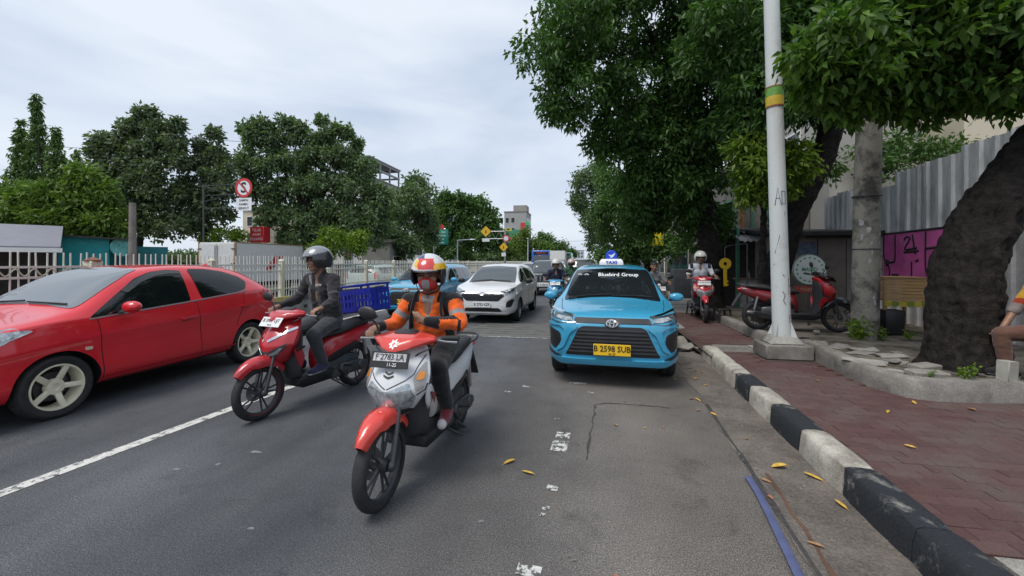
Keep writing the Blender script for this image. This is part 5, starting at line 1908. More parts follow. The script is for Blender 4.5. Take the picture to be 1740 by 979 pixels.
# ---- blue plastic crate on the red scooter's tail
CRATE = mat('crate_blue', (.012, .022, .30), .4, var=.2, vscale=9)
def crate(loc, rz, tilt, label):
    r_ = empty('crate', loc, rz, label, 'crate')
    r_.rotation_euler = (tilt, 0, rz)
    w, l, h = .38, .46, .34
    mb = MB()
    mb.box((0, 0, .012), (w - .03, l - .03, .024), bev=.006, seg=1)
    mb.build('base', CRATE, r_)
    for ax, s in ((0, -1), (0, 1), (1, -1), (1, 1)):
        n = 5 if ax == 1 else 8
        L_ = w if ax == 1 else l
        P = lambda t, z, d_=0.0: ((s * (w / 2 - .008 + d_), t, z) if ax == 0 else (t, s * (l / 2 - .008 + d_), z))
        D = lambda a, b, c_: ((c_, a, b) if ax == 0 else (a, c_, b))
        mb = MB()
        for z, hh in ((.045, .06), (.15, .03), (.255, .07)):
            mb.box(P(0, z), D(L_ - .02, hh, .012))
        for k in range(n + 1):
            t = -L_ / 2 + .012 + (L_ - .024) * k / n
            mb.box(P(t, .15, .001), D(.022, .24, .016))
        mb.build('side_wall', CRATE, r_, smooth=False)
        mb = MB()
        mb.box(P(0, h - .004, .008), D(L_ + .02, .022, .034), bev=.004, seg=1)
        mb.build('rim', CRATE, r_)
    for sx in (-1, 1):
        for sy in (-1, 1):
            mb = MB()
            mb.cyl((sx * (w / 2 - .012), sy * (l / 2 - .012), 0), (sx * (w / 2 - .012), sy * (l / 2 - .012), h), .016, 8)
            mb.build('corner_post', CRATE, r_)
    text('crate_print', 'INDO', .05, mat('crate_print', (.28, .3, .5), .6), r_, (w / 2 + .012, -.15, .13), (R(90), 0, R(90)), bold=.001)
    return r_
Ms = Matrix.Translation(S1.location) @ Matrix.Rotation(S1.rotation_euler.z, 4, 'Z')
crate(Ms @ V3(.06, .78, .90), S1.rotation_euler.z + R(90), R(-7), 'blue plastic crate strapped behind the rider of the red scooter')

# crown lobes in metres: (x, y, z, radius across, radius up)
CROWN = {
    'right_big': [(-0.52, 10.07, 6.92, 1.15, 1.09), (1.22, 11.4, 7.77, 1.69, 1.23), (0.61, 11.29, 9.46, 2.0, 1.31), (-0.14, 10.44, 5.57, 1.07, 0.98), (1.52, 11.46, 5.92, 1.54, 1.23), (0.75, 11.11, 4.75, 0.83, 0.68), (1.82, 11.51, 4.53, 1.23, 0.92), (2.34, 11.91, 3.67, 1.27, 0.87), (1.48, 11.75, 3.59, 0.87, 0.66), (2.06, 12.06, 2.98, 0.97, 0.56), (2.73, 11.68, 4.84, 1.39, 1.23), (3.04, 11.73, 6.85, 1.54, 1.54), (3.15, 12.77, 2.62, 0.81, 0.76), (1.53, 13.49, 2.8, 0.73, 0.55)],
    'right_mid': [(2.98, 8.98, 6.01, 1.39, 1.05), (4.19, 8.89, 5.28, 1.23, 0.9), (3.31, 8.73, 4.61, 0.95, 0.67), (4.63, 8.97, 6.29, 1.34, 0.9), (3.64, 8.79, 7.52, 1.68, 1.01), (3.05, 8.89, 4.17, 0.52, 0.46), (4.98, 9.65, 4.72, 0.84, 0.54)],
    'right_mid_low': [(2.96, 8.47, 3.5, 0.46, 0.44), (3.33, 8.53, 3.11, 0.42, 0.38), (3.76, 8.61, 3.44, 0.33, 0.49), (3.16, 8.6, 2.8, 0.42, 0.24)],
    'right_near': [(2.82, 5.29, 4.0, 0.53, 0.49), (3.71, 5.55, 4.19, 0.74, 0.61), (4.38, 5.47, 4.01, 0.71, 0.58), (3.45, 5.71, 3.67, 0.6, 0.39), (4.2, 5.85, 4.93, 1.05, 0.63), (2.83, 5.6, 3.63, 0.34, 0.34), (4.41, 5.88, 3.63, 0.53, 0.32), (5.13, 5.91, 3.83, 0.62, 0.48), (4.01, 5.91, 3.53, 0.39, 0.21)],
    'right_back': [(7.82, 12.09, 4.13, 0.88, 0.41), (8.68, 12.25, 4.4, 0.66, 0.37), (7.58, 12.56, 4.53, 0.62, 0.4), (5.72, 11.71, 4.4, 0.24, 0.32), (5.86, 11.74, 3.88, 0.21, 0.26)],
    'right_far': [(1.31, 21.58, 4.32, 1.32, 1.32), (2.18, 21.74, 3.15, 1.47, 1.47), (1.22, 22.58, 5.69, 0.92, 0.92), (1.74, 21.66, 1.97, 1.32, 0.74), (3.19, 21.92, 4.03, 1.47, 1.76), (3.31, 20.93, 2.23, 1.12, 0.84)],
    'right_far_dark': [(-0.18, 27.41, 6.26, 0.83, 1.32), (0.46, 27.53, 7.2, 0.83, 0.83), (-0.55, 27.34, 5.31, 0.61, 0.61), (0.38, 27.51, 4.37, 0.98, 1.51), (0.57, 27.55, 2.85, 0.83, 1.13)],
    'cone_a': [(-33.6, 20.32, 7.17, 1.24, 4.81), (-32.42, 20.53, 6.81, 1.24, 3.1), (-31.16, 20.76, 6.81, 0.73, 1.82)],
    'cone_b': [(-34.6, 20.14, 6.45, 1.24, 3.9)],
    'light_broad': [(-23.97, 15.97, 5.59, 0.62, 0.5), (-23.14, 16.12, 5.31, 0.56, 0.5), (-24.52, 15.87, 4.89, 0.67, 0.56), (-23.56, 16.05, 4.47, 0.78, 0.67), (-22.65, 16.21, 4.61, 0.56, 0.56), (-25.35, 15.72, 4.61, 0.67, 0.56), (-26.31, 15.55, 4.75, 0.73, 0.56), (-28.58, 16.15, 4.77, 0.76, 0.65), (-22.45, 16.25, 3.63, 0.67, 0.67), (-23.42, 16.07, 3.41, 0.73, 0.67), (-24.38, 15.9, 3.77, 0.73, 0.67), (-25.35, 15.72, 3.57, 0.67, 0.62), (-26.45, 15.52, 3.77, 0.84, 0.62), (-27.33, 15.36, 3.57, 0.78, 0.56), (-24.93, 15.8, 2.85, 0.62, 0.45), (-23.97, 15.97, 2.65, 0.5, 0.39), (-22.18, 16.3, 2.93, 0.56, 0.45), (-23.01, 16.15, 2.65, 0.5, 0.34)],
    'dark_left': [(-24.86, 19.87, 9.93, 0.47, 0.54), (-25.26, 19.8, 9.16, 0.54, 0.61), (-24.4, 19.96, 9.03, 0.61, 0.61), (-25.95, 19.68, 8.92, 0.44, 0.5), (-26.28, 19.62, 8.25, 0.54, 0.54), (-25.13, 19.83, 8.02, 0.81, 0.74), (-24.07, 20.02, 7.92, 0.67, 0.74), (-23.14, 20.19, 9.36, 0.27, 0.4), (-23.27, 20.16, 8.42, 0.54, 0.61), (-27.38, 19.42, 8.49, 0.47, 0.54), (-27.61, 19.38, 7.58, 0.61, 0.61), (-26.78, 19.53, 7.24, 0.74, 0.74), (-25.62, 19.74, 6.91, 0.94, 0.81), (-24.3, 19.98, 6.74, 0.94, 0.81), (-23.14, 20.19, 7.24, 0.67, 0.74), (-27.11, 19.47, 6.24, 0.87, 0.74), (-25.46, 19.77, 5.56, 1.21, 0.94), (-23.8, 20.07, 5.56, 1.08, 0.94), (-24.8, 19.89, 4.22, 1.51, 1.01), (-26.45, 19.59, 4.89, 0.74, 0.74)],
    'dark_right': [(-21.9, 21.43, 9.13, 0.35, 0.39), (-22.32, 21.35, 7.73, 0.49, 0.63), (-22.8, 21.27, 8.53, 0.32, 0.42), (-21.63, 21.48, 8.08, 0.28, 0.42), (-23.07, 21.22, 7.31, 0.56, 0.63), (-22.11, 21.39, 6.61, 0.63, 0.77), (-21.18, 21.56, 6.96, 0.46, 0.77), (-23.25, 21.19, 6.08, 0.7, 0.7), (-20.94, 21.6, 5.84, 0.56, 0.7), (-22.38, 21.34, 5.38, 0.91, 0.77), (-23.59, 21.12, 4.86, 0.91, 0.84), (-22.9, 21.25, 3.81, 1.12, 0.77), (-23.31, 20.16, 3.55, 1.21, 0.87), (-21.52, 21.5, 4.51, 0.63, 0.63)],
    'mid_big': [(-22.18, 24.43, 10.55, 0.63, 0.55), (-21.13, 24.62, 10.67, 0.78, 0.71), (-19.86, 24.85, 10.67, 0.63, 0.59), (-21.79, 24.5, 9.57, 0.86, 0.78), (-20.25, 24.78, 9.57, 1.02, 0.94), (-18.7, 25.06, 10.55, 0.43, 0.43), (-18.43, 25.11, 9.65, 0.94, 0.78), (-17.47, 25.28, 10.94, 0.27, 0.31), (-16.97, 25.38, 9.88, 0.63, 0.63), (-16.5, 25.46, 10.28, 0.27, 0.35), (-15.81, 25.59, 10.04, 0.27, 0.43), (-15.12, 25.71, 9.37, 0.27, 0.35), (-15.81, 25.59, 8.71, 0.94, 0.78), (-17.35, 25.3, 8.47, 1.18, 1.02), (-19.09, 24.99, 8.31, 1.18, 1.02), (-20.83, 24.67, 8.0, 1.18, 1.1), (-22.18, 24.43, 8.0, 1.02, 1.02), (-14.85, 25.76, 7.8, 0.94, 0.78), (-15.23, 25.69, 6.51, 1.33, 1.1), (-16.97, 25.38, 6.63, 1.57, 1.25), (-18.9, 25.02, 6.43, 1.49, 1.25), (-20.83, 24.67, 6.24, 1.33, 1.18), (-13.88, 25.94, 5.84, 0.94, 0.86), (-14.07, 25.9, 4.55, 1.18, 1.1), (-15.81, 25.59, 4.67, 1.57, 1.18), (-17.74, 25.23, 4.47, 1.65, 1.25), (-19.67, 24.88, 4.28, 1.49, 1.18), (-21.21, 24.6, 4.78, 1.02, 0.94), (-14.46, 25.83, 3.29, 1.57, 0.94), (-16.97, 25.38, 3.1, 1.76, 0.86), (-19.28, 24.95, 3.1, 1.41, 0.78), (-22.18, 24.43, 6.43, 0.71, 0.86)],
    'grey_mid': [(-15.37, 33.8, 6.32, 1.92, 1.92), (-15.82, 31.68, 4.39, 1.67, 1.9), (-15.07, 35.88, 7.92, 1.38, 1.38), (-14.75, 31.88, 2.96, 1.52, 1.33), (-14.39, 36.01, 4.99, 1.17, 2.13)],
    'green_mid': [(-20.07, 57.34, 10.35, 1.51, 1.26), (-17.76, 57.76, 9.93, 1.85, 1.51), (-15.52, 58.16, 9.68, 1.51, 1.18), (-19.0, 57.53, 8.0, 2.18, 1.68), (-15.85, 58.1, 7.66, 2.35, 1.85), (-13.62, 58.51, 7.66, 1.18, 1.34), (-21.48, 57.08, 7.41, 1.51, 1.51), (-12.8, 58.66, 5.31, 1.51, 1.68), (-20.24, 57.31, 5.48, 2.18, 1.68), (-16.68, 57.95, 5.14, 2.52, 1.85), (-14.04, 58.43, 4.05, 2.02, 1.51), (-18.17, 57.68, 3.21, 2.86, 1.34), (-21.89, 57.0, 4.05, 1.68, 1.51)],
    'far_green': [(-10.71, 65.13, 4.3, 1.48, 2.03), (-8.62, 65.51, 3.84, 1.66, 1.66), (-9.71, 65.32, 5.87, 0.83, 1.11), (-11.62, 62.94, 3.32, 1.43, 1.43), (-6.8, 65.85, 3.38, 1.29, 1.29)],
    'far_green2': [(-7.47, 79.95, 5.23, 1.46, 2.02), (-5.49, 80.31, 4.33, 1.57, 1.68), (-3.59, 82.69, 3.02, 1.38, 1.15), (-6.04, 80.21, 2.99, 2.02, 1.34), (-8.79, 79.71, 6.01, 0.78, 1.12)],
    'bush_sun': [(-12.88, 20.02, 2.55, 1.05, 0.86), (-12.12, 20.16, 2.67, 0.62, 0.68), (-13.79, 19.85, 2.15, 0.77, 0.55)],
    'bush_yellow': [(-21.18, 21.56, 3.18, 0.77, 0.49), (-22.04, 21.4, 2.97, 0.7, 0.42), (-20.49, 21.69, 3.04, 0.42, 0.35)],
}
# ------------------------------------------------------------------ trees and plants
def leaves_mesh(name, centers, per, spread, size, aspect, m, droop=.5, seed=1, flat=1.0):
    rng = np.random.default_rng(seed)
    C = np.repeat(np.asarray(centers, float), per, axis=0)
    N = len(C)
    out = rng.normal(size=(N, 3))
    out /= np.linalg.norm(out, axis=1, keepdims=True) + 1e-9
    P = C + out * spread * rng.random((N, 1)) ** .6 * np.array([1, 1, flat])
    D = out + rng.normal(size=(N, 3)) * .6
    D[:, 2] -= droop
    D /= np.linalg.norm(D, axis=1, keepdims=True) + 1e-9
    Rn = rng.normal(size=(N, 3))
    Rn[:, 2] += .9
    S = np.cross(D, Rn)
    S /= np.linalg.norm(S, axis=1, keepdims=True) + 1e-9
    U = np.cross(S, D)
    L = size * (0.65 + .7 * rng.random((N, 1)))
    w = L * aspect * .5
    v = np.empty((N, 4, 3))
    v[:, 0] = P
    v[:, 1] = P + D * L * .42 + S * w + U * w * .35
    v[:, 2] = P + D * L - U * L * .10
    v[:, 3] = P + D * L * .42 - S * w + U * w * .35
    me = bpy.data.meshes.new(name)
    me.vertices.add(N * 4)
    me.vertices.foreach_set('co', v.reshape(-1))
    idx = (np.arange(N)[:, None] * 4 + np.array([0, 1, 2, 0, 2, 3])[None, :]).reshape(-1)
    me.loops.add(N * 6)
    me.loops.foreach_set('vertex_index', idx.astype(np.int32))
    me.polygons.add(N * 2)
    me.polygons.foreach_set('loop_start', np.arange(0, N * 6, 3, dtype=np.int32))
    me.update(calc_edges=True)
    a = me.attributes.new('tint', 'FLOAT', 'POINT')
    cc = np.asarray(centers, float)
    big = np.array([noise.noise(Vector((q[0] * .9, q[1] * .9, q[2] * .9))) for q in cc]) * .9 + .5
    ct = np.repeat(np.clip(.5 * rng.random(len(cc)) + .5 * big, 0, 1), per)
    t = np.clip(.55 * ct + .45 * rng.random(N), 0, 1) ** 1.35
    a.data.foreach_set('value', np.repeat(t, 4).astype(np.float32))
    me.materials.append(m)
    return me

def cone_points(lobes, step, seed):
    """spires: (x, y, z of middle, base radius, half height), drooping tiers of clumps"""
    rng = np.random.default_rng(seed)
    pts = []
    for (x, y, z, r, h) in lobes:
        n = int(7 * r * h / (step * step)) + 40
        t = rng.random(n) ** .7                     # 0 at the tip
        a = rng.random(n) * 2 * PI
        rad = r * (t * .95 + .04) * np.sqrt(rng.random(n)) * (1 + .22 * np.sin(t * 38 + a))
        pts.append(np.stack([x + rad * np.cos(a), y + rad * np.sin(a), z + h - 2 * h * t - .25 * rad], 1))
    return np.concatenate(pts)

def lobe_points(lobes, step, seed, shell=.45, ky=1.0):
    """clump centres through each lobe, denser near its skin, the skin itself lumpy"""
    rng = np.random.default_rng(seed)
    pts = []
    small = []
    for (x, y, z, rx, rz) in lobes:
        small.append((x, y, z, rx * .80, rz * .80))
        for _ in range(10):
            d = rng.normal(size=3)
            d[2] = d[2] * .8 + .15
            d /= np.linalg.norm(d)
            k = rng.uniform(.28, .46)
            small.append((x + d[0] * rx * .78, y + d[1] * (rx + rz) * .39, z + d[2] * rz * .78, rx * k, rz * k))
    for (x, y, z, rx, rz) in small:
        ry = (rx + rz) / 2 * ky
        n = int(2.3 * (rx * rz + rx * ry + ry * rz) / (step * step)) + 3
        d = rng.normal(size=(n, 3))
        d /= np.linalg.norm(d, axis=1, keepdims=True)
        r = 1 - shell * rng.random((n, 1)) ** 1.5
        lump = np.array([.16 * noise.noise(Vector((q[0] * 2.4 + x, q[1] * 2.4 + y, q[2] * 2.4 + z))) for q in d])[:, None]
        q = d * (r + lump) * np.array([rx, ry, rz]) + np.array([x, y, z])
        pts.append(q)
    return np.concatenate(pts)

BARK = concrete_mat('bark', (.056, .047, .040), (.020, .017, .015), 9, 1.0, .35, .62, .6)
for n_ in BARK.node_tree.nodes:
    if n_.type == 'BUMP':
        n_.inputs['Distance'].default_value = .05
BARK2 = concrete_mat('grey_bark', (.12, .105, .09), (.06, .052, .045), 6, .8, .35, .65)

def trunk_mesh(paths, name='trunk', vox=.05, seed=0, rough=.03):
    segs = []
    for path in paths:
        for (p, ra), (q, rb) in zip(path[:-1], path[1:]):
            segs.append((p, q, ra, rb))
    return capsules(segs, vox, 2, rough, 5.0, name, 12, seed)

def tree(label, keys, trunk, step, per, spread, size, aspect, m, name='tree', droop=.5, seed=1, shell=.45, bark=None, vox=.06, branch=True, group=None, base=None, ky=1.0):
    lobes = []
    for k in keys:
        lobes += CROWN[k]
    b = Vector(trunk[0][0][0])
    root = empty(name, b, 0, label, 'tree', group)
    pts = cone_points(lobes, step, seed) if 'cone' in keys[0] else lobe_points(lobes, step, seed, shell, ky)
    me = leaves_mesh('crown', pts, per, spread, size, aspect, m, droop, seed)
    o = link_mesh('crown', me, root)
    o.location = -b
    paths = list(trunk)
    if branch:
        top, tr = trunk[0][-1]
        top = Vector(top)
        for (x, y, z, rx, rz) in lobes:
            e = Vector((x, y, z))
            mid = top.lerp(e, .5) + V3(0, 0, .12 * (e - top).length)
            st = top
            paths.append([(st, tr * .55), (mid, tr * .36), (e, max(.015, tr * .16))])
    me = trunk_mesh(paths, 'trunk', vox, seed)
    if vox < .029 and name == 'tree':          # cracked, ridged bark close to the camera
        nr = [v.normal.copy() for v in me.vertices]
        for v, nn in zip(me.vertices, nr):
            c_ = v.co
            q = noise.noise(Vector((c_.x * 13, c_.y * 13, c_.z * 3.2))) + .7 * noise.noise(Vector((c_.x * 27, c_.y * 27, c_.z * 9)))
            v.co += nn * (.020 * q - .02 * max(0, -q))
    me.materials.append(bark or BARK)
    o = link_mesh('trunk', me, root)
    o.location = -b
    return root

LF_DEEP = leaf_mat('leaf_deep', (.028, .070, .020), (.110, .215, .048))
LF_NEAR = leaf_mat('leaf_near', (.022, .062, .015), (.18, .31, .05), transl=.35)
LF_SUN = leaf_mat('leaf_sun', (.05, .11, .015), (.24, .34, .04), transl=.35)
LF_MID = leaf_mat('leaf_mid', (.045, .10, .036), (.14, .24, .065))
LF_LIGHT = leaf_mat('leaf_light', (.06, .12, .026), (.20, .29, .06))
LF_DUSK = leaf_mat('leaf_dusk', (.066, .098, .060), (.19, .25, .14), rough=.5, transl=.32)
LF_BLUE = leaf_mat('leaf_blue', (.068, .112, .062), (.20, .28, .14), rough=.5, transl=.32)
LF_CONE = leaf_mat('leaf_cone', (.048, .10, .028), (.14, .23, .055), transl=.2)

# right-hand side
tree('huge dark green street tree overhanging the parked taxi', ['right_big'], [[((3.28, 12.4, .1), .36), ((3.3, 12.3, 1.6), .29), ((3.15, 12.2, 3.0), .27), ((2.6, 12.0, 4.4), .24)], [((3.3, 12.3, .2), .42), ((3.3, 12.3, .5), .3)]],
     .27, 19, .22, .15, .40, LF_DEEP, seed=3, droop=.9)
tree('leaning street tree behind the white pole with dense crown', ['right_mid'], [[((3.72, 9.55, .25), .30), ((3.80, 9.5, 1.2), .25), ((4.05, 9.4, 2.4), .24), ((4.6, 9.25, 3.7), .22), ((4.75, 9.2, 4.6), .2)], [((3.7, 9.55, .3), .36), ((3.72, 9.55, .55), .28)]],
     .27, 19, .22, .15, .40, LF_DEEP, seed=5, droop=.8)
tree('young tree with bright yellow-green leaves beside the white pole', ['right_mid_low'], [[((3.42, 9.2, .28), .09), ((3.40, 9.1, 1.4), .075), ((3.35, 8.9, 2.4), .06)]], .16, 11, .16, .13, .38, LF_SUN, seed=6, droop=.7, vox=.03)
tree('big leaning tree with thick dark trunk at the right edge', ['right_near'], [[((4.22, 5.66, .28), .37), ((4.23, 5.66, .85), .325), ((4.28, 5.70, 1.5), .305), ((4.50, 5.72, 2.05), .285), ((4.88, 5.75, 2.6), .265), ((5.35, 5.82, 3.2), .24), ((5.6, 5.85, 3.9), .2)],
      [((4.02, 5.46, .27), .13), ((4.18, 5.6, .7), .24)], [((4.42, 5.38, .27), .12), ((4.26, 5.6, .65), .2)], [((3.90, 5.76, .28), .1), ((4.1, 5.7, .6), .2)], [((4.58, 5.7, .27), .12), ((4.32, 5.7, .7), .2)], [((4.1, 5.3, .27), .09), ((4.2, 5.52, .6), .2)]],
     .17, 15, .16, .135, .46, LF_NEAR, seed=8, droop=.75, vox=.022)
tree('leafy tree showing above the corrugated fence', ['right_back'], [[((7.2, 12.3, 0), .12), ((7.1, 12.2, 2), .1), ((7.0, 12.1, 3.4), .08)]], .3, 9, .24, .15, .4, LF_MID, seed=9)
tree('bright green roundish tree further along the kerb', ['right_far'], [[((3.1, 21.9, 0), .2), ((2.9, 21.9, 1.5), .17), ((2.4, 21.8, 2.6), .14)]], .38, 16, .30, .20, .46, LF_MID, seed=10)
tree('dark lobed tree far along the right kerb', ['right_far_dark'], [[((2.7, 27.6, 0), .2), ((2.3, 27.6, 2), .17), ((1.0, 27.5, 3.4), .14)]], .38, 15, .28, .2, .46, LF_BLUE, seed=11)
# left-hand side
TL = 'trees beyond the second carriageway'
tree('tall pointed green tree at the far left', ['cone_a'], [[((-32.6, 20.5, 0), .2), ((-32.9, 20.0, 9), .06)]], .26, 11, .17, .24, .34, LF_CONE, seed=12, droop=1.6, branch=False, vox=.1, group=TL)
tree('shorter pointed green tree at the left edge', ['cone_b'], [[((-34.2, 20.2, 0), .2), ((-34.4, 20.0, 8), .06)]], .26, 11, .17, .24, .34, LF_CONE, seed=13, droop=1.6, branch=False, vox=.1, group=TL)
tree('broad light green tree beside the grey shelter roof', ['light_broad'], [[((-24.5, 15.9, 0), .2), ((-24.5, 15.9, 2), .17), ((-24.3, 15.9, 3.2), .14)]], .38, 14, .32, .26, .42, LF_LIGHT, seed=14, vox=.08, group=TL)
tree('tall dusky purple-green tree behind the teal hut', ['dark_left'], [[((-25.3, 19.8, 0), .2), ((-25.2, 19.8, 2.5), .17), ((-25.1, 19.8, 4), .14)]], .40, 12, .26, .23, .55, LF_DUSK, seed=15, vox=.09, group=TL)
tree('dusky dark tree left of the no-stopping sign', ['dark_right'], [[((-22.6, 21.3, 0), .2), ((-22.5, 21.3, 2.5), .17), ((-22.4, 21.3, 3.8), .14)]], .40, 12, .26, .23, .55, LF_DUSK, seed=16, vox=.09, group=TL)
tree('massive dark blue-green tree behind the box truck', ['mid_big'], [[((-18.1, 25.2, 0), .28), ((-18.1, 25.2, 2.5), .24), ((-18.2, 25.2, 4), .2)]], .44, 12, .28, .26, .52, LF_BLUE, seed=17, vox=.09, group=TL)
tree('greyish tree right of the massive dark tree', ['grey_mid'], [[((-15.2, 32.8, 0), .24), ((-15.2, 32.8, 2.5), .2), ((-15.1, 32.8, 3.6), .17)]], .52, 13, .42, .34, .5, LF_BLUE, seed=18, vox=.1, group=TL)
tree('rounded green tree above the diamond sign', ['green_mid'], [[((-17.2, 57.9, 0), .3), ((-17.2, 57.9, 3), .26), ((-17.0, 57.9, 4.4), .22)]], .80, 14, .6, .5, .5, LF_MID, seed=19, vox=.1, group=TL)
tree('small green tree far down the road', ['far_green'], [[((-9.3, 65.4, 0), .2), ((-9.0, 65.4, 2), .2)]], .8, 12, .6, .45, .45, LF_LIGHT, seed=20, vox=.12, group=TL)
tree('distant pale green tree where the road vanishes', ['far_green2'], [[((-6.9, 80, 0), .2), ((-6.6, 80, 2), .2)]], .9, 12, .6, .5, .45, LF_MID, seed=21, vox=.12, group=TL)
tree('sunlit bush with yellow-green leaves behind the fence', ['bush_sun'], [[((-12.4, 19.6, 0), .06), ((-12.4, 19.6, 1.2), .05)]], .36, 9, .26, .2, .4, LF_SUN, seed=22, name='bush', vox=.05, group='bushes behind the fence')
tree('low bright bush above the box truck', ['bush_yellow'], [[((-21.2, 21.6, 0), .06), ((-21.2, 21.6, 2.4), .05)]], .36, 9, .28, .2, .4, LF_SUN, seed=23, name='bush', vox=.05, group='bushes behind the fence')

fw_ = []
rr = random.Random(31)
for i in range(150):
    x = -150 + i * 1.25 if i < 112 else 14 + (i - 112) * 3
    fw_.append((x + rr.uniform(-1, 1), 118 + rr.uniform(0, 12), rr.uniform(1.2, 3.6), rr.uniform(1.8, 3.2), rr.uniform(1.6, 2.8)))
fw_ = [q for q in fw_ if not -16 < q[0] < 5]
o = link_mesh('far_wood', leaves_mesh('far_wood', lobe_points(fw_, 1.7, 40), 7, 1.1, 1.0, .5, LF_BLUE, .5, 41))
tag(o, 'far-off belt of trees closing the view behind the buildings', None, None, 'stuff')

def weed(x, y, z, h, n, seed, label, m=None):
    root = empty('weed', (x, y, z), 0, label, 'plant', 'weeds on the footpath')
    rng = random.Random(seed)
    mb = MB()
    C = []
    for i in range(n):
        a = rng.uniform(0, 2 * PI)
        r_ = rng.uniform(.02, h * .5)
        e = V3(r_ * math.cos(a), r_ * math.sin(a), h * rng.uniform(.4, 1))
        mb.tube([(0, 0, 0), e * .5 + V3(0, 0, .02), e], [.005, .004, .002], 5)
        C += [e, e * .75, e * .5]
    mb.build('stem', mat('weed_stem', (.06, .10, .03), .7), root)
    link_mesh('leaves', leaves_mesh('leaves', [tuple(c_) for c_ in C], 7, h * .18, h * .24, .5, m or LF_SUN, .3, seed), root)
weed(4.14, 7.42, .31, .34, 9, 1, 'leafy weed growing at the foot of the concrete pole')
weed(4.5, 7.55, .31, .2, 6, 2, 'small weed right of the concrete pole')
weed(4.95, 7.6, .31, .16, 5, 3, 'small weed beside the wooden cart leg')
weed(3.72, 4.96, .34, .16, 6, 4, 'small green weed on the planter rim by the trunk')
weed(3.45, 5.0, .34, .08, 4, 5, 'tiny weed left of the thick trunk')
# ------------------------------------------------------------------ right-hand street side
POLEW = concrete_mat('pole_white', (.60, .62, .60), (.34, .33, .30), 1.6, .12, .55, .8, .12)
pole = empty('street_pole', (2.80, 6.78, .15), 0, 'white steel street pole on a concrete plinth at the footpath', 'pole')
mb = MB()
mb.box((0, 0, .09), (.62, .50, .20), bev=.012, seg=1)
mb.build('plinth', CONC, pole)
mb = MB()
mb.hull([(s * x, t * y, z) for s in (-1, 1) for t in (-1, 1) for x, y, z in ((.24, .2, .19), (.15, .14, .30))], .02, 1)
mb.build('footing', CONC2, pole)
tip = V3(-.24, 0, 8.6)
mb = MB()
mb.tube([V3(0, 0, .2), V3(0, 0, .2).lerp(tip, .5), tip], [.122, .105, .085], 28)
mb.build('shaft', POLEW, pole)
for k in range(4):
    a = PI / 4 + k * PI / 2
    mb = MB()
    mb.hull([(.12 * math.cos(a) + dx, .12 * math.sin(a) + dy, z) for dx, dy in ((.006, .006), (-.006, -.006)) for z in (.28, .5)] + [(.20 * math.cos(a) + dx, .20 * math.sin(a) + dy, .29) for dx, dy in ((.006, .006), (-.006, -.006))])
    mb.build('gusset', POLEW, pole, smooth=False)
def band_at(z0, z1, m, nm, r=.118):
    mb = MB()
    c0, c1 = V3(0, 0, .2).lerp(tip, (z0 - .2) / 8.4), V3(0, 0, .2).lerp(tip, (z1 - .2) / 8.4)
    mb.tube([c0, c1], r, 28)
    return mb.build(nm, m, pole)
band_at(3.66, 3.80, mat('band_yellow', (.58, .40, .03), .5, var=.2), 'yellow_band')
band_at(3.80, 3.93, mat('band_green', (.13, .30, .05), .5, var=.35, vscale=20), 'green_band', .1175)
band_at(3.645, 3.665, mat('band_rust', (.25, .08, .03), .7), 'clamp', .120)
band_at(3.93, 3.945, mat('band_rust', (.25, .08, .03), .7), 'clamp', .120)
PEN = mat('marker_scrawl', (.05, .08, .16), .7)
def scrawl(root, pts, r=.118, m=PEN, w=.006, lift=.004):
    """pen marks wrapped on the shaft: (angle deg from camera side, z)"""
    mb = MB()
    q = []
    for a, z in pts:
        c0 = V3(0, 0, .2).lerp(tip, (z - .2) / 8.4)
        rr = .122 - .037 * (z / 8.4) + lift - .002
        q.append(c0 + V3(rr * math.sin(R(a)), -rr * math.cos(R(a)), 0))
    mb.tube(q, w, 5)
    mb.build('pen_mark', m, root)
scrawl(pole, [(-40, 2.2), (-20, 2.45), (0, 2.2)])
scrawl(pole, [(-33, 2.3), (-8, 2.3)])
scrawl(pole, [(5, 2.4), (30, 2.4), (30, 2.22), (5, 2.22), (5, 2.4)])
scrawl(pole, [(-50, 1.5), (-20, 1.72), (25, 2.1)], w=.004)
scrawl(pole, [(-60, 1.35), (0, 1.18), (50, 1.02)], w=.005, m=BLACK)
scrawl(pole, [(-10, .95), (5, .9), (-6, .82), (8, .76)], w=.005, m=BLACK)
rust = mat('rust_run', (.20, .11, .06), .9)
for a, z0, z1 in ((35, .9, 1.15), (42, .55, .8), (30, .5, .62)):
    scrawl(pole, [(a, z0), (a + 2, z1)], m=rust, w=.006, lift=.002)

# concrete utility pole
CP = concrete_mat('pole_concrete', (.26, .245, .21), (.07, .065, .06), 2.6, .5, .45, .6)
cp = empty('utility_pole', (4.38, 7.68, .28), 0, 'thick weathered concrete utility pole beside the corrugated fence', 'pole')
mb = MB()
mb.tube([(0, 0, 0), (.03, 0, 2.0), (.08, 0, 4.2), (.15, 0, 8.5)], [.185, .175, .165, .14], 24)
mb.build('shaft', CP, cp)
for z in (1.45, 2.3):
    mb = MB()
    mb.tube([(.03 + .182 * math.cos(a), .182 * math.sin(a), z) for a in np.linspace(0, 2 * PI, 25)], .012, 6, cap=False)
    mb.build('wire_wrap', DSTEEL, cp)
mb = MB()
rr = random.Random(4)
for i in range(26):
    a, z = rr.uniform(-2.6, -.3), rr.uniform(.5, 1.9)
    s_ = rr.uniform(.012, .04)
    M = Matrix.Translation((.03 + .181 * math.cos(a), .181 * math.sin(a), z)) @ Matrix.Rotation(a, 4, 'Z')
    mb.hull([M @ V3(rr.uniform(-.002, .003), rr.uniform(-s_, s_), rr.uniform(-s_ * 1.6, s_ * 1.6)) for _ in range(9)])
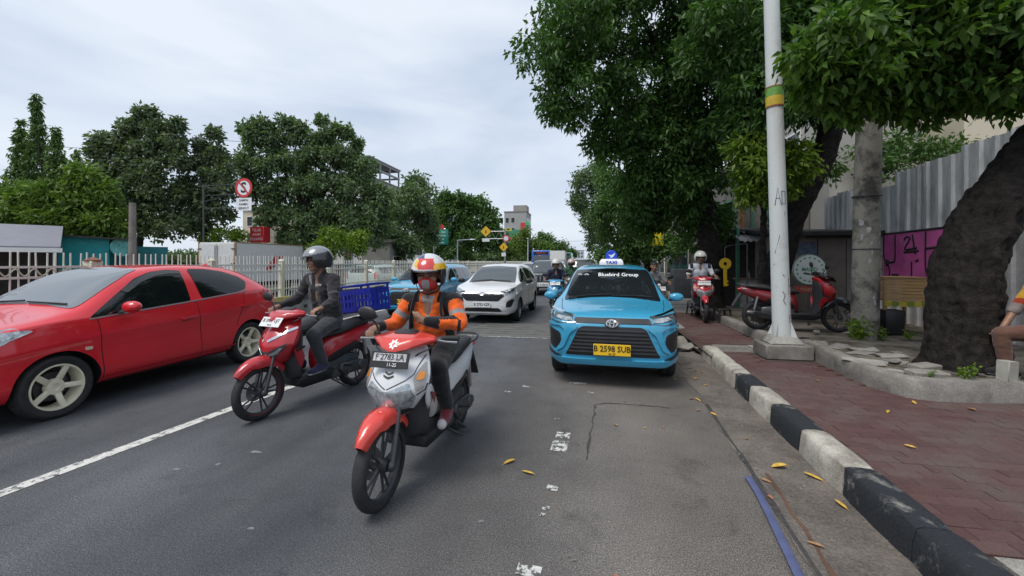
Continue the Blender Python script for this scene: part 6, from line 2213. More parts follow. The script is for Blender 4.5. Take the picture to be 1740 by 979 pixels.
mb.build('torn_bills', mat('torn_paper', (.36, .36, .36), .9, var=.3), cp, smooth=False)

# corrugated fence
ZINC = mat('zinc_sheet', (.30, .33, .36), .45, .55, var=.25, vscale=2.5, dirt=(.12, .10, .085), dscale=2.2, dpos=(.5, .75), stretch=(1, 1, .25))
def painted_zinc():
    m, nt, b = nodes_mat('painted_zinc')
    p = pos(nt)
    sx = nt.nodes.new('ShaderNodeSeparateXYZ')
    nt.links.new(p, sx.inputs[0])
    mp = nt.nodes.new('ShaderNodeMapping')
    mp.inputs['Scale'].default_value = (1, 1, .2)
    nt.links.new(p, mp.inputs['Vector'])
    f = nz(nt, mp.outputs['Vector'], 4.5, 6, .7)
    edge = nz(nt, p, 9, 5, .7)
    zz = mth(nt, 'ADD', sx.outputs['Z'], mth(nt, 'MULTIPLY', edge, .35))
    mask = ramp(nt, mth(nt, 'SUBTRACT', zz, 1.72), (.48, 1.0), (.52, 0.0))
    z_ = ramp(nt, f, (.3, (.20, .22, .24)), (.7, (.56, .58, .60)))
    w_ = ramp(nt, nz(nt, p, 3, 7, .7), (.4, (.60, .58, .56)), (.75, (.30, .28, .27)))
    nt.links.new(mixc(nt, mask, z_, w_), b.inputs['Base Color'])
    b.inputs['Roughness'].default_value = .5
    b.inputs['Metallic'].default_value = .1
    return m
PZ = painted_zinc()
cf = empty('corrugated_fence', (6.3, 9, .28), 0, 'tall corrugated zinc fence with whitewashed foot and pink graffiti', 'fence')
def rib_profile(y0, w):
    out = []
    n = 3
    for k in range(n):
        a = y0 + w * k / n
        out += [(a, 0), (a + w / n * .62, 0), (a + w / n * .70, -.045), (a + w / n * .92, -.045)]
    out.append((y0 + w, 0))
    return out
def zinc_sheet(y0, w, z0, z1, x=0.0, m=None, nm='sheet', par=None, dx=0.0, tilt=0.0):
    mb = MB()
    pr = rib_profile(y0, w)
    mb.loft([[(x + p[1], p[0], z) for p in pr] for z in (z0, z1)], cap=False, closed=False)
    me = with_mods(mb.mesh(nm, [m or PZ], False), [('SOLIDIFY', dict(thickness=.004))], smooth=False)
    o = link_mesh(nm, me, par or cf)
    o.rotation_euler = (0, tilt, 0)
    return o
rr = random.Random(9)
for i in range(7):
    y0 = -3.0 + i * .80
    zinc_sheet(y0, .82, 0.0, 3.24 - i * .045 + rr.uniform(-.09, .09) - (.10 if i == 5 else 0), rr.uniform(-.02, .02), tilt=rr.uniform(-.006, .006))
for i in range(2):
    zinc_sheet(2.5 + i * .6, .6, 1.95, 2.98 + rr.uniform(-.06, .06), .02)
# graffiti
PINK = mat('graffiti_pink', (.46, .085, .29), .55, var=.25, vscale=3, dirt=(.45, .2, .33), dscale=5, dpos=(.6, .75))
g0 = MB()
g0.box((-.062, .50, 1.395), (.012, 1.58, .93))
gm = g0.mesh('graffiti_panel', [PINK], False)
gp = link_mesh('graffiti_panel', gm, cf)
def spray(pts, w=.022, m=None):
    mb = MB()
    mb.tube([(-.070, y - .30, z) for y, z in pts], w, 6, flat=(1, .4))
    mb.build('graffiti_stroke', m or INK, gp)
# the fence runs away from the viewer: larger y is further left in the picture
for pts in ([(1.60, 1.84), (.05, 1.86)], [(1.25, 1.80), (1.25, 1.32), (1.32, 1.24), (1.5, 1.24)], [(1.58, 1.84), (1.58, 1.35), (1.42, 1.12), (1.42, .95)], [(.78, 1.78), (.70, 1.40)], [(.62, 1.46), (1.0, 1.44)], [(1.0, 1.68), (.93, 1.75), (.84, 1.70), (.98, 1.50), (.66, 1.52)],
            [(.80, .95), (.80, 1.25)], [(.45, 1.82), (.45, 1.15), (.38, 1.0)], [(.45, 1.5), (.1, 1.52)], [(1.35, .98), (1.15, .98)], [(.62, 1.28), (.70, 1.26)]):
    spray(crom(pts, 4) if len(pts) > 2 else pts)
spray([(1.50, 1.28), (1.45, 1.18)], .06)
spray(crom([(1.72, 1.3), (1.64, 1.42), (1.62, 1.15), (1.72, 1.05)], 4), .012, mat('graffiti_red', (.3, .06, .1), .6))
spray(crom([(1.9, 1.75), (1.75, 1.6), (1.88, 1.5), (1.7, 1.4)], 4), .016, mat('graffiti_teal', (.05, .13, .16), .6))

# slatted wooden cart
WOOD = mat('cart_wood', (.36, .22, .095), .6, var=.2, vscale=3, stretch=(1, 1, 8), dirt=(.14, .08, .04), dscale=4, dpos=(.6, .8))
cart = empty('wooden_cart', (5.32, 8.5, .29), R(-6), 'yellowish slatted wooden vendor cart standing before the pink graffiti', 'cart')
for k in range(7):
    mb = MB()
    mb.box((0, -.32, .60 + .055 * k), (.62, .018, .050), bev=.004, seg=1)
    mb.build('slat', WOOD, cart)
    for s in (-1, 1):
        mb = MB()
        mb.box((s * .31, 0, .60 + .055 * k), (.018, .62, .050), bev=.004, seg=1)
        mb.build('slat', WOOD, cart)
mb = MB()
mb.box((0, 0, .97), (.66, .68, .02))
mb.build('top', mat('cart_top', (.30, .17, .08), .6, var=.2), cart)
for sx in (-1, 1):
    for sy in (-1, 1):
        mb = MB()
        mb.box((sx * .285, sy * .29, .40), (.045, .045, .80), bev=.004, seg=1)
        mb.build('leg', WOOD, cart)
for k in range(6):
    mb = MB()
    x = -.26 + .104 * k
    mb.prism([(x - .05, .57), (x + .05, .57), (x + .05, .50), (x + .02, .475), (x - .02, .475), (x - .05, .50)], 'y', -.342, -.336)
    mb.build('fringe_flap', mat('fringe_green', (.16, .20, .03), .8) if k % 2 else mat('fringe_yellow', (.42, .32, .03), .8), cart, smooth=False)
# dark plastic chair and boxes stored under and beside the cart
for x, y, w, d_, h, lab in ((5.1, 8.25, .30, .26, .42, 'black plastic box stored under the wooden cart'), (4.72, 8.35, .34, .2, .26, 'blotched cement block left of the wooden cart')):
    mb = MB()
    mb.hull([(sx * w / 2 * k, sy * d_ / 2 * k, z) for sx in (-1, 1) for sy in (-1, 1) for z, k in ((0, .9), (h, 1.0))], .015, 2)
    o = mb.build('storage_box', BLACK if h > .3 else concrete_mat('blotched', (.30, .28, .22), (.03, .03, .03), 5, .5, .48, .54), None)
    o.location = (x, y, .29)
    tag(o, lab, 'box')

# kiosks and signs behind the parked scooter
PLY = concrete_mat('plywood', (.20, .18, .155), (.11, .10, .085), 1.5, .2, .4, .7, .15)
PLY2 = concrete_mat('grey_panel', (.25, .245, .235), (.15, .145, .14), 1.3, .2, .4, .7, .15)
kio = empty('kiosk', (5.4, 10.6, .28), 0, 'shuttered brown and grey plywood kiosk with black roof edge', 'kiosk')
for i, (x0, x1, m) in enumerate(((-.85, -.30, PLY), (-.29, .28, PLY), (.29, .95, PLY2))):
    mb = MB()
    mb.box(((x0 + x1) / 2, 0 + .01 * i, .95), (x1 - x0 - .01, .04, 1.9), bev=.004, seg=1)
    mb.build('panel', m, kio)
for s in (-.86, .96):
    mb = MB()
    mb.box((s, 1.0, .95), (.04, 1.95, 1.9))
    mb.build('panel', PLY, kio)
mb = MB()
mb.box((0.05, .9, 1.98), (2.3, 2.4, .10), (R(5), 0, 0), .01, 1)
rf = mb.build('roof', mat('kiosk_roof', (.035, .034, .033), .8, var=.3), kio)
mb = MB()
mb.box((.15, -.16, 1.86), (1.5, .03, .16), (R(8), 0, 0))
mb.build('roof_fringe', mat('black_tarp', (.02, .02, .02), .7, var=.4), kio)
mb = MB()
mb.box((-.56, -.03, 1.55), (.46, .02, .28))
mb.build('poster', mat('blue_poster', (.07, .10, .15), .6, var=.4, vscale=12), kio)
mb = MB()
mb.hull([(.45, -.05, .98), (.75, -.05, .95), (.6, -.05, 1.06), (.5, -.08, .9), (.7, -.08, 1.04)])
mb.build('hanging_bag', BLACK, kio)

rs = empty('round_sign', (4.22, 9.05, .29), 0, 'round pale mosque sign with green lettering behind the pole', 'sign')
mb = MB()
mb.cyl((0, .03, 0), (0, .03, 1.3), .02, 8)
mb.build('post', DSTEEL, rs)
mb = MB()
mb.lathe([(.001, -.012), (.285, -.012), (.30, -.008), (.30, .008), (.285, .012), (.001, .012)], 36, Matrix.Translation((0, 0, 1.09)) @ Matrix.Rotation(R(90), 4, 'X'))
dc = mb.build('disc', mat('sign_pale', (.36, .40, .39), .5, var=.12), rs)
SG = mat('sign_green', (.05, .16, .09), .5)
mb = MB()
mb.tube([(.292 * math.cos(a), -.012, 1.09 + .292 * math.sin(a)) for a in np.linspace(0, 2 * PI, 37)], .007, 6, cap=False)
mb.build('border', SG, dc)
text('lettering', 'MASJID', .105, SG, dc, (0, -.0135, 1.09), (R(90), 0, 0), bold=.003, sx=.85)
for k in range(16):
    a = 2 * PI * k / 16
    mb = MB()
    c0 = V3(.225 * math.cos(a), -.0125, 1.09 + .225 * math.sin(a))
    d_ = V3(-math.sin(a), 0, math.cos(a))
    n_ = V3(math.cos(a), 0, math.sin(a))
    mb.add([c0 - d_ * .025 - n_ * .008, c0 - d_ * .02 + n_ * .022, c0 + d_ * .018 + n_ * .018, c0 + d_ * .025 - n_ * .01], [(0, 1, 2, 3)])
    mb.build('rim_letter', SG, dc, smooth=False)
mb = MB()
mb.box((-.06, .0, .70), (.44, .012, .13))
rb = mb.build('red_board', mat('board_red', (.16, .025, .02), .6, var=.3), rs)
text('lettering', 'TOILET', .075, mat('board_cream', (.35, .20, .14), .6), rb, (-.06, -.008, .70), (R(90), 0, 0), sx=.9)

k2 = empty('kiosk', (4.75, 13.2, .15), 0, 'open food stall with white corrugated awning and poster counter', 'kiosk')
GRN = mat('stall_green', (.05, .20, .12), .6, var=.2)
for sx, sy in ((-.72, -.75), (.72, -.75), (-.72, .75), (.72, .75)):
    mb = MB()
    mb.box((sx, sy, 1.15), (.08, .08, 2.3), bev=.006, seg=1)
    mb.build('post', GRN, k2)
mb = MB()
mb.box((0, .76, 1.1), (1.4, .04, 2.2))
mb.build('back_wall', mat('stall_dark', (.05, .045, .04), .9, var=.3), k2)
for s, m in ((-1, mat('counter_poster', (.42, .42, .40), .6, var=.35, vscale=7)), (0, mat('counter_blue', (.20, .30, .38), .6, var=.5, vscale=8)), (1, mat('counter_white', (.45, .46, .47), .6, var=.2, vscale=6))):
    mb = MB()
    mb.box((s * .45, -.76, .45), (.44, .03, .88))
    mb.build('counter_panel', m, k2)
mb = MB()
mb.box((0, -.6, .91), (1.45, .45, .03))
mb.build('counter', mat('counter_wood', (.22, .15, .09), .6, var=.2), k2)
for i in range(6):
    mb = MB()
    x0 = -.80 + i * .27
    rings = []
    for t in (0, 1):
        rings.append([(x0 + .27 * q, -1.25 + .9 * t, 1.92 + .30 * t + .022 * math.sin(q * 2 * PI * 2)) for q in np.linspace(0, 1, 13)])
    mb.loft(rings, cap=False, closed=False)
    me = with_mods(mb.mesh('awning_sheet', [mat('awning_white', (.46, .44, .42), .6, var=.2, dirt=(.22, .17, .13), dscale=4, dpos=(.5, .75))], True), [('SOLIDIFY', dict(thickness=.006))])
    link_mesh('awning_sheet', me, k2)
mb = MB()
mb.box((0, .1, 2.32), (1.8, 1.6, .05), (R(6), 0, 0))
mb.build('roof', mat('kiosk_roof', (.035, .034, .033), .8, var=.3), k2)
for i in range(3):
    mb = MB()
    mb.lathe([(.001, 0), (.045, 0), (.05, .05), (.045, .13), (.02, .16), (.018, .2), (.001, .2)], 10, Matrix.Translation((-.4 + i * .34, -.6, .925)))
    o = mb.build('jar', mat('jar_%d' % (i % 3), ((.4, .38, .33), (.3, .12, .06), (.15, .25, .1))[i % 3], .3, coat=.5), None)
    o.location = k2.location
    tag(o, ('pale jar at the left end of the food stall counter', 'brown jar in the middle of the food stall counter', 'green jar at the right end of the food stall counter')[i], 'jar', 'jars on the stall counter')

ks = empty('key_sign', (3.52, 11.8, .15), 0, 'yellow key-shaped locksmith sign hanging by the tree trunk', 'sign')
KY = mat('key_yellow', (.66, .42, .01), .5, var=.1)
mb = MB()
Mk = Matrix.Translation((0, 0, 1.33)) @ Matrix.Rotation(R(90), 4, 'X')
mb.lathe([(.045, -.012), (.145, -.012), (.15, 0), (.145, .012), (.045, .012)], 28, Mk, closed=True)
mb.build('key_bow', KY, ks)
mb = MB()
mb.box((0, 0, .98), (.085, .022, .48), bev=.006, seg=1)
for z in (.78, .87):
    mb.box((.05, 0, z), (.05, .02, .045))
mb.build('key_blade', KY, ks)
mb = MB()
mb.tube([(0, 0.03, 1.45), (0, .03, 1.75), (.1, .03, 1.8), (.55, .06, 1.85)], .014, 6)
mb.tube([(.55, .06, 0), (.55, .06, 1.85)], .022, 8)
mb.build('bracket', DSTEEL, ks)

def stool(x, y, z, label):
    r_ = empty('stool', (x, y, z), .3, label, 'stool', 'plastic stools on the footpath')
    mb = MB()
    mb.hull([(s * a, t * b, zz) for s in (-1, 1) for t in (-1, 1) for a, b, zz in ((.15, .12, .30), (.155, .125, .275), (.13, .10, .31))], .01, 1)
    mb.build('seat', BLACK, r_)
    for s in (-1, 1):
        for t in (-1, 1):
            mb = MB()
            mb.tube([(s * .125, t * .10, .28), (s * .155, t * .125, 0)], [.022, .018], 6)
            mb.build('leg', BLACK, r_)
stool(3.02, 10.35, .15, 'black plastic stool beside the tree trunk')
stool(2.72, 11.6, .15, 'second plastic stool left of the trunk, behind the scooter')

# seated person cut by the right edge
loc = (4.62, 5.12, .34)
J = dict(pelvis=(0, .02, .47), chest=(0, -.03, .77), neck=(0, -.07, .96), head=(0, -.10, 1.10), look=(0, -1, -.25), sh_l=(-.18, -.05, .90), sh_r=(.18, -.06, .90), el_l=(-.24, -.16, .66), el_r=(.24, -.17, .64), wr_l=(-.2, -.30, .48), wr_r=(.22, -.27, .42),
         hd_l=(0, -.06, -.05), hd_r=(0, -.05, -.06), hip_l=(-.09, 0, .46), hip_r=(.09, 0, .46), kn_l=(-.13, -.36, .44), kn_r=(.15, -.30, .44), an_l=(-.12, -.33, .08), an_r=(.15, -.22, .08), toe_l=(-.12, -.46, .04), toe_r=(.15, -.36, .04))
J['fing_l'] = loose_hand(V3(-.2, -.30, .48), V3(0, -.6, -.7), V3(.9, -.3, 0), -1)
J['fing_r'] = loose_hand(V3(.22, -.27, .42), V3(0, -.5, -.8), V3(-.9, -.3, 0), 1)
def f9(c_):
    if c_.x > .12 and c_.z < .70:
        return 2 if c_.z > .675 else 3
    n_ = c_.z + .08 * noise.noise(c_ * 9)
    return 0 if n_ > .84 else (1 if n_ > .76 else 2)
person(loc, R(-90), 'seated person in yellow and red patterned shirt at the right edge', J, dict(jacket=([cloth_mat('batik_yellow', (.60, .33, .03)), cloth_mat('batik_red', (.35, .05, .02)), cloth_mat('batik_grey', (.26, .22, .20)), cloth_mat('cream_hem', (.5, .44, .36))], f9), trousers=cloth_mat('brown_trousers', (.13, .065, .045)), shoes=(BLKC, SOLE), sleeve=.47, top_name='shirt'), vox=.011, hair=mat('hair_dark', (.012, .010, .009), .6))
mb = MB()
mb.lathe([(.001, 0), (.16, 0), (.165, .02), (.14, .36), (.13, .38), (.001, .38)], 20)
o = mb.build('bucket_seat', mat('bucket_brown', (.16, .075, .05), .5, var=.2), None)
o.location = (4.66, 5.12, .33)
tag(o, 'upturned brown bucket that the seated person sits on', 'bucket')
mb = MB()
mb.hull([(sx * .07, sy * .05, z) for sx in (-1, 1) for sy in (-1, 1) for z in (0, .2)], .006, 1)
o = mb.build('paper_bag', mat('paper_grey', (.32, .31, .27), .8, var=.2), None)
o.location = (4.10, 5.0, .345)
o.rotation_euler = (.0, .08, .4)
tag(o, 'small grey paper bag beside the seated person', 'bag')

# buildings behind the right-hand footpath
def box_building(name, label, x0, x1, y0, y1, h, wm, wins=(), roofm=None, face='y', cat='building', trim=None, wm2=None, group=None):
    """wins: (face, a0, a1, z0, z1) openings as framed windows set into the named face"""
    r_ = empty(name, ((x0 + x1) / 2, (y0 + y1) / 2, 0), 0, label, cat, group)
    cx, cy = (x0 + x1) / 2, (y0 + y1) / 2
    mb = MB()
    mb.box((0, 0, h / 2), (x1 - x0, y1 - y0, h))
    mb.build('wall', wm, r_, smooth=False)
    mb = MB()
    mb.box((0, 0, h + .12), (x1 - x0 + .3, y1 - y0 + .3, .24), bev=.02, seg=1)
    mb.build('roof', roofm or CONC, r_, smooth=False)
    for (f, a0, a1, z0, z1) in wins:
        w_, hh = a1 - a0, z1 - z0
        a, z = (a0 + a1) / 2, (z0 + z1) / 2
        mb = MB()
        if f == 'y':
            mb.box((a - cx, y0 - cy - .02, z), (w_, .06, hh))
        elif f == 'x':
            mb.box((x0 - cx - .02, a - cy, z), (.06, w_, hh))
        else:
            mb.box((x1 - cx + .02, a - cy, z), (.06, w_, hh))
        o = mb.build('window', trim or WHITE, r_, smooth=False)
        mb = MB()
        k = .06
        n = max(1, int(w_ / .9))
        for i in range(n):
            b = a0 + w_ * (i + .5) / n
            if f == 'y':
                mb.box((b - cx, y0 - cy - .045, z), (w_ / n - k, .02, hh - 2 * k))
            elif f == 'x':
                mb.box((x0 - cx - .045, b - cy, z), (.02, w_ / n - k, hh - 2 * k))
            else:
                mb.box((x1 - cx + .045, b - cy, z), (.02, w_ / n - k, hh - 2 * k))
        mb.build('pane', GLASS, o, smooth=False)
    return r_
GW = concrete_mat('grey_render', (.44, .43, .41), (.28, .27, .26), .5, .1, .4, .75, .08)
CW = concrete_mat('cream_render', (.60, .54, .42), (.42, .37, .29), .6, .1, .45, .8, .08)
DW = concrete_mat('shop_render', (.24, .23, .21), (.12, .115, .105), .9, .15, .4, .7, .15)
box_building('side_building', 'plain grey building wall rising behind the kiosk', 6.75, 12.5, 13.4, 20, 9.0, GW, [('x', 15, 16.4, 4.5, 5.8)])
box_building('cream_building', 'sunlit cream building behind the corrugated fence at right', 8.9, 16, 11.9, 13.2, 8.5, CW, [('y', 11.5, 13, 4, 5.5)])
sh = box_building('shophouse', 'grey two-storey shophouse with green trim behind the stalls', 4.75, 6.7, 14.4, 20.5, 4.6, DW, [('x', 15, 16.5, 2.6, 3.6), ('x', 17.5, 19, 2.6, 3.6), ('y', 5.5, 6.4, 2.7, 3.6)], trim=GRN)
for x0, x1, z0, z1, m in ((4.72, 5.05, .15, 2.5, mat('lilac_door', (.30, .29, .38), .6, var=.15)), (5.10, 5.55, .15, 2.3, mat('lilac_door', (.30, .29, .38), .6)), (4.72, 4.84, 2.5, 4.5, mat('rust_panel', (.28, .12, .05), .8, var=.3))):
    mb = MB()
    mb.box(((x0 + x1) / 2 - 5.725, 14.37 - 17.45, (z0 + z1) / 2), (x1 - x0, .05, z1 - z0))
    mb.build('door' if z1 < 3 else 'cladding', m, sh, smooth=False)
for x in (5.07, 5.6):
    mb = MB()
    mb.box((x - 5.725, 14.36 - 17.45, 2.2), (.07, .06, 4.3))
    mb.build('pilaster', GRN, sh, smooth=False)
WR = mat('white_awning', (.62, .63, .64), .5, var=.08)
for i, (y0, y1, h, m, lab) in enumerate(((21, 27, 3.6, DW, 'low grey shop with white awning along the footpath'), (27.5, 36, 4.6, CW, 'cream shop building further along the footpath'), (37, 52, 6.0, GW, 'grey building far along the right side'), (53, 75, 7.5, DW, 'dim grey block far down the right side'))):
    b_ = box_building('shop', lab, 4.8, 10, y0, y1, h, m, [('x', y0 + .6 + 2 * k, y0 + 2 + 2 * k, .8, 2.4) for k in range(int((y1 - y0) / 2))] + [('y', 5.3, 6.6, 1.0, 2.4)], cat='shop', group='shops along the footpath')
    mb = MB()
    mb.prism([(-2.6 - 1.6, 2.55), (-2.6, 3.0), (-2.6, 3.06), (-2.6 - 1.6, 2.62)], 'y', -(y1 - y0) / 2 + .2, (y1 - y0) / 2 - .2)
    mb.build('awning', WR if i < 2 else mat('awning_rust', (.20, .12, .08), .7, var=.2), b_, smooth=False)
ys_ = empty('yellow_sign', (3.15, 20.2, .15), 0, 'small bright yellow board hanging under the tree canopy', 'sign')
mb = MB()
mb.box((0, 0, 2.42), (.50, .05, .62), bev=.01, seg=1)
mb.build('board', mat('board_yellow', (.75, .60, .01), .5), ys_)
mb = MB()
mb.tube([(.35, .05, 0), (.35, .05, 2.9), (0, .03, 2.9), (0, .0, 2.7)], .025, 8)
mb.build('post', DSTEEL, ys_)
# dark delivery box and goods by the far stalls
mb = MB()
mb.box((0, 0, .55), (1.4, .8, 1.1), bev=.03)
o = mb.build('covered_stall', mat('stall_cover', (.05, .055, .06), .7, var=.3), None)
o.location = (3.9, 17.2, .15)
tag(o, 'dark covered street stall behind the footpath scooter rider', 'stall')
# ------------------------------------------------------------------ far side of the road, signs, far traffic
TEAL = mat('teal_wall', (.01, .28, .30), .6, var=.15)
# grey-roofed shelter
hut = empty('shelter', (-21.6, 12.7, .1), R(56), 'open shelter with grey sheet roof and white fascia at the left edge', 'shelter')
mb = MB()
mb.prism([(-1.9, 1.92), (1.4, 2.9), (1.4, 2.96), (-1.9, 1.99)], 'x', -5.5, 1.0)
mb.build('roof', mat('grey_sheet', (.20, .20, .23), .6, var=.08, vscale=2), hut, smooth=False)
mb = MB()
mb.box((-2.25, -1.9, 1.86), (6.6, .06, .16))
mb.build('fascia', WHITE, hut, smooth=False)
mb = MB()
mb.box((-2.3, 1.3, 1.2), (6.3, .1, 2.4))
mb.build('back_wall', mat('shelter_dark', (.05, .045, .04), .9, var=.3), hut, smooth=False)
for x in (-5.2, -3.7, -2.2, -.7, .85):
    mb = MB()
    mb.box((x, -1.8, .92), (.09, .09, 1.84))
    mb.build('post', WHITE, hut, smooth=False)
teal = empty('hut', (-23.1, 15.95, .1), R(48), 'turquoise hut with low flat roof behind the fence', 'hut')
for (x0, y0, x1, y1, z0, z1, m, nm) in ((-.9, -1.6, 1.35, -1.4, 1.1, 2.5, TEAL, 'upper_wall'), (-.9, -1.6, 1.35, -1.4, 0, 1.1, mat('hut_beige', (.42, .38, .31), .8, var=.1), 'lower_wall')):
    mb = MB()
    mb.box(((x0 + x1) / 2 - .55, (y0 + y1) / 2, (z0 + z1) / 2), (x1 - x0, y1 - y0, z1 - z0))
    mb.build(nm, m, teal, smooth=False)
mb = MB()
mb.box((1.2, .6, 1.1), (3.2, .12, 2.2))
mb.build('side_wall', mat('teal_dark', (.012, .17, .19), .6, var=.2), teal, smooth=False)
mb = MB()
mb.box((-.2, -.6, 2.58), (3.4, 2.6, .08), (R(2), R(3), 0))
mb.build('roof', mat('kiosk_roof', (.035, .034, .033), .8), teal, smooth=False)
mb = MB()
mb.lathe([(.001, -.02), (.42, -.02), (.42, .02), (.001, .02)], 24, Matrix.Translation((1.25, -1.7, 2.1)) @ Matrix.Rotation(R(90), 4, 'X'))
mb.build('round_board', mat('round_teal', (.10, .36, .34), .5, var=.5, vscale=5), teal)
# boundary wall along the far verge
BW = concrete_mat('boundary_render', (.44, .39, .32), (.27, .24, .2), .8, .15)
wall = empty('boundary_wall', (-17.6, 30, .1), 0, 'long beige boundary wall beyond the second carriageway', 'wall')
for i in range(24):
    y0 = 17 + i * 2.4
    mb = MB()
    mb.box((0, y0 - 30 + 1.2, .62), (.14, 2.28, 1.24))
    mb.build('wall_panel', BW, wall, smooth=False)
    mb = MB()
    mb.box((0, y0 - 30, .72), (.24, .24, 1.44), bev=.01, seg=1)
    mb.build('pillar', CREAM, wall)
box_building('gatehouse', 'pale grey gatehouse behind the fence by the white pole', -17.3, -15.0, 30, 33, 3.0, concrete_mat('gate_render', (.40, .385, .36), (.28, .27, .25), .7, .1), [('x+', 30.6, 31.6, 1.0, 2.0)])
box_building('pale_block', 'pale cream building glimpsed between the dark trees', -33.5, -30.5, 36, 44, 6.6, CW, [('x+', 37 + 2 * k, 38.2 + 2 * k, 3.2 + 1.8 * j, 4.4 + 1.8 * j) for k in range(3) for j in range(2)] + [('y', -33 + .9 * k, -32.4 + .9 * k, 3.4 + 1.6 * j, 4.4 + 1.6 * j) for k in range(3) for j in range(2)])
# frame-topped building behind the massive tree
fb = box_building('framed_building', 'grey office block with open steel roof frame above the trees', -45, -35.5, 64, 76, 15.5, GW, [('x+', 65 + 3 * k, 67.2 + 3 * k, 3 + 3.6 * j, 5 + 3.6 * j) for k in range(4) for j in range(4)] + [('y', -44 + 3 * k, -41.8 + 3 * k, 3 + 3.6 * j, 5 + 3.6 * j) for k in range(3) for j in range(4)])
FRM = mat('frame_grey', (.26, .27, .28), .5, .3)
for y in (-5.5, -1.8, 1.8, 5.5):
    for x in (4.4, -4.4):
        mb = MB()
        mb.box((x, y, 17.3), (.25, .25, 3.3))
        mb.build('roof_post', FRM, fb, smooth=False)
for z in (17.4, 18.8):
    for x in (4.4, -4.4):
        mb = MB()
        mb.box((x, 0, z), (.3, 11.4, .3))
        mb.build('roof_beam', FRM, fb, smooth=False)
    for y in (-5.6, 5.6):
        mb = MB()
        mb.box((0, y, z), (9.0, .3, .3))
        mb.build('roof_beam', FRM, fb, smooth=False)
mb = MB()
mb.box((0, 0, 19.05), (9.4, 12, .18))
mb.build('roof_canopy', FRM, fb, smooth=False)
# pale hip-roofed block with antenna mast
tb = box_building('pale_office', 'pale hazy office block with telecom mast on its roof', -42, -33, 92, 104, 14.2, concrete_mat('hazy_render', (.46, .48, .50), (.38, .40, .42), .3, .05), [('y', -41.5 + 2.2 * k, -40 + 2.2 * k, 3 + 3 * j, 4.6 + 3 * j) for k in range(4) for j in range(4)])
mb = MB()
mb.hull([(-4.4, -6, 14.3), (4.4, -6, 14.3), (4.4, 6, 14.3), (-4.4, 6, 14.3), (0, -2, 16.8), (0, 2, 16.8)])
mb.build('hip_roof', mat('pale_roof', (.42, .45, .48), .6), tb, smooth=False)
mb = MB()
for sx in (-.35, .35):
    mb.tube([(sx - 1.5, 0, 15), (sx * .4 - 1.5, 0, 22.0)], .06, 5)
for k in range(9):
    z = 15.6 + .72 * k
    mb.tube([(-1.85 + .03 * k, 0, z), (-1.15 - .03 * k, 0, z + .5)], .035, 4)
for z, w_ in ((18.6, .7), (20.0, .8), (21.0, .55)):
    for s in (-1, 1):
        mb.box((-1.5 + s * w_ * .6, 0, z), (.22, .16, .9))
mb.build('mast', mat('mast_grey', (.22, .24, .26), .6), tb)
mb = MB()
mb.tube([(-4.2, 0, 14.4), (-4.2, 0, 24.5)], [.07, .03], 5)
mb.build('antenna', mat('mast_grey', (.22, .24, .26), .6), tb)
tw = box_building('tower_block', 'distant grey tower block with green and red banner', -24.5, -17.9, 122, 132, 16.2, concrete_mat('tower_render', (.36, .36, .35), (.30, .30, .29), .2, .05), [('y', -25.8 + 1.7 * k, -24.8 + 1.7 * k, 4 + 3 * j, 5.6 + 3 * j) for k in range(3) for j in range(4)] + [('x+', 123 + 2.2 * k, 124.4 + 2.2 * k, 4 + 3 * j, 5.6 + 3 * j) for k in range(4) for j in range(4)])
mb = MB()
mb.box((1.0, 0, 17.6), (4, 5, 1.8))
mb.build('roof_room', concrete_mat('roof_room', (.30, .29, .27), (.25, .24, .22), .3, .05), tw, smooth=False)
for x0, x1, z0, z1, c_ in ((-2.6, 1.4, 5.5, 11.0, (.05, .22, .12)), (1.6, 3.0, 5.0, 13.0, (.55, .03, .06)), (-1.5, 1.2, 7.6, 8.8, (.45, .05, .08)), (2.6, 4.2, 12.2, 13.2, (.05, .40, .14)), (-3.2, -1.0, 10.6, 11.4, (.5, .45, .1))):
    mb = MB()
    mb.box(((x0 + x1) / 2, -5.12 - .03 * (c_[0] > .3), (z0 + z1) / 2), (x1 - x0, .1, z1 - z0))
    mb.build('banner', mat('banner_%d' % int(c_[0] * 100 + c_[1] * 1000), c_, .6), tw, smooth=False)
box_building('far_tower', 'tiny hazy tower where the road meets the sky', -9.5, -3, 300, 310, 9.5, mat('far_haze', (.45, .47, .52), .8), [('y', -9 + 2 * k, -8 + 2 * k, 2 + 2.4 * j, 3.6 + 2.4 * j) for k in range(3) for j in range(3)])

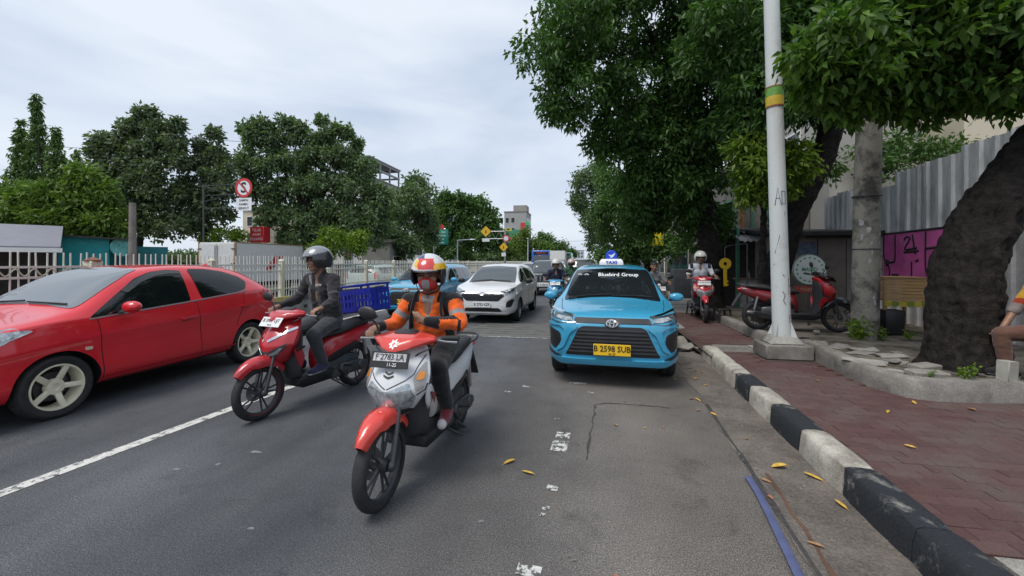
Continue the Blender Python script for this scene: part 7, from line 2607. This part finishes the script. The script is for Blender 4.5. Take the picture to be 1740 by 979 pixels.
# ---- vehicles on the second carriageway
def box_truck(loc, rz, label, bm, cabm, L=4.1, w=1.72, h=1.66, floor=.66, art=False, name='box_truck'):
    r_ = empty(name, loc, rz, label, 'truck')
    mb = MB()
    mb.box((0, L / 2, floor + h / 2), (w, L, h), bev=.015, seg=1)
    bx = mb.build('cargo_box', bm, r_)
    RST = mat('rust_edge', (.30, .19, .11), .8, var=.4, vscale=8)
    for sx in (-1, 1):
        for y in (.02, L - .02):
            mb = MB()
            mb.box((sx * (w / 2 - .01), y, floor + h / 2), (.06, .06, h + .03))
            mb.build('corner_strip', RST if y > 1 else STEEL, bx, smooth=False)
        mb = MB()
        mb.box((sx * (w / 2 - .01), L / 2, floor + h), (.05, L, .04))
        mb.build('roof_edge', RST, bx, smooth=False)
        # rear doors
        mb = MB()
        mb.box((sx * w * .245, L + .012, floor + h / 2), (w * .46, .03, h - .12), bev=.006, seg=1)
        dr = mb.build('door', bm, bx)
        for zz in (.2, .8, 1.4):
            mb = MB()
            mb.box((sx * (w / 2 - .08), L + .035, floor + zz), (.14, .03, .04))
            mb.build('hinge', DSTEEL, dr, smooth=False)
        mb = MB()
        mb.cyl((sx * .06, L + .04, floor + .1), (sx * .06, L + .04, floor + h - .12), .016, 8)
        mb.build('lock_bar', STEEL, dr)
    # cab
    mb = MB()
    hw = w / 2 - .04
    prof = [(-1.35, .45), (-1.40, .75), (-1.34, 1.08), (-.95, 1.70), (-.80, 1.76), (-.1, 1.76), (-.08, .45)]
    mb.prism(prof, 'x', -hw, hw)
    cb = mb.build('cab', cabm, r_, smooth=False)
    mb = MB()
    mb.add([(-hw + .08, -1.338, 1.12), (hw - .08, -1.338, 1.12), (hw - .12, -.985, 1.66), (-hw + .12, -.985, 1.66)], [(0, 1, 2, 3)])
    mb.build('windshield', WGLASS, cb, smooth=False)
    for s in (-1, 1):
        mb = MB()
        mb.prism([(-1.20, 1.12), (-.30, 1.12), (-.30, 1.62), (-.92, 1.62)], 'x', s * (hw + .004), s * (hw + .012))
        mb.build('side_window', GLASS, cb, smooth=False)
        mb = MB()
        mb.box((s * .58, -1.405, .68), (.24, .03, .14), bev=.01, seg=1)
        mb.build('headlight', LENS, cb)
    mb = MB()
    mb.box((0, L / 2 - .4, .55), (w * .6, L + .6, .14))
    mb.build('chassis', BLACK, r_, smooth=False)
    for y in (-.75, L * .68):
        for s in (-1, 1):
            wheel(r_, s * (w / 2 - .12), y, .30, .19, s, 'six', DSTEEL)
    mb = MB()
    mb.box((0, L + .03, .50), (w, .08, .14))
    mb.build('bumper', DSTEEL, r_, smooth=False)
    if art:
        RA = mat('truck_print_red', (.50, .04, .05), .5, var=.2)
        for pts, m in (([(2.0, 1.2), (2.5, 1.5), (2.7, 1.78), (2.2, 1.80), (2.0, 1.6), (1.7, 1.3)], RA), ([(1.6, 1.15), (2.1, 1.18), (2.0, 1.3), (1.65, 1.28)], RA), ([(2.35, 1.45), (2.6, 1.5), (2.55, 1.68), (2.38, 1.62)], mat('truck_print_white', (.7, .7, .68), .5)), ([(2.62, 1.1), (2.72, 1.1), (2.75, 1.6), (2.66, 1.6)], RA), ([(1.75, 1.06), (1.95, 1.06), (1.95, 1.12), (1.75, 1.12)], INK)):
            mb = MB()
            q = [(L - y, z) for y, z in pts]
            mb.prism(q, 'x', -w / 2 - .004 - (.003 if m != RA else 0), -w / 2 - .001)
            mb.build('side_print', m, bx, smooth=False)
        mb = MB()
        mb.lathe([(.10, 0), (.13, 0)], 20, Matrix.Translation((-.25, L + .034, floor + .55)) @ Matrix.Rotation(R(90), 4, 'X'))
        mb.build('door_print', RA, bx, smooth=False)
    return r_
CARGO = mat('cargo_white', (.58, .58, .56), .5, var=.07, dirt=(.38, .33, .26), dscale=2, dpos=(.6, .8))
box_truck((-14.85, 18.75, 0), PI, 'white box truck with rusty edges behind the median fence', CARGO, paint('cab_white', (.6, .6, .6)), art=True)
box_truck((-3.4, 47, 0), R(1), 'dark truck with white cargo box far down the road', WHITE, paint('truck_dark', (.05, .055, .06)), h=2.1)
pc = people_carrier('estate_car', paint('pale_green_paint', (.42, .50, .44)), -1.66, 2.48, .83, .93, .96, 1.44, (-.86, 1.70), .29, 'six', STEEL, loc=(-9.6, 19.0, 0), rz=PI, label='pale green car seen through the median fence', cat='car')
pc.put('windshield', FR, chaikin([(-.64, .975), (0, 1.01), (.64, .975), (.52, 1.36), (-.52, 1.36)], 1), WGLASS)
def bus(loc, rz, label, m, words):
    r_ = empty('bus', loc, rz, label, 'bus', 'buses far down the road')
    mb = MB()
    mb.box((0, 4.5, 1.65), (2.4, 9.5, 2.7), bev=.12, seg=3)
    mb.build('body', m, r_)
    mb = MB()
    mb.box((0, -.27, 1.75), (2.1, .04, 1.2), bev=.015, seg=1)
    mb.build('windshield', WGLASS, r_)
    mb = MB()
    mb.box((0, -.28, 2.65), (1.9, .05, .34))
    s_ = mb.build('route_sign', BLACK, r_)
    text('lettering', words, .3, mat('led_red', (.7, .05, .03), .4), s_, (0, -.31, 2.65), (R(90), 0, 0))
    for s in (-1, 1):
        for k in range(6):
            mb = MB()
            mb.box((s * 1.2, .9 + 1.4 * k, 2.05), (.03, 1.25, .85))
            mb.build('side_window', GLASS, r_, smooth=False)
        mb = MB()
        mb.box((s * .85, -.27, .75), (.35, .05, .2), bev=.01, seg=1)
        mb.build('headlight', LENS, r_)
        for y in (1.2, 6.8):
            wheel(r_, s * 1.05, y, .45, .26, s, 'six', STEEL)
    return r_
bus((-6.0, 54, 0), 0, 'blue bus with red route sign behind the white car', paint('bus_blue', (.02, .12, .50)), 'BLOK M')
bus((-3.8, 66, 0), 0, 'green bus far down the road beside the blue bus', paint('bus_green', (.03, .22, .15)), 'KOTA')
for x, y, z_, c_, lab in ((-2.9, 30, 0, (.08, .085, .09), 'dark car in traffic behind the off-road car'), (-5.2, 36, 0, (.45, .45, .46), 'silver car in the left lane far behind the taxi'), (-.6, 40, 0, (.40, .41, .42), 'grey car far back near the right kerb')):
    q = people_carrier('saloon_car', paint('traffic_%d' % int(y), c_), -1.66, 2.48, .83, .93, .96, 1.48, (-.86, 1.70), .29, 'six', STEEL, loc=(x, y, 0), rz=0, label=lab, cat='car')
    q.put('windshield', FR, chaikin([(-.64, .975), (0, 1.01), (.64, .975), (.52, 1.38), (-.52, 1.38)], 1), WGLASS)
    q.put('grille', FR, chaikin([(-.45, .55), (.45, .55), (.5, .72), (-.5, .72)], 1), BLACK)
    q.fboth('headlight', chaikin([(.44, .75), (.60, .72), (.74, .79), (.77, .90), (.66, .87), (.46, .80)], 1), LENS, off=.008)

# ---- signs and poles on the left
SR = mat('sign_red', (.55, .03, .035), .4)
SW = mat('sign_white', (.72, .74, .76), .35)
SY = mat('sign_yellow', (.72, .42, .02), .4)
def disc(mb, r, y, z, t=.01, x=0.0, n=32, r0=.001):
    mb.lathe([(r0, -t), (r, -t), (r, t), (r0, t)], n, Matrix.Translation((x, y, z)) @ Matrix.Rotation(R(90), 4, 'X'), closed=r0 > .01)
    return mb
ns = empty('no_stopping_sign', (-15.95, 16.55, .1), 0, 'round red and white no-stopping sign with text plate on a bracket', 'sign')
px_ = .6
disc(MB(), .42, 0, 4.78, .012, px_).build('disc', SW, ns)
disc(MB(), .435, -.008, 4.78, .010, px_, 36, .325).build('red_ring', SR, ns)
text('letter', 'S', .66, INK, ns, (px_ - .005, -.022, 4.77), (R(90), 0, 0), bold=.014)
mb = MB()
mb.box((px_, -.03, 4.78), (.80, .006, .06), (0, R(48), 0))
mb.build('red_slash', SR, ns, smooth=False)
mb = MB()
mb.box((px_, 0, 4.03), (.80, .02, .58), bev=.01, seg=1)
pl = mb.build('text_plate', SW, ns)
for k, s_ in enumerate(('SAMPAI', 'RAMBU', 'BERIKUT')):
    text('lettering', s_, .14, INK, pl, (px_, -.013, 4.21 - .18 * k), (R(90), 0, 0), bold=.002)
mb = MB()
mb.tube([(-1.6, .05, 0), (-1.6, .05, 5.0)], .035, 8)
for z in (4.95, 4.5, 3.9):
    mb.tube([(-1.6, .05, z), (px_, .04, z)], .014, 6)
mb.tube([(-1.6, .05, 4.95), (-.2, .05, 4.5), (-1.6, .05, 4.2)], .015, 5)
mb.build('bracket_post', DSTEEL, ns)

def diamond(r_, x, z, s, y=0.0):
    mb = MB()
    mb.prism([(x - s, z), (x, z - s), (x + s, z), (x, z + s)], 'y', y - .012, y + .012)
    d_ = mb.build('diamond', SY, r_, smooth=False)
    mb = MB()
    k = s * .35
    mb.prism([(x - k * .25, z - k), (x + k * .25, z - k), (x + k * .3, z + k * .2), (x, z + k * 1.1), (x - k * .3, z + k * .2)], 'y', y - .022, y - .014)
    mb.build('symbol', INK, d_, smooth=False)
gs = empty('gantry_sign', (-6.95, 33.4, 0), 0, 'yellow diamond warning sign on a cantilever arm over the far carriageway', 'sign')
diamond(gs, -1.25, 4.0, .44, -.15)
mb = MB()
mb.box((-1.25, -.15, 3.30), (.60, .02, .26))
mb.build('text_plate', SW, gs, smooth=False)
mb = MB()
mb.tube([(.3, 0, 0), (.3, 0, 4.2)], [.10, .08], 12)
for z in (4.0, 3.4):
    mb.tube([(.3, 0, z), (-1.5, -.1, z)], .035, 8)
for k in range(5):
    mb.tube([(.2 - .34 * k, -.02 * k, 4.0 if k % 2 else 3.4), (.2 - .34 * (k + 1), -.02 * (k + 1), 3.4 if k % 2 else 4.0)], .018, 5)
mb.build('gantry', STEEL, gs)
diamond(gs, .22, 2.72, .36, -.16)
mb = MB()
mb.box((.22, -.16, 2.12), (.34, .02, .3))
mb.build('text_plate', SW, gs, smooth=False)
disc(MB(), .26, -.16, 3.42, .01, .42).build('round_plate', SW, gs)
disc(MB(), .27, -.168, 3.42, .008, .42, 28, .19).build('red_ring', SR, gs)
gr = empty('direction_sign', (-17.0, 46, 0), 0, 'green road direction sign on a grey post among the trees', 'sign')
mb = MB()
mb.box((.5, -.1, 4.35), (1.55, .05, 1.75), bev=.03, seg=2)
bd = mb.build('board', mat('sign_dark_green', (.01, .17, .13), .4), gr)
for k, s_ in enumerate(('Kuningan', 'Menteng', 'Pasar', 'Senen')):
    text('lettering', s_, .26, INKW, bd, (.5, -.13, 4.95 - .4 * k), (R(90), 0, 0))
mb = MB()
mb.tube([(-.5, 0, 0), (-.5, 0, 5.3), (.9, 0, 5.3)], .08, 8)
mb.build('post', STEEL, gr)
disc(MB(), .28, -.1, 5.55, .01, .45).build('red_disc', SR, gr)
lp = empty('street_lamp', (-16.9, 53, 0), 0, 'grey street lamp post with short horizontal arm', 'lamp post')
mb = MB()
mb.tube([(0, 0, 0), (0, 0, 4.4)], [.10, .07], 10)
mb.tube([(0, 0, 4.35), (2.0, 0, 4.45)], .05, 8)
mb.build('post', mat('lamp_blue_grey', (.30, .34, .40), .5, .3), lp)
mb = MB()
mb.hull([(1.7, -.12, 4.38), (2.5, -.10, 4.42), (1.7, .12, 4.38), (2.5, .10, 4.42), (1.75, 0, 4.55), (2.4, 0, 4.52)], .02, 1)
mb.build('lamp_head', mat('lamp_blue_grey', (.30, .34, .40), .5), lp)
for x, y, h, lab in ((-16.8, 27.6, 5.8, 'slim white lamp post beside the greyish tree'), (-8.0, 56, 4.6, 'thin far post right of the warning signs')):
    q = empty('lamp_post', (x, y, 0), 0, lab, 'lamp post')
    mb = MB()
    mb.tube([(0, 0, 0), (0, 0, h)], [.09, .06], 10)
    mb.build('post', mat('post_pale', (.5, .52, .54), .5), q)
    mb = MB()
    mb.hull([(-.1, -.5, h), (.1, -.5, h), (-.1, .1, h), (.1, .1, h), (0, -.45, h + .12), (0, 0, h + .12)], .01, 1)
    mb.build('lamp_head', mat('post_pale', (.5, .52, .54), .5), q)
st = empty('advert_stand', (-16.9, 27.5, 0), 0, 'upright white price board with orange and teal print', 'sign')
mb = MB()
mb.box((0, 0, 1.35), (.72, .12, 2.7), bev=.02, seg=1)
bd = mb.build('board', SW, st)
text('lettering', '12', .5, mat('print_orange', (.7, .16, .05), .5), bd, (0.02, -.065, 2.1), (R(90), 0, 0), bold=.01)
mb = MB()
mb.box((.02, -.064, 1.35), (.6, .006, .34))
mb.build('teal_print', mat('print_teal', (.03, .25, .32), .5), bd, smooth=False)
text('lettering', 'SALE', .2, mat('print_dark', (.1, .1, .14), .5), bd, (0, -.065, 1.66), (R(90), 0, 0))
wb = empty('notice_board', (-18.1, 27.0, 0), 0, 'small white notice board left of the price board', 'sign')
mb = MB()
mb.box((0, 0, 2.05), (.62, .04, .42))
mb.build('board', SW, wb, smooth=False)
mb = MB()
mb.cyl((0, .04, 0), (0, .04, 2.2), .03, 8)
mb.build('post', STEEL, wb)
rb_ = empty('red_box_sign', (-20.6, 23.5, 0), 0, 'red box sign with pale lettering above the box truck', 'sign')
mb = MB()
mb.box((0, 0, 3.25), (1.0, .6, 1.0), bev=.03, seg=1)
bx = mb.build('box', SR, rb_)
for k in range(3):
    text('lettering', ('TELUR', 'AYAM', 'GULUNG')[k], .24, INKW, bx, (0, -.31, 3.52 - .28 * k), (R(90), 0, 0), sx=.9)
mb = MB()
mb.cyl((0, 0, 0), (0, 0, 2.8), .06, 8)
mb.build('post', STEEL, rb_)
up_ = empty('utility_pole', (-19.6, 15.1, 0), 0, 'grey-brown utility pole beside the turquoise hut', 'pole')
mb = MB()
mb.tube([(0, 0, 0), (0, 0, 2.2), (0, 0, 4.1)], [.15, .14, .12], 14)
mb.build('shaft', concrete_mat('pole_brown', (.24, .21, .19), (.15, .13, .12), 2, .3), up_)
xp = empty('power_pole', (-27.3, 25.6, 2.3), 0, 'power pole with cross-arms rising between the dark trees', 'pole')
mb = MB()
mb.tube([(0, 0, 0), (0, 0, 8.3)], [.16, .10], 12)
mb.build('shaft', mat('pole_grey', (.26, .27, .28), .7), xp)
for z in (7.6, 8.0):
    mb = MB()
    mb.box((.1, 0, z), (1.5, .08, .08), (0, 0, .3))
    mb.build('cross_arm', mat('pole_grey', (.26, .27, .28), .7), xp, smooth=False)
    for s in (-.6, -.2, .3, .7):
        mb = MB()
        mb.cyl((s + .1, s * .3, z + .04), (s + .1, s * .3, z + .18), .03, 6)
        mb.build('insulator', mat('insulator', (.35, .35, .36), .3), xp)
WIRE = mat('wire', (.03, .03, .035), .6)
def wire(a, b, sag, label, r=.012):
    a, b = Vector(a), Vector(b)
    pts = [a.lerp(b, t) + V3(0, 0, -sag * 4 * t * (1 - t)) for t in np.linspace(0, 1, 17)]
    mb = MB()
    mb.tube(pts, r, 4)
    o = mb.build('cable', WIRE, None)
    return tag(o, label, 'cable', 'overhead cables')
wire((-27.2, 25.7, 10.4), (-21.5, 28.5, 10.9), .25, 'overhead cable from the cross-armed power pole towards the big tree', .016)
wire((-27.2, 25.7, 10.0), (-38, 22, 9.6), .4, 'lower overhead cable running off the power pole', .014)
wire((-8.0, 56, 4.5), (3.0, 62, 4.8), .25, 'thin cable crossing the road far away', .014)
wire((4.5, 7.7, 7.2), (2.9, 26, 5.6), .3, 'cable from the concrete pole along the footpath trees', .014)
tl = empty('traffic_light', (1.2, 42, 0), 0, 'dark traffic light hanging over the far road from the right', 'traffic light')
mb = MB()
mb.box((-.9, 0, 4.3), (.5, .3, 1.1), bev=.05, seg=2)
mb.build('lamp_box', BLACK, tl)
mb = MB()
mb.tube([(1.6, .2, 0), (1.6, .2, 4.9), (-.9, .1, 4.9)], .07, 8)
mb.build('mast', DSTEEL, tl)

# ------------------------------------------------------------------ things lying on the road
HOSE = mat('hose_blue', (.085, .10, .20), .5, var=.15, vscale=12)
mb = MB()
pts = crom([(1.105, 3.20), (1.095, 3.0), (1.06, 2.7), (1.02, 2.4), (.99, 2.15), (.97, 1.8), (.98, 1.4)], 5)
mb.tube([(x, y, .017) for x, y in pts], .024, 10, flat=(.45, 1.0))
o = mb.build('hose', HOSE, None)
tag(o, 'flattened blue plastic hose lying along the gutter', 'hose')
LYEL = mat('leaf_yellow', (.50, .31, .045), .6, var=.25, vscale=25)
LBRN = mat('leaf_brown', (.30, .16, .07), .7, var=.3, vscale=25)
LRED = mat('leaf_orange', (.30, .12, .06), .7, var=.3, vscale=25)
def dead_leaf(seed, L=.10, w=.04):
    rr = random.Random(seed)
    cs, ct = rr.uniform(.1, .5), rr.uniform(.2, .7)
    mb = MB()
    rows = []
    for i in range(6):
        t = i / 5
        ww = w * .5 * math.sin(PI * min(1, t * .92 + .06)) ** .8 + .002
        row = []
        for s in (-1, -.5, 0, .5, 1):
            row.append(((s * ww), (t - .5) * L, abs(s) * ww * ct + .25 * L * cs * (t - .5) ** 2 * 2))
        rows.append(row)
    mb.loft(rows, cap=False, closed=False)
    mb.tube([(0, -.5 * L, .25 * L * cs * .5), (0, -.68 * L, .004)], .0016, 4)
    return mb
dl_me = [[dead_leaf(i, .105 + .02 * (i % 2), .036 + .01 * (i % 3)).mesh('dead_leaf', m, True, 80) for i in range(4)] for m in (LYEL, LBRN, LRED)]
def drop_leaf(x, y, z, k, c_, s=1.0, rz=None, lab=None, grp=None):
    o = link_mesh('dead_leaf', dl_me[c_][k % 4])
    o.location = (x, y, z)
    o.rotation_euler = (random.uniform(-.2, .2), random.uniform(-.2, .2), random.uniform(0, 6.28) if rz is None else rz)
    s *= .8
    o.scale = (s, s, s)
    tag(o, lab, 'leaf', grp)
drop_leaf(-.43, 3.0, .008, 0, 0, 1.05, 1.3, 'curled yellow leaf on the asphalt right of the white scooter', 'fallen leaves')
drop_leaf(-.59, 3.14, .008, 1, 0, .95, -.9, 'thin dry leaf on the asphalt nearest the white scooter', 'fallen leaves')
drop_leaf(1.39, 3.41, .012, 2, 0, 1.25, 1.6, 'large yellow leaf in the gutter beside a white kerb block', 'fallen leaves')
drop_leaf(1.56, 3.30, .012, 3, 0, 1.2, .7, 'yellow leaf tucked against the black kerb block', 'fallen leaves')
drop_leaf(1.55, 2.95, .012, 0, 0, 1.0, .3, 'bright yellow leaf at the kerb foot near the camera', 'fallen leaves')
drop_leaf(.14, 2.07, .008, 1, 2, .7, .5, 'small orange-brown leaf on the near asphalt', 'fallen leaves')
rr = random.Random(77)
for i in range(20):
    c_ = rr.choice((0, 1, 1, 2))
    drop_leaf(rr.uniform(1.05, 1.55), rr.uniform(2.1, 6.6), .011, i, c_, rr.uniform(.45, .85), None, 'small %s leaf lying in the dusty gutter' % ('yellow', 'brown', 'orange-brown')[c_], 'dry leaves in the gutter')
for i in range(8):
    drop_leaf(rr.uniform(.2, 1.0), rr.uniform(2.2, 6), .008, i, rr.choice((0, 1, 2)), rr.uniform(.35, .6), None, 'small dry leaf on the brown asphalt', 'small leaves on the asphalt')
for x, y in ((3.12, 4.72), (3.5, 4.6), (3.95, 4.62), (4.3, 4.7), (3.9, 4.05), (2.6, 5.4), (2.35, 3.6), (2.7, 4.4), (2.3, 6.3)):
    drop_leaf(x, y, .158, rr.randrange(4), rr.choice((0, 0, 1)), rr.uniform(.7, 1.0), None, 'dry leaf lying on the red pavers', 'leaves on the pavers')
mb = MB()
rr = random.Random(5)
for i in range(260):
    x, y = (rr.uniform(1.1, 1.62), rr.uniform(1.6, 7)) if i % 4 else (rr.uniform(-.2, 1.2), rr.uniform(1.8, 7))
    s = rr.uniform(.004, .012)
    mb.hull([(x + rr.uniform(-s, s), y + rr.uniform(-s, s), .006 + rr.uniform(0, s)) for _ in range(6)])
o = mb.build('grit', mat('grit', (.22, .19, .16), .9, var=.4, vscale=40), None, smooth=False)
tag(o, 'loose grit and crumbs scattered along the gutter', None, None, 'stuff')

bpy.data.scenes.remove(WORK)
